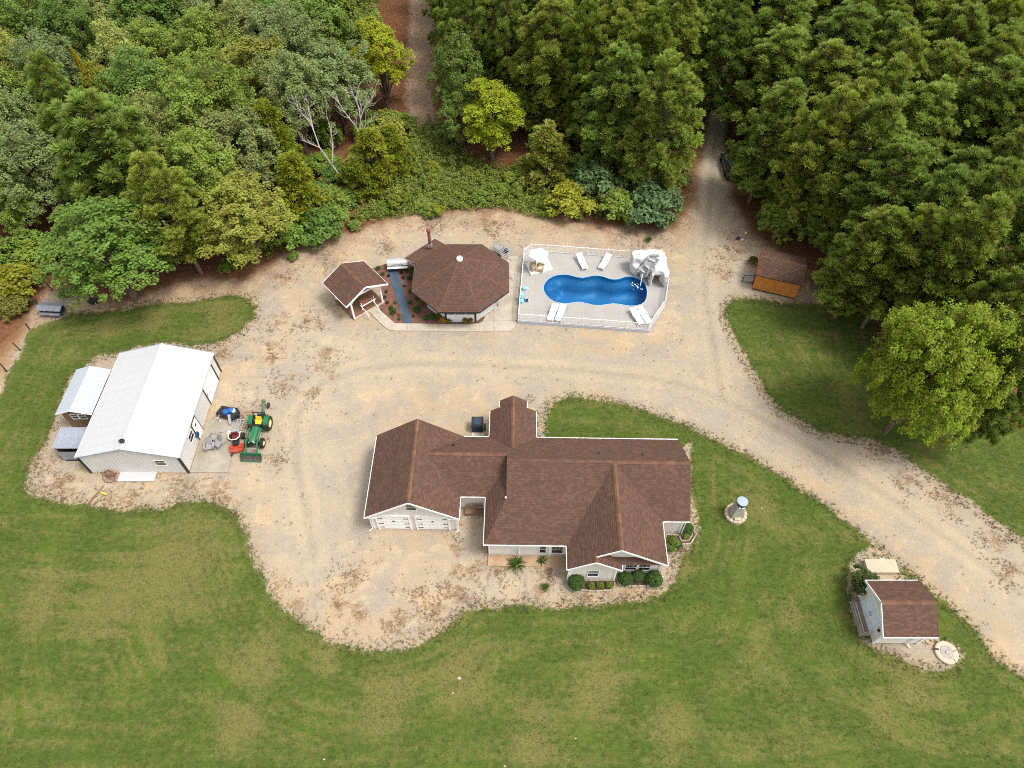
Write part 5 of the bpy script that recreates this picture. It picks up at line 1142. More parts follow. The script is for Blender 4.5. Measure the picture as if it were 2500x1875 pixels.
def wicker(label, loc, rz):
    t = thing('wicker_chair', label, 'chair', loc, rz, 'wicker chairs under the canopy'); m = mat('tan_wicker', (.42, .32, .20), .9, .2, 12); mc = mat('cream_cushion', (.66, .56, .38), .9, .06, 4)
    MB().box((0, 0, .2), (.62, .58, .34)).obj('base', m, t); MB().box((0, .26, .55), (.62, .1, .42)).obj('backrest', m, t)
    for s in (-1, 1): MB().box((s*.3, 0, .45), (.09, .56, .2)).obj('armrest', m, t)
    MB().box((0, -.04, .42), (.48, .48, .12)).obj('cushion', mc, t)
c = cl(400, 390, DZ+.5); wicker('tan wicker chair under the canopy, nearer the side fence', (c.x, c.y, DZ+.16), R(25)); c = cl(475, 405, DZ+.5); wicker('tan wicker chair under the canopy, nearer the pool', (c.x, c.y, DZ+.16), R(-15))
c = cl(520, 345, DZ+.5); t = thing('side_table', 'small grey round table beside the wicker chairs', 'table', (c.x, c.y, DZ+.16)); MB().lathe([(.02, .46), (.28, .46), (.28, .5), (.02, .5)], n=16).obj('table_top', mat('pale_platform', (.64, .635, .63)), t); MB().lathe([(.16, 0), (.04, .05), (.04, .46)], n=10).obj('pedestal', M_GREYM, t)
def lounger(label, loc, rz, raise_=.55):
    t = thing('sun_lounger', label, 'sun lounger', loc, rz, 'white loungers round the pool')     # +Y is the head end
    mw = M_WHITE
    for s in (-1, 1): MB().beam((s*.28, -.95, .33), (s*.28, .35, .33), .055, .07).obj('side_rail', mw, t)
    for k in range(7): MB().box((0, -.88+.185*k, .345), (.51, .165, .03)).obj('slat', mw, t)
    ca, sa = math.cos(raise_), math.sin(raise_)
    for s in (-1, 1): MB().beam((s*.28, .35, .34), (s*.28, .35+.78*ca, .34+.78*sa), .055, .06).obj('back_rail', mw, t)
    for k in range(4): d = .1+.185*k; MB().box((0, .35+d*ca, .35+d*sa), (.51, .165, .03), M=Matrix.Rotation(raise_, 3, 'X')).obj('back_slat', mw, t)
    for x in (-.26, .26):
        for y in (-.8, .3): MB().box((x, y, .16), (.06, .06, .32)).obj('leg', mw, t)
    for s in (-1, 1): MB().beam((s*.28, .05, .5), (s*.28, .45, .5), .06, .04).obj('armrest', mw, t); MB().box((s*.28, .1, .42), (.04, .04, .16)).obj('arm_post', mw, t)
    return t
def lg(head, foot, label, raise_):
    h, f = cl(*head, DZ+.4), cl(*foot, DZ+.3); c = (h+f)/2; d = (h-f).to_2d(); return lounger(label, (c.x, c.y, DZ), math.atan2(d.y, d.x)-math.pi/2, raise_)
lg((935, 268), (1000, 400), 'white lounger angled along the back fence, nearer the canopy', .5); lg((1275, 270), (1190, 405), 'white lounger angled along the back fence, nearer the rock', .5)
lg((640, 880), (600, 985), 'white lounger of the near left pair, farther from the pool steps', .3); lg((730, 890), (695, 990), 'white lounger of the near left pair, closer to mid fence', .3)
lg((1590, 935), (1640, 1020), 'white lounger of the near right pair, on its inner side', .3); lg((1670, 915), (1730, 1010), 'white lounger of the near right pair, beside the clipped corner', .3)
M_AQUA = mat('aqua_plastic', (.22, .55, .68), .35, .06, 3)
c = cl(258, 735, DZ+.4); t = thing('pool_filter', 'light blue plastic filter tank standing by the side fence', 'filter tank', (c.x, c.y, DZ))
mb = MB(); mb.lathe([(.2, 0), (.25, .05), (.26, .55), (.2, .72), (.05, .78)], n=18); mb.obj('tank', M_AQUA, t); mb = MB(); mb.lathe([(.2, 0), (.22, .3), (.1, .4)], (0, -.42, 0), 16); mb.obj('pump', M_AQUA, t); mb = MB(); mb.tube([(.2, 0, .15), (.35, -.2, .12), (.1, -.42, .15)], .04, 6); mb.obj('hose', M_DARK, t)
c = cl(292, 640, DZ+.15); t = thing('water_toy', 'small round aqua water toy on the deck near the side fence', 'toy', (c.x, c.y, DZ)); MB().lathe([(.05, 0), (.22, .04), (.22, .22), (.12, .3), (.02, .3)], n=14).obj('shell', M_AQUA, t); MB().lathe([(.02, 0), (.1, .02), (.08, .12)], (.28, .02, 0), 10).obj('cap', M_WHITE, t)
c = cl(320, 790, DZ+.1); t = thing('bucket', 'tiny dark blue bucket on the deck beside the filter tank', 'bucket', (c.x, c.y, DZ)); MB().lathe([(.1, 0), (.14, .24), (.12, .24), (.09, .03)], n=12).obj('pail', M_BLUE, t); MB().lathe([(.02, 0), (.07, .02), (.06, .1)], (.2, .0, 0), 10).obj('cup', M_WHITE, t)
# ------------------------------------------------------------------ garden tower on a stone ring
c = full(1588, 1112); t = thing('well_chimney', 'tapered grey stone chimney with a pot and round cap on a pale stone base', 'chimney', (c.x, c.y, 0))
M_PALE = mat('pale_stone', (.44, .37, .28), .9, .12, 2)
mb = MB(); n = 12; mb.lathe([(.86, -.05), (.86, .14), (.8, .18)], n=n); mb.obj('base_slab', M_PALE, t)
for k in range(14):
    th = k*2*math.pi/14; MB().box((.74*math.cos(th), .74*math.sin(th), .21), (.22, .30, .14), rz=th).obj('stone', M_PALE, t)
mb = MB(); mb.add([(-.5, -.5, .15), (.5, -.5, .15), (.5, .5, .15), (-.5, .5, .15), (-.27, -.27, 1.75), (.27, -.27, 1.75), (.27, .27, 1.75), (-.27, .27, 1.75)], [(0, 1, 5, 4), (1, 2, 6, 5), (2, 3, 7, 6), (3, 0, 4, 7), (4, 5, 6, 7)]); mb.obj('shaft', mat('grey_render', (.33, .31, .27), .9, .12, 2, dirt=(.2, .18, .15), dirt_amt=.4), t)
MB().box((0, -.5, .3), (.5, .3, .3)).obj('hearth', M_PALE, t)
mb = MB(); mb.lathe([(.28, 1.75), (.36, 1.85), (.37, 2.15), (.34, 2.2)], n=20); mb.obj('pot', mat('dark_blue_metal', (.03, .05, .075)), t)
mb = MB(); mb.lathe([(.40, 2.2), (.42, 2.23), (.4, 2.27), (.05, 2.30)], n=24); mb.obj('cap', mat('pale_blue_lid', (.30, .36, .43), .5, .05), t)
MB().box((-.2, -.38, 1.8), (.12, .06, .14)).obj('bracket', M_WHITE, t); MB().box((.1, -.36, 1.76), (.22, .06, .1)).obj('bracket', M_WHITE, t)
# ------------------------------------------------------------------ pump house on the right
# roof corners read at their heights
W0, W1 = cs(380, 790, 2.3), cs(805, 788, 2.3); W2, W3 = cs(518, 1247, 2.3), cs(960, 1245, 2.3); rl, rr_ = cs(482, 965, 3.45), cs(905, 965, 3.45)
xl, xr = (W0.x+W2.x)/2, (W1.x+W3.x)/2; yb, yf = (W0.y+W1.y)/2, (W2.y+W3.y)/2; ym = (yb+yf)/2
wc_ = Vector(((xl+xr)/2, ym, 0)); SH = thing('pump_house', 'small pale shed with brown shingle roof and blue-white double doors', 'shed', wc_)
hx, hy = (xr-xl)/2, (yb-yf)/2; zr = 2.3+hy*.62
shingle_roof(SH, [[(-hx, 0, zr), (hx, 0, zr), (hx, s*hy, 2.3), (-hx, s*hy, 2.3)] for s in (-1, 1)], caps=[((-hx, 0, zr), (hx, 0, zr))])
for s in (-1, 1):
    MB().beam((-hx, s*(hy+.03), 2.24), (hx, s*(hy+.03), 2.24), .07, .13).obj('gutter', M_WHITE, SH)
    for x in (-hx-.02, hx+.02): MB().beam((x, s*(hy+.02), 2.23), (x, 0, zr-.08), .045, .16).obj('rake_board', M_WHITE if x < 0 else mat('brown_trim', (.10, .055, .04), .8), SH)
ax_, ay_ = hx-.3, hy-.3
for a, b, tri in (((-ax_, -ay_), (ax_, -ay_), None), ((ax_, -ay_), (ax_, ay_), (ax_, 0, zr-.25)), ((ax_, ay_), (-ax_, ay_), None), ((-ax_, ay_), (-ax_, -ay_), (-ax_, 0, zr-.25))): wall(SH, [rect_wall(a, b, .1, 2.3, tri)])
for sx in (-1, 1):
    for sy in (-1, 1): MB().box((sx*ax_, sy*ay_, 1.2), (.13, .13, 2.3)).obj('corner_board', M_WHITE, SH)
M_DOORB = mat('blue_white_door', (.62, .68, .76), .5, .03)
for s in (-1, 1):
    d = MB().box((-ax_-.03, s*.48+.05, 1.12), (.05, .94, 2.0)).obj('door', M_DOORB, SH)
    for z in (.65, 1.6): MB().box((-ax_-.062, s*.48+.05, z), (.015, .74, .78)).obj('panel', M_DOORB, d)
    MB().box((-ax_-.075, s*.1+.05, 1.1), (.03, .05, .14)).obj('handle', M_DARK, d)
mb = MB()
for y in (-.98, 1.08): mb.box((-ax_-.03, y, 1.12), (.06, .09, 2.1))
mb.box((-ax_-.03, .05, 2.17), (.06, 2.1, .09)); mb.obj('door_frame', M_WHITE, SH)
MB().box((-ax_-.06, -1.25, 1.5), (.1, .16, .22)).obj('lamp', M_DARK, SH)
mb = MB(); mb.tube([(ax_*.5, -ay_-.1, 2.2), (ax_*.5, -ay_-.1, .2), (ax_*.5+.15, -ay_-.35, .08)], .045, 6); mb.obj('downspout', M_WHITE, SH)
c = cs(370, 1090, .2); rp = thing('ramp', 'grey weathered timber ramp in front of the pump house doors', 'ramp', (c.x, c.y, 0))
for k in range(8): MB().box((-.62+.17*k, 0, .06+.011*k), (.15, 2.3, .04)).obj('plank', mat('muddy_plank', (.24, .19, .14), .9, .18, 3), rp)
for y in (-1.16, 1.16): MB().beam((-.75, y, .07), (.65, y, .16), .06, .1).obj('side_board', M_WOODG, rp)
a, b, c2 = cs(298, 975, .9), cs(365, 1210, .9), cs(440, 1195, .9)
t = thing('handrail', 'thin metal handrail along the ramp of the pump house', 'handrail', (a.x, a.y, 0)); mb = MB(); q = [a-Vector((a.x, a.y, 0)), b-Vector((a.x, a.y, 0)), c2-Vector((a.x, a.y, 0))]
mb.tube(q, .025, 6); mb.tube([p-Vector((0, 0, .4)) for p in q], .02, 6); mb.obj('rail', M_GREYM, t)
for p in (q[0], q[0].lerp(q[1], .5), q[1], q[2]): MB().tube([Vector((p.x, p.y, 0)), p], .025, 6).obj('post', M_GREYM, t)
q = [cs(372, 615, .45), cs(612, 617, .45), cs(648, 720, .45), cs(402, 722, .45)]; c = sum(q, Vector())/4
t = thing('septic_box', 'flat cream concrete box with a lid behind the pump house', 'concrete box', (c.x, c.y, 0)); lq = [(p.x-c.x, p.y-c.y) for p in reversed(q)]
M_CREAM = mat('cream_concrete', (.46, .395, .30), .85, .06, 1.5, dirt=(.45, .38, .28), dirt_amt=.3)
MB().prism([(x*.97, y*.97) for x, y in lq], -.05, .33).obj('box', M_CREAM, t); MB().prism([(x*1.03, y*1.03) for x, y in lq], .34, .45).obj('lid', M_CREAM, t); MB().box((.3, .62, .2), (.35, .06, .1)).obj('pipe_box', M_WHITE, t)
c = cs(1032, 1370, .1); t = thing('well_cover', 'round cream concrete well cover with a grey centre disc', 'well cover', (c.x, c.y, 0), R(20))
mb = MB(); mb.lathe([(.76, -.04), (.78, .12), (.72, .16), (.46, .16), (.44, .12)], n=32); mb.obj('ring', M_CREAM, t); mb = MB(); mb.lathe([(.45, .02), (.45, .15), (.4, .17), (.12, .17), (.1, .15)], n=28); mb.obj('disc', mat('grey_stone', (.33, .30, .26), .9, .12, 5), t)
MB().lathe([(.09, .14), (.09, .2), (.03, .23)], n=12).obj('cap', M_GREYM, t); MB().box((-.55, .42, .18), (.3, .12, .05), rz=-.5).obj('clamp', M_DARK, t); MB().box((.55, -.1, .165), (.3, .03, .02)).obj('groove', M_DARK, t); MB().box((.1, -.6, .165), (.03, .3, .02)).obj('groove', M_DARK, t)
# ------------------------------------------------------------------ orange shed by the pines
# eave/ridge corners: ridge (1015,508)-(1555,630), lower eave (955,735)-(1490,850)
rA, rB = co(1018, 508, 2.75), co(1555, 628, 2.75); eA, eB = co(958, 738, 2.0), co(1490, 852, 2.0)
d2 = (rB-rA).to_2d().normalized(); rzo = math.atan2(d2.y, d2.x); c = (rA+rB)/2; OS = thing('garden_shed', 'orange timber shed with a brown gable roof at the edge of the pines', 'shed', (c.x, c.y, 0), rzo)
hl = (rB-rA).length/2; hd = abs((eA-rA).dot(Vector((-d2.y, d2.x, 0)))); print('shed', hl, hd)
hd = max(1.25, hd)
shingle_roof(OS, [[(-hl, 0, 2.75), (hl, 0, 2.75), (hl, s*hd, 1.98), (-hl, s*hd, 1.98)] for s in (-1, 1)], caps=[((-hl, 0, 2.75), (hl, 0, 2.75))])
M_OR = mat('orange_timber', (.50, .19, .035), .7, .12, 2.5, dirt=(.30, .11, .03), dirt_amt=.4)
wx, wy = hl-.12, hd-.15
for y in (-wy, wy):
    n = 18
    for k in range(n): MB().box((-wx+2*wx*(k+.5)/n, y, 1.02), (2*wx/n-.02, .05+.008*(k % 2), 1.96)).obj('board', M_OR, OS)
for x in (-wx, wx):
    n = 12
    for k in range(n):
        yy = -wy+2*wy*(k+.5)/n; zt = 1.98+.72*(1-abs(yy)/hd); MB().box((x, yy, zt/2+.02), (.05+.008*(k % 2), 2*wy/n-.02, zt-.06)).obj('board', M_OR, OS)
MB().box((0, -wy-.02, .06), (2*wx, .06, .1)).obj('sill', M_DARK, OS)
for s in (-1, 1):
    for x in (-hl-.01, hl+.01): MB().beam((x, s*hd, 1.93), (x, 0, 2.69), .03, .1).obj('rake_board', mat('red_brown_trim', (.20, .07, .05), .8), OS)
c = co(870, 760, .3); t = thing('steps', 'grey timber steps with a dark rail at the end of the orange shed', 'steps', (c.x, c.y, 0), rzo)
for k in range(4): MB().box((-.42+.26*k, 0, .08+.10*k), (.25, 1.1, .05)).obj('tread', M_WOODG, t)
for y in (-.55, .55): mb = MB(); mb.beam((-.5, y, .06), (.5, y, .4), .05, .14); mb.obj('stringer', M_WOODG, t)
mb = MB()
for x, z in ((-.5, .9), (.5, 1.2)): mb.tube([(x, -.6, 0), (x, -.6, z)], .035, 6)
mb.tube([(-.5, -.6, .9), (.5, -.6, 1.2)], .03, 6); mb.obj('rail', M_DARK, t)
# little things on the ground beside it
c = co(742, 300, .15); t = thing('bucket', 'dark blue bucket lying in the leaf litter north of the orange shed', 'bucket', (c.x, c.y, 0)); MB().lathe([(.13, 0), (.17, .3), (.15, .3), (.12, .03)], n=14).obj('pail', mat('dark_blue_metal', (.03, .05, .075)), t); MB().tube([(-.16, 0, .3), (0, .1, .38), (.16, 0, .3)], .012, 5).obj('handle', M_GREYM, t)
for a, b, lab in ((790, 320, 'small white stone beside the dark bucket in the litter'), (833, 238, 'small white stone just north of the dark bucket')):
    c = co(a, b, .05); mb = MB(); mb.lathe([(.02, 0), (.12, .03), (.1, .13), (.02, .17)], n=7); o = mb.obj('stone', M_WHITE); o.location = (c.x, c.y, 0); tag(o, lab, 'stone')
# ------------------------------------------------------------------ grill trailer, box, fence posts on the far left
c = cw(520, 965, .6); t = thing('trailer_smoker', 'long grey metal smoker with a lid on the sandy corner', 'smoker', (c.x, c.y, 0), R(-4))
mb = MB(); mb.box((0, 0, .45), (2.1, .7, .3)); mb.obj('firebox', M_DARK, t)
for s in (-1, 1): mb = MB(); mb.slab([(-1.2, .0, .98), (1.2, .0, .98), (1.2, s*.55, .82), (-1.2, s*.55, .82)], .04); mb.obj('lid', mat('worn_grey_metal', (.25, .275, .32), .5, .15, 2, metal=.3), t)
MB().box((0, -.58, .42), (2.0, .32, .05)).obj('shelf', mat('worn_grey_metal', (.25, .275, .32)), t)
for x in (-.95, .95):
    for y in (-.3, .3): MB().box((x, y, .42), (.07, .07, .84)).obj('leg', M_DARK, t)
for k in range(3): MB().box((-.55+.55*k, -.37, .66), (.05, .03, .25)).obj('handle', M_WHITE, t)
c = cw(942, 895, .2); t = thing('crate', 'small black box on the sand near the leaf litter', 'crate', (c.x, c.y, 0), R(-10)); MB().box((0, 0, .2), (.75, .5, .38)).obj('body', M_DARK, t); MB().box((0, 0, .405), (.8, .55, .04)).obj('lid', M_DARK, t)
for s in (-1, 1): MB().box((s*.38, -.2, .15), (.03, .08, .2)).obj('corner', M_WHITE, t)
plist = [((400, 950), (355, 892), 'tallest dark fence post, just beside the smoker'), ((297, 1175), (258, 1120), 'dark leaning fence post on the pale stony strip below the smoker'), ((208, 1390), (130, 1318), 'dark leaning fence post halfway down the pale stony strip'), ((68, 1605), (5, 1530), 'dark leaning fence post lowest on the pale stony strip'), ((530, 782), (470, 712), 'thin dark fence post beside the grey ash patch')]
for (a, b), tp, lab in plist:
    p0 = cw(a, b); p1 = cw(*tp, 1.15)
    t = thing('fence_post', lab, 'fence post', p0, 0, 'dark posts along the stony strip'); mb = MB(); mb.tube([Vector((0, 0, -.1)), p1-p0], [.065, .055], 7); mb.obj('pole', mat('dark_post', (.05, .045, .045), .9, .2), t); MB().lathe([(.02, 0), (.07, .01), (.05, .04)], p1-p0, 7).obj('cap', M_DARK, t)
# ------------------------------------------------------------------ parked car half hidden on the lane
c = full(1573, 355, .7); CR = thing('parked_car', 'dark green car parked under the pines beside the sandy lane', 'car', (c.x+.35, c.y, 0), R(90))
M_CAR = mat('dark_green_car_paint', (.012, .035, .035), .2, .05, 2, spec=.6, bump=0)
pr = [(-2.1, .35), (-2.15, .75), (-1.95, .95), (-1.3, 1.0), (.9, .98), (1.9, .86), (2.15, .7), (2.15, .38)]; n = len(pr); mb = MB()
sec = [(-.86, .9), (-.8, 1.0), (.8, 1.0), (.86, .9)]; vs = [(x*k, y, .35+(z-.35)*k) for y, k in sec for x, z in pr]
mb.add(vs, [(i*n+j, i*n+(j+1) % n, (i+1)*n+(j+1) % n, (i+1)*n+j) for i in range(3) for j in range(n)]+[tuple(range(n)), tuple(range(4*n-1, 3*n-1, -1))]); me = mb.mesh('body'); fix_normals(me); link('body', me, M_CAR, CR)
pr = [(-1.75, .96), (-1.35, 1.42), (.15, 1.45), (.95, .96)]; vs = [(x, y*(.76 if z < 1 else .62), z) for y in (-1, 1) for x, z in pr]; mb = MB().add(vs, [(0, 1, 5, 4), (1, 2, 6, 5), (2, 3, 7, 6), (0, 3, 2, 1), (4, 5, 6, 7)]); mb = MB(); mb.add(vs, [(0, 1, 5, 4), (2, 3, 7, 6), (0, 3, 2, 1), (4, 5, 6, 7)]); me = mb.mesh('window'); fix_normals(me); link('window', me, M_GLASS, CR)
mb = MB(); mb.box((-.6, 0, 1.46), (1.5, 1.24, .05)); mb.obj('roof', M_CAR, CR)
for x in (-1.3, 1.35):
    for s in (-1, 1): mb = MB(); mb.lathe([(.2, -.1), (.33, -.1), (.33, .1), (.2, .1)], (x, s*.78, .33), 18, 'Y'); wo = mb.obj('wheel', M_BLACK, CR); mb = MB(); mb.lathe([(.21, -.08), (.21, .08)], (x, s*.8, .33), 14, 'Y'); mb.obj('rim', M_GREYM, wo)
for s in (-1, 1): MB().box((-2.1, s*.62, .75), (.08, .28, .14)).obj('tail_light', M_RED, CR); MB().box((2.1, s*.62, .68), (.08, .3, .14)).obj('headlight', M_WHITE, CR)
for s in (-1, 1): MB().box((.55, s*.95, 1.0), (.12, .2, .12)).obj('mirror', M_CAR, CR)
# pale stones scattered on the lawn
r_ = random.Random(2)
for a, b, lab in ((992, 1465, 'pale stone lying in the open lawn below the sandy turn'), (978, 1497, 'small pale stone in the lawn just below a larger one'), (700, 1640, 'pale stone near the bottom of the lawn below the drive'), (1243, 1595, 'small pale stone far down the middle of the lawn'), (1090, 1655, 'small pale stone at the bottom edge of the lawn'), (1645, 1098, 'pale stone in the lawn right of the round stone base')):
    c = full(a, b); mb = MB(); rr = .07 if b != 1465 else .13; mb.lathe([(.02, -.03), (rr, 0), (rr*.8, rr*.5), (.02, rr*.65)], n=7); o = mb.obj('lawn_stone', mat('dull_stone', (.38, .33, .26), .9, .15, 4)); o.location = (c.x, c.y, 0); o.scale = (1.3, .8, 1); tag(o, lab, 'stone', 'pale stones on the lawn')
# ------------------------------------------------------------------ vegetation
def unit(v): return v/np.maximum(np.linalg.norm(v, axis=-1, keepdims=True), 1e-9)
def rand_dirs(r, n): return unit(r.normal(size=(n, 3)))
def needle_puffs(r, C, out, rad, nb, w):
    """tufts of needles: C centres, out outward directions, rad tuft radii"""
    n = len(C); d = unit(rand_dirs(r, n*nb)+np.repeat(out, nb, 0)*.75+np.array([0, 0, .55]))
    L_ = np.repeat(rad, nb)*(.7+.45*r.rand(n*nb)); c = np.repeat(C, nb, 0)+d*(L_*.12)[:, None]
    s = unit(np.cross(d, rand_dirs(r, n*nb)*.45+np.array([0, 0, 1.])))*w*(.7+.6*r.rand(n*nb))[:, None]
    tip = c+d*L_[:, None]; mid = c+d*(L_*.62)[:, None]+np.array([0, 0, .02])
    V = np.stack([c-s*.35, mid+s, tip, mid-s], 1).reshape(-1, 3); F = np.arange(4*n*nb).reshape(-1, 4)
    t = np.repeat(r.rand(n), nb)*.6+r.rand(n*nb)*.4
    return V, F, t
def leaf_clumps(r, C, out, rad, nb, ll, lw, droop=.0):
    n = len(C); off = rand_dirs(r, n*nb)*(np.repeat(rad, nb)*r.rand(n*nb)**.45)[:, None]; c = np.repeat(C, nb, 0)+off
    nn = unit(rand_dirs(r, n*nb)*.75+np.repeat(out, nb, 0)*.5+np.array([0, 0, 1.05])); a = unit(np.cross(nn, rand_dirs(r, n*nb)))
    a = unit(a+np.array([0, 0, -droop])); b = np.cross(nn, a); b = unit(b)
    s = (.6+.7*r.rand(n*nb))[:, None]
    V = np.stack([c-a*ll*.5*s, c+b*lw*.5*s+nn*.02, c+a*ll*.5*s, c-b*lw*.5*s+nn*.02], 1).reshape(-1, 3); F = np.arange(4*n*nb).reshape(-1, 4)
    t = np.repeat(r.rand(n), nb)*.6+r.rand(n*nb)*.4
    return V, F, t
def taper_tubes(segs, n=5):
    """segs: list of (points, radii)"""
    mb = MB()
    for p, q in segs: mb.tube(p, list(q), n, cap=False)
    return mb
def make_pine(seed, H=16.0, RR=3.9, dense=1.0):
    r = np.random.RandomState(seed); segs = []; C = []; O = []; rad = []
    lx, ly = r.normal(0, .25, 2); tr = lambda z: np.array([lx*(z/H)**2*1.5, ly*(z/H)**2*1.5, z])
    segs.append(([tuple(tr(z)) for z in np.linspace(0, H*.97, 8)], np.linspace(.24, .03, 8)))
    z0 = H*r.uniform(.14, .24); z = z0
    while z < H*.985:
        t = (z-z0)/(H-z0); L_ = RR*((1-t**1.7)**.72)*(.62+.38*min(1, t/.18))+.12
        nb = int(round((4.6+1.6*r.rand())*(1 if t < .85 else .8))); a0 = r.rand()*6.28
        for k in range(nb):
            a = a0+k*6.283/nb+r.normal(0, .22); l = L_*r.uniform(.62, 1.15); rise = .10+.55*t+r.normal(0, .08)
            d = np.array([math.cos(a), math.sin(a), rise]); p0 = tr(z); p1 = p0+d*l*.55+np.array([0, 0, -.06*l]); p2 = p0+d*l+np.array([0, 0, .03*l])
            segs.append(([tuple(p0), tuple(p1), tuple(p2)], [.055*(1-t)+.02, .035, .012]))
            m_ = max(2, int(l*2.2*dense)); side = np.array([-d[1], d[0], 0])
            for j in range(m_):
                f = .38+.64*(j+r.rand()*.5)/m_; sp = (.2+.42*l*.3)*(1.15-f*.6)
                c = p0+d*l*f+side*r.normal(0, sp)+np.array([0, 0, r.normal(.10, .16)])
                C.append(c); o = c-tr(z-.6); O.append(o); rad.append(r.uniform(.46, .72))
        z += r.uniform(.62, .92)
    for k in range(7): C.append(tr(H*.97)+r.normal(0, .22, 3)); O.append(np.array([0, 0, 1.])); rad.append(.42)
    C = np.array(C); O = unit(np.array(O)); rad = np.array(rad)
    V, F, t = needle_puffs(r, C, O, rad, 120, .036)
    # younger tips are lighter: tint follows the distance from the stem, as it does on the tree itself
    trunk = taper_tubes(segs).mesh('pine_trunk'); trunk.materials.append(M_PBARK)
    crown = np_mesh('pine_crown', V, F, t); crown.materials.append(M_NEEDLE); return trunk, crown, H, RR
def make_broad(seed, H=11.0, RR=3.6, nl=17, clumps=430, leaf=(.20, .13), zlow=.07, tall=1.0, nb=42, droop=.1, loose=1.0, wide=True):
    r = np.random.RandomState(seed); segs = []; C = []; O = []; rad = []
    cz = H*(zlow+1)/2; hz = H*(1-zlow)/2
    fork = H*max(.12, zlow*.8); segs.append(([(0, 0, 0), (r.normal(0, .1), r.normal(0, .1), fork)], [.26, .2]))
    lob = []
    for k in range(nl):
        if k == 0: d = np.array([0, 0, 1.0])
        else:
            u = -0.75+1.65*(k/(nl-1)); a = k*2.39996+r.normal(0, .3); q = max(math.sqrt(max(0, 1-min(1, abs(u))**2)), .92 if u < -.1 and wide else 0); d = np.array([q*math.cos(a), q*math.sin(a), u])
        f = r.uniform(.5, .74); p = np.array([d[0]*RR*f, d[1]*RR*f, cz+d[2]*hz*f]); lob.append((p, RR*r.uniform(.30, .47)))
        m_ = np.array([p[0]*.45, p[1]*.45, fork+(p[2]-fork)*.55])
        segs.append(([(0, 0, fork*.95), tuple(m_), tuple(p)], [.11, .06, .02]))
    per = clumps//nl
    for p, lr in lob:
        d = rand_dirs(r, per); d[:, 2] = np.where(d[:, 2] < -.35, -d[:, 2], d[:, 2]); rr = lr*(.55+.5*r.rand(per)**.6)
        c = p+d*rr[:, None]*np.array([1, 1, .95*tall]); C.append(c); O.append(d+unit(p-np.array([0, 0, cz-hz*.4]))[None]*.5); rad.append(r.uniform(.28, .52, per)*loose)
    C = np.concatenate(C); O = unit(np.concatenate(O)); rad = np.concatenate(rad)
    V, F, t = leaf_clumps(r, C, O, rad, nb, leaf[0], leaf[1], droop)
    trunk = taper_tubes(segs).mesh('tree_trunk'); trunk.materials.append(M_BARK)
    crown = np_mesh('tree_crown', V, F, t); crown.materials.append(M_LEAF); return trunk, crown, H, RR
def make_feathery(seed, H=9.0, RR=2.6):
    """cedar-like tree with drooping feathery sprays"""
    r = np.random.RandomState(seed); segs = [([(0, 0, 0), (0, 0, H*.95)], [.17, .02])]; C = []; O = []; rad = []; z = H*.1
    while z < H*.97:
        t = z/H; L_ = RR*((1-t)**.55)*r.uniform(.75, 1.1)
        for k in range(5):
            a = r.rand()*6.28; d = np.array([math.cos(a), math.sin(a), .25]); p2 = np.array([0, 0, z])+d*L_; segs.append(([(0, 0, z), tuple(p2)], [.035, .008]))
            for j in range(5): f = .35+.65*(j+r.rand())/5; C.append(np.array([0, 0, z])+d*L_*f+r.normal(0, .16, 3)); O.append(d); rad.append(r.uniform(.35, .55))
        z += r.uniform(.35, .5)
    C = np.array(C); O = unit(np.array(O)); V, F, t = needle_puffs(r, C, O, np.array(rad), 30, .05); V[:, 2] -= .0
    trunk = taper_tubes(segs).mesh('tree_trunk'); trunk.materials.append(M_BARK); crown = np_mesh('tree_crown', V, F, t); crown.materials.append(M_LEAF); return trunk, crown, H, RR
PINES = [make_pine(100+k, 16, 3.9+.2*k, 1.15) for k in range(5)]
BROAD = [make_broad(200+k, 11, 3.6, 15+k, 430) for k in range(5)]
TALLB = [make_broad(230+k, 13, 3.0, 16, 430, tall=1.2, zlow=.08, wide=False) for k in range(3)]
FEATH = [make_feathery(300+k) for k in range(3)]
SHRUB = [make_broad(400+k, 2.6, 1.6, 9, 120, leaf=(.24, .15), zlow=.05, nb=24, loose=.8) for k in range(4)]
BIGT = make_broad(77, 12.5, 6.4, 34, 1500, leaf=(.22, .145), zlow=.04, nb=46, loose=1.15)
TREES = [(full(735, 310, 3).x, full(735, 310, 3).y, 3.2), (full(770, 300, 5).x, full(770, 300, 5).y, 2.2), (full(655, 420).x, full(655, 420).y, 3.6), (full(710, 380).x, full(710, 380).y, 3.6), (full(765, 400).x, full(765, 400).y, 3.0), (full(810, 370).x, full(810, 370).y, 3.0), (full(700, 440).x, full(700, 440).y, 2.5), (full(1062, 330).x, full(1062, 330).y, 4.5), (full(1150, 375).x, full(1150, 375).y, 5.5), (full(1110, 345).x, full(1110, 345).y, 5.0), (full(850, 235).x, full(850, 235).y, 4.0), (full(845, 200).x, full(845, 200).y, 4.5), (full(1090, 300).x, full(1090, 300).y, 4.5), (full(820, 150, 6).x, full(820, 150, 6).y, 3.5), (full(825, 190, 3).x, full(825, 190, 3).y, 3.5)]
SPEC = dict(pine=(PINES, 'pine_tree', 'pine tree'), broad=(BROAD, 'broadleaf_tree', 'tree'), tall=(TALLB, 'broadleaf_tree', 'tree'), feath=(FEATH, 'feathery_tree', 'tree'), shrub=(SHRUB, 'shrub', 'shrub'))
rt = random.Random(5)
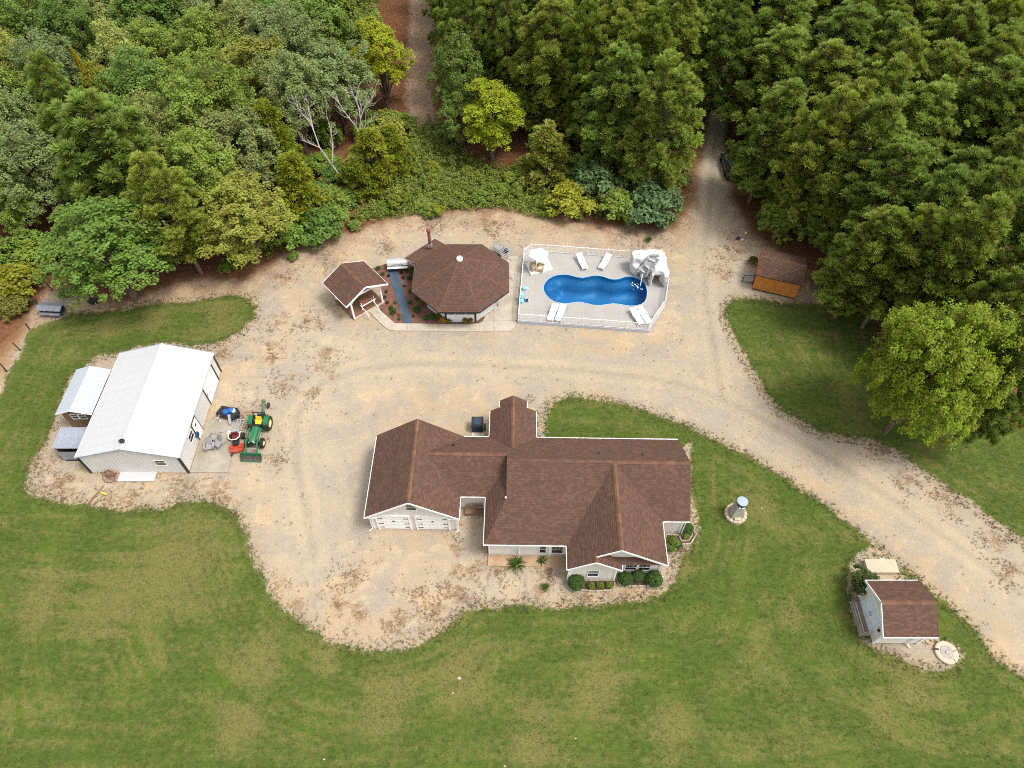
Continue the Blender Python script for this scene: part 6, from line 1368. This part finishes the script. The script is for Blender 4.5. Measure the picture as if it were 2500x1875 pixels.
def plant(kind, x, y, Rm, h, col, label, group=None, proto=None, jit=.12, z=0.0):
    lst, nm, cat = SPEC[kind]; tr_, cr_, H0, R0 = proto or rt.choice(lst)
    o = thing(nm, label, cat, (x, y, z-.08), rt.uniform(0, 6.28), group)
    o.scale = (Rm/R0*rt.uniform(.94, 1.06), Rm/R0*rt.uniform(.94, 1.06), h/H0)
    t_ = link('trunk', tr_, None, o); c_ = link('crown', cr_, None, o); k = 1+rt.uniform(-jit, jit); hshift = rt.uniform(-.06, .12)
    c_.color = (min(1, col[0]*k*(1+hshift)), min(1, col[1]*k), min(1, col[2]*k*(1-hshift)), 1)
    TREES.append((x, y, Rm)); return o
PINE = (.225, .320, .062); PINE2 = (.265, .345, .066); MID = (.165, .255, .038); DARK = (.120, .205, .036); GREYG = (.185, .240, .080); PALE = (.26, .31, .08); OLIVE = (.235, .275, .05)
YEL = (.25, .32, .016); YEL2 = (.21, .25, .022); BRIGHT = (.34, .37, .018); ORANGE = (.42, .36, .03); BLUEG = (.095, .165, .062)
def at(kind, u, v, r, h, col, label, group=None, zf=.62, proto=None):
    zc = h*zf; p = full(u, v, zc); Rm = r*1.13/px_per_m(u*1.13, v*1.13, zc)*1.10; return plant(kind, p.x, p.y, Rm, h, col, label, group, proto)
L_ = [
 ('broad', 225, 530, 126, 11, (.110, .200, .034), 'big drooping green tree at the left edge of the sandy yard'), ('pine', 362, 440, 82, 14, PINE2, 'broad green pine just left of the olive tree behind the lawn strip'),
 ('pine', 235, 330, 115, 16, PINE, 'large dark green pine in the left woods with rounded boughs'), ('broad', 515, 465, 100, 10, OLIVE, 'olive green spreading tree overhanging the sand beyond the kiosk'),
 ('broad', 490, 320, 92, 12, GREYG, 'grey-green rounded tree right behind the olive spreading tree'), ('feath', 590, 295, 58, 10, YEL2, 'yellow-green feathery tree uphill of the leaning dead tree'),
 ('feath', 640, 400, 56, 9, YEL2, 'yellow-green feathery tree at the wood edge left of the leaning dead tree'), ('shrub', 690, 480, 50, 3.6, DARK, 'dark green bush at the sand edge below the leaning dead tree'),
 ('shrub', 622, 505, 42, 3, MID, 'green bush at the sand edge beside the olive spreading tree'), ('feath', 800, 330, 58, 7, YEL2, 'yellow-green feathery tree below the upright dead tree'),
 ('feath', 845, 312, 42, 6, YEL2, 'small yellow-green feathery tree next to the bare dirt track'), ('feath', 768, 372, 46, 5, YEL2, 'low yellow-green feathery tree in front of the dead trunks'),
 ('tall', 562, 155, 66, 13, OLIVE, 'yellow-tinged tall tree with an upright crown in the left woods'), ('broad', 722, 165, 84, 12, GREYG, 'large grey-green tree behind the two dead trees'),
 ('tall', 820, 112, 62, 12, YEL, 'bright yellow-green tree standing left of the bare dirt track'), ('broad', 445, 110, 78, 13, MID, 'broad mid-green tree near the top of the left woods'),
 ('broad', 405, 205, 66, 12, MID, 'mid-green round tree in the middle of the left woods'), ('broad', 265, 140, 64, 13, PALE, 'pale green tree beside the thin orange tree'),
 ('tall', 222, 195, 38, 12, YEL2, 'narrow yellow-green tree below the pale green tree'), ('tall', 490, 212, 30, 10, BRIGHT, 'small bright yellow tree in the middle of the left woods'),
  ('pine', 135, 255, 66, 16, PINE, 'green pine between the far left edge and the large dark pine'),
 ('tall', 1062, 240, 68, 10, YEL, 'bright yellow-green tree standing right of the bare dirt track'), ('feath', 1180, 320, 58, 7, OLIVE, 'olive feathery tree at the wood edge behind the pool'),
 ('pine', 1185, 120, 92, 16, PINE2, 'large spreading pine behind the bright yellow-green tree'), ('pine', 1010, 60, 70, 16, PINE2, 'pine at the top of the picture right of the dirt track'),
 ('broad', 990, 160, 58, 12, DARK, 'dark green tree on the right bank of the dirt track'), ('broad', 992, 250, 46, 7, DARK, 'dark bushy tree hugging the right bank of the dirt track'), ('pine', 1335, 90, 88, 17, PINE2, 'tall pine with bright tips behind the pool'),
 ('pine', 1330, 215, 84, 15, PINE, 'dark full pine right behind the pool'), ('pine', 1440, 250, 76, 16, PINE2, 'round topped pine just left of the sandy lane'), ('pine', 1440, 110, 85, 17, PINE, 'pine in the second row left of the sandy lane'),
 ('tall', 1385, 340, 46, 8, MID, 'slender green tree between the pool and the pine by the lane'),
 ('shrub', 1290, 385, 56, 4, BLUEG, 'blue-green bush in the thicket behind the pool'), ('shrub', 1412, 435, 60, 4, BLUEG, 'large blue-green bush at the corner of the sandy lane'), ('shrub', 1330, 440, 46, 3.2, MID, 'mid-green bush at the sand edge right behind the pool fence'),
 ('shrub', 1232, 425, 48, 3.2, YEL2, 'yellowish bush at the sand edge behind the canopy'), ('shrub', 660, 430, 40, 3, DARK, 'small dark bush under the yellow-green feathery tree'),
 ('pine', 1668, 285, 74, 14, PINE2, 'front pine leaning over the parked car beside the lane'), ('pine', 1566, 100, 66, 16, PINE, 'pine closing the far end of the sandy lane'), ('broad', 1480, 30, 60, 13, OLIVE, 'olive tree among the pines at the top of the picture'),
 ('broad', 1755, 450, 62, 7, MID, 'green broadleaf tree in the gap beyond the orange shed'), ('broad', 1690, 470, 44, 5, MID, 'low green tree at the right edge of the sandy lane'), ('broad', 1800, 480, 46, 6, DARK, 'dark understorey tree behind the orange shed'),
 ('pine', 1878, 548, 78, 13, PINE, 'lowest pine standing right beside the orange shed'), ('pine', 1950, 560, 84, 14, PINE, 'pine at the wood edge behind the big lawn tree'), ('pine', 2140, 690, 84, 14, PINE, 'pine at the right border just behind the big lawn tree'),
 ('broad', 30, 155, 66, 12, OLIVE, 'olive tree at the left border of the picture, upper one'), ('broad', 30, 265, 60, 12, GREYG, 'grey-green tree at the left border of the picture'), ('broad', 45, 340, 58, 10, DARK, 'dark green tree at the left border below the grey-green one'),
 ('shrub', 35, 600, 52, 3.4, YEL2, 'yellow-green bush at the left border above the stony strip'), ('shrub', 85, 545, 46, 3.2, MID, 'green bush left of the big drooping tree'), ('broad', 25, 440, 52, 8, MID, 'mid-green tree at the left border beside the big drooping tree'),
 ('shrub', 18, 545, 40, 3, MID, 'green bush cut by the left border'), ('shrub', 25, 655, 34, 1.8, (.16, .16, .03), 'low yellowish bush on the brown bank at the left border'),
]
for k_ in L_: at(*k_)
BT = at('broad', 2000, 822, 127, 15, (.160, .250, .013), 'big round yellow-green tree standing alone on the right lawn', proto=BIGT, zf=.48)
at('feath', 154, 104, 14, 12.5, ORANGE, 'thin orange-brown dying tree in the left woods', zf=1.0)
for u_, v_, r_s, lab_ in ((722, 372, 34, 'low dark bush right behind the foot of the leaning dead tree'), (690, 412, 36, 'low dark bush on the left of the leaning dead trunk'), (742, 425, 30, 'low dark bush at the foot of the leaning dead trunk'), (700, 345, 34, 'low green bush in the gap between the two dead trees'), (862, 262, 34, 'low green bush below the bright tree left of the dirt track'), (1128, 372, 34, 'low green bush below the bright tree right of the dirt track')):
    at('shrub', u_, v_, r_s, 1.7, DARK if 'dark' in lab_ else MID, lab_)
# rows of pines in the right wood, read from the picture
RP = [(1780, 205), (1770, 330), (1900, 150), (2040, 130), (2150, 70), (1690, 90), (1830, 60), (1950, 40), (1965, 300), (2095, 265), (2190, 180), (1900, 425), (2030, 425), (2150, 400), (2055, 560), (2170, 530), (2215, 640), (1800, 130), (1672, 165), (2215, 330), (1870, 265), (1740, 20), (2060, 30), (2205, 790), (2000, 215), (2120, 170), (1850, 345), (1990, 490), (2100, 480)]
ORD = ['first', 'second', 'third', 'fourth', 'fifth', 'sixth', 'seventh', 'eighth', 'ninth', 'tenth', 'eleventh', 'twelfth']
def rows(pts, n, fmt, side):
    q = sorted(pts, key=lambda p: -p[1]); k = math.ceil(len(q)/n); out = []
    for i in range(n):
        for j, p in enumerate(sorted(q[i*k:(i+1)*k], key=lambda p: p[0]*side)): out.append((p, fmt % (ORD[j], ORD[i])))
    return out
for (u, v), lab in rows(RP, 6, 'tall pine, %s from the sandy lane in the %s row back of the right stand', 1): at('pine', u+rt.uniform(-6, 6), v+rt.uniform(-6, 6), rt.uniform(80, 94), rt.uniform(14, 16.5), rt.choice((PINE, PINE2, PINE)), lab, 'pines of the right stand')
LB = [(60, 60), (160, 70), (300, 50), (525, 40), (620, 40), (700, 60), (355, 20), (110, 160), (640, 110), (330, 120), (742, 48), (330, 290), (625, 195), (180, 30), (470, 30), (20, 30)]
for (u, v), lab in rows(LB, 4, 'leafy green tree, %s from the dirt track in the %s row up the left woods', -1): at('broad', u, v, rt.uniform(66, 84), rt.uniform(11, 14), rt.choice((MID, DARK, GREYG, MID, PALE)), lab, 'trees of the left woods')
# the wood goes on behind them
def fill(kind, n, xr, yr, Rr, hr, cols, label, group, sep, seed, dmin=2.5, wmax=-1.5):
    r = random.Random(seed); k = 0
    for _ in range(n*30):
        if k >= n: break
        x, y = r.uniform(*xr), r.uniform(*yr)
        if abs(x) > 1.0*y*1250/1720/.5+15: continue
        if ground_field(x, y, d_forest) < dmin or ground_field(x, y, d_road) > -2.4 or ground_field(x, y, d_weedy) > wmax: continue
        R_ = r.uniform(*Rr)
        if ground_field(x, y, d_track) > .2-R_*.85: continue
        if any((x-a)**2+(y-b)**2 < ((R_+c)*sep)**2 for a, b, c in TREES): continue
        h_ = r.uniform(*hr); dep = y*math.cos(PITCH)+(CAM_H-h_*.7)*math.sin(PITCH); u_ = 1250+FPX*x/dep; v_ = 937.5+FPX*((CAM_H-h_*.7)*math.cos(PITCH)-y*math.sin(PITCH))/dep
        zone = 0 if not (-60 < u_ < 2560 and v_ > -60) else 1 if v_ < 130 else 2 if (u_ > 2300 or u_ < 200) else 3
        plant(kind, x, y, R_, h_, r.choice(cols), label+(('', ' along the top border', ' along the side border', '')[zone] if zone in (1, 2) else ' beyond the picture' if zone == 0 else ''), group); k += 1
    return k
nf = [fill('pine', 150, (9, 105), (60, 128), (3.6, 4.6), (14, 17), (PINE, PINE2), 'crowded green pine filling the right stand between the rows', 'pines of the right stand', .47, 1),
      fill('pine', 80, (-9, 24), (66, 128), (3.2, 4.2), (14, 17), (PINE, PINE2, MID), 'crowded pine filling the woods between dirt track and lane', 'pines between the tracks', .49, 2, 4),
      fill('broad', 150, (-105, -14), (56, 128), (3.5, 4.7), (11, 14), (MID, MID, DARK, GREYG, MID, OLIVE), 'crowded leafy tree filling gaps of the left woods', 'trees of the left woods', .48, 3, 3),
      fill('shrub', 70, (-60, 19), (46, 78), (1.2, 2.2), (2.0, 3.6), (DARK, MID, MID, OLIVE), 'low green bush in undergrowth at the wood edge', 'bushes at the wood edge', .42, 4, .6),
      fill('shrub', 60, (-32, 12), (52, 80), (.45, 1.0), (.7, 1.8), (YEL2, MID, PALE, OLIVE, MID), 'small leafy bush among weeds of the clearing', 'bushes of the weedy clearing', .40, 9, -2, 50),
      fill('shrub', 26, (22, 34), (56, 72), (1.2, 2.0), (2.0, 3.4), (DARK, MID), 'low green bush under pines right of the lane', 'bushes under the right pines', .42, 6, 1.0)]
print('fill', nf)
# weeds and undergrowth of the open wood edge: nobody could count it
r = np.random.RandomState(21); cand = np.stack([r.uniform(-30, 22, 24000), r.uniform(52, 80, 24000)], -1)
fdw = ground_field(cand[:, 0], cand[:, 1], d_weedy); fdf = ground_field(cand[:, 0], cand[:, 1], d_forest); rdw = ground_field(cand[:, 0], cand[:, 1], d_road); tdw = ground_field(cand[:, 0], cand[:, 1], d_track)
edge_ = (fdf > -.5) & (fdf < 7) & (rdw < -1.2) & (tdw < -.8)
keep = ((fdw > -.3) & (r.rand(len(cand)) < .42)) | (edge_ & (r.rand(len(cand)) < .20))
cu = cand[keep][:5200]; hgt = r.uniform(.05, 1.0, len(cu))*(.5+.5*r.rand(len(cu)))
C = np.concatenate([cu, hgt[:, None]], 1)
V_, F_, t_ = leaf_clumps(r, C, np.tile([0, 0, 1.], (len(C), 1)), r.uniform(.22, .5, len(C)), 14, .24, .12, .1)
ug = np_mesh('undergrowth', V_, F_, t_); o = link('undergrowth', ug, M_LEAF, kind='stuff'); o.color = (.17, .22, .034, 1)
# two bare dead trees
def dead_tree(label, pts, branches, seed):
    b = full(pts[0][0]/1.13, pts[0][1]/1.13, 0); t = thing('dead_tree', label, 'dead tree', (b.x, b.y, 0)); r = random.Random(seed)
    conv = lambda l: [P(u, v, z)-Vector((b.x, b.y, 0)) for u, v, z in l]
    T = conv(pts); n = len(T); mb = MB(); mb.tube(T, [.13-.09*i/(n-1) for i in range(n)], 8); mb.obj('trunk', M_DEAD, t)
    def twig(mb, p, d, l, rad, dep):
        q = p+d*l*.5+Vector((r.gauss(0, .06), r.gauss(0, .06), r.gauss(0, .04)))*l; e = q+(d+Vector((r.gauss(0, .2), r.gauss(0, .2), .12))).normalized()*l*.5
        mb.tube([p, q, e], [rad, rad*.75, rad*.4], 5)
        if dep: 
            for _ in range(3): twig(mb, p.lerp(e, r.uniform(.35, 1)), (d+Vector((r.gauss(0, .55), r.gauss(0, .55), r.gauss(.15, .35)))).normalized(), l*r.uniform(.4, .65), rad*.55, dep-1)
    for br in branches:
        B = conv(br); mb = MB(); m_ = len(B); mb.tube(B, [.062-.04*i/(m_-1) for i in range(m_)], 6)
        for i in range(1, m_):
            d = (B[i]-B[i-1]).normalized()
            for _ in range(3): twig(mb, B[i-1].lerp(B[i], r.uniform(.3, 1)), (d+Vector((r.gauss(0, .5), r.gauss(0, .5), r.gauss(.1, .3)))).normalized(), r.uniform(.7, 1.5), .026, 1)
        mb.obj('branch', M_DEAD, t)
    return t
dead_tree('leaning dead tree with bare white branches at the wood edge', [(868, 474, 0), (838, 440, 1.6), (805, 395, 3.6), (780, 360, 5.2), (768, 325, 6.4), (757, 298, 7.2)],
    [[(757, 298, 7.2), (735, 275, 8), (724, 256, 8.8)], [(765, 318, 6.6), (758, 285, 7.6), (752, 262, 8.4), (754, 246, 9.2)], [(780, 360, 5.2), (760, 352, 5.8), (738, 342, 6.4)], [(812, 398, 3.6), (812, 350, 5.2), (806, 312, 6.6), (797, 280, 7.6)]], 3)
dead_tree('upright bare dead tree with forked white crown above yellow-green foliage', [(880, 400, 1.5), (878, 360, 4.0), (878, 325, 5.5), (880, 290, 7.0)],
    [[(878, 325, 5.5), (862, 300, 6.6), (840, 272, 7.6), (822, 240, 8.6)], [(880, 290, 7), (876, 262, 8), (868, 240, 8.8), (856, 222, 9.6)], [(880, 290, 7), (890, 262, 8.2), (900, 250, 8.8), (908, 240, 9.2)], [(878, 330, 5.4), (893, 305, 6.2), (905, 296, 6.8)]], 7)
# shrubs of the garden
def topiary(seed):
    r = np.random.RandomState(seed); d = rand_dirs(r, 260); d[:, 2] = np.abs(d[:, 2])*1.25-.3; d = unit(d); C = np.array([0, 0, .5])+d*np.array([.5, .5, .48])*(.86+.1*r.rand(260))[:, None]
    V, F, t = leaf_clumps(r, C, d, np.full(260, .09), 16, .085, .05); cr_ = np_mesh('round_shrub', V, F, t); cr_.materials.append(M_LEAF); return cr_
def spiky(seed, n=90, h=.7, w=.03):
    r = np.random.RandomState(seed); a = r.rand(n)*6.28; el = r.uniform(.35, 1.3, n); l = h*(.7+.6*r.rand(n)); d = np.stack([np.cos(a)*np.cos(el), np.sin(a)*np.cos(el), np.sin(el)], -1); s = np.stack([-np.sin(a), np.cos(a), a*0], -1)*w
    m_ = d*(l*.6)[:, None]; e = d*l[:, None]+np.array([0, 0, -1])*(l*.22)[:, None]; V = np.stack([m_*0-s*.4, m_+s, e, m_-s], 1).reshape(-1, 3); F = np.arange(4*n).reshape(-1, 4)
    me = np_mesh('frond_plant', V, F, np.repeat(r.rand(n), 1)); me.materials.append(M_LEAF); return me
TOP = [topiary(1), topiary(2)]; SPK = [spiky(k) for k in range(3)]
def garden(kind, p, rm, col, label, group=None):
    nm = {'round': 'round_shrub', 'spiky': 'frond_plant', 'loose': 'garden_shrub'}[kind]
    t = thing(nm, label, 'shrub' if kind != 'spiky' else 'plant', (p.x, p.y, .02), rt.uniform(0, 6), group)
    me = rt.choice(TOP) if kind == 'round' else rt.choice(SPK) if kind == 'spiky' else rt.choice(SHRUB)[1]
    k = rm/.5 if kind == 'round' else rm/.6 if kind == 'spiky' else rm/1.6
    o = link('leaves', me, None, t); o.scale = (k, k, k); o.color = (*col, 1)
    st = MB(); st.tube([(0, 0, -.05), (0, 0, .25*k)], .03, 5); st.obj('stem', M_BARK, t); return t
G1 = (.045, .105, .014); G2 = (.14, .19, .02)
for a, b, r_, kd, col, lab in ((745, 1450, .58, 'round', G1, 'clipped round green shrub at the left corner of the small front gable'), (1090, 1425, .5, 'round', G1, 'dense green shrub under the left of the paired front windows'), (1180, 1400, .46, 'round', (.05, .10, .02), 'darker green shrub between the paired windows and the bed edge'),
    (1292, 1430, .58, 'round', G1, 'clipped round green shrub at the right corner under the paired windows'), (1528, 1068, .45, 'round', G1, 'clipped round green shrub at the right end wall of the house'), (1420, 1180, .62, 'loose', (.10, .16, .02), 'loose yellow-green shrub by the right side wall of the front gable'),
    (1520, 1112, .32, 'loose', G2, 'small yellow-green shrub next to the round one at the right end wall'), (852, 1462, .3, 'loose', G2, 'small yellow-green plant in the front bed, first from the round corner shrub'), (915, 1460, .3, 'loose', G2, 'small yellow-green plant in the middle of the front bed'), (980, 1460, .3, 'loose', G2, 'small yellow-green plant at the far end of the front bed from the corner shrub'),
    (1218, 1408, .25, 'loose', G2, 'tiny yellow-green plant between two round shrubs under the paired windows'), (325, 1310, .7, 'spiky', (.05, .11, .015), 'large spiky green plant before the porch wall'), (508, 1280, .45, 'spiky', (.06, .11, .02), 'smaller spiky plant below the porch window'), (528, 1468, .4, 'spiky', (.07, .12, .02), 'spiky weed on the sand in front of the porch'), (1470, 1175, .3, 'loose', (.05, .09, .02), 'small dark shrub at the bend of the right side bed')):
    garden(kd, c5(a, b), r_, col, lab)
pv = 'small shrubs in the reddish mulch bed'
for a, b, r_, col in ((850, 870, .36, G1), (832, 825, .28, G1), (1078, 850, .42, G1), (1010, 770, .24, G1), (1020, 665, .3, G1), (1010, 535, .3, (.03, .06, .015)), (700, 435, .28, G1), (745, 490, .26, G1), (1230, 925, .44, G1), (1170, 925, .3, G1), (1290, 915, .38, (.08, .11, .02)), (905, 930, .2, G1), (1030, 460, .42, (.04, .08, .015)), (1090, 740, .4, (.06, .08, .02)),
    (800, 505, .18, (.05, .03, .02)), (925, 475, .2, (.05, .03, .025)), (945, 525, .2, (.06, .03, .025)), (765, 715, .2, (.08, .05, .03)), (788, 770, .2, (.07, .04, .03)), (780, 660, .18, (.08, .05, .03)), (955, 605, .15, (.06, .04, .03)), (1040, 900, .15, (.06, .04, .03)), (865, 770, .2, (.16, .09, .03)), (980, 460, .2, (.05, .03, .025))):
    garden('loose', cp(a, b), r_*.9, col, 'low rounded shrub in the reddish mulch bed by the game lane', pv)
for a, b, r_, col, lab in ((1335, 955, .38, (.42, .20, .012), 'bright orange flowering plant below the pavilion front wall'), (1555, 952, .36, (.20, .14, .02), 'brownish orange plant right of the bright orange one'), (1605, 955, .34, (.22, .17, .02), 'golden plant at the right end of the pavilion front bed'), (1400, 945, .3, (.12, .13, .02), 'olive plant between the orange plants by the pavilion'), (1110, 780, .3, (.30, .17, .02), 'orange-tinged shrub at the pavilion corner by the lane'), (905, 885, .2, (.36, .17, .03), 'tiny orange plant beside the lower end of the lane')):
    garden('loose', cp(a, b), r_, col, lab)
garden('spiky', co(985, 890), .55, (.07, .13, .02), 'leafy green plant growing against the orange shed wall'); garden('loose', co(905, 600), .5, (.09, .10, .02), 'straggly olive shrub at the end of the orange shed roof')
garden('loose', cs(315, 830), 1.05, (.055, .095, .016), 'dark spreading green bush at the back corner of the pump house'); garden('loose', full(978, 352), .6, PALE, 'isolated pale green shrub in the weedy clearing'); garden('loose', full(1030, 385), .55, YEL2, 'isolated yellowish shrub in the weedy clearing')
garden('loose', full(1190, 468), .5, YEL, 'low yellow-green shrub at the sand edge behind the pavilion cart'); garden('spiky', full(1400, 520), .5, (.07, .12, .02), 'spiky green weed on the sand beyond the white rock')
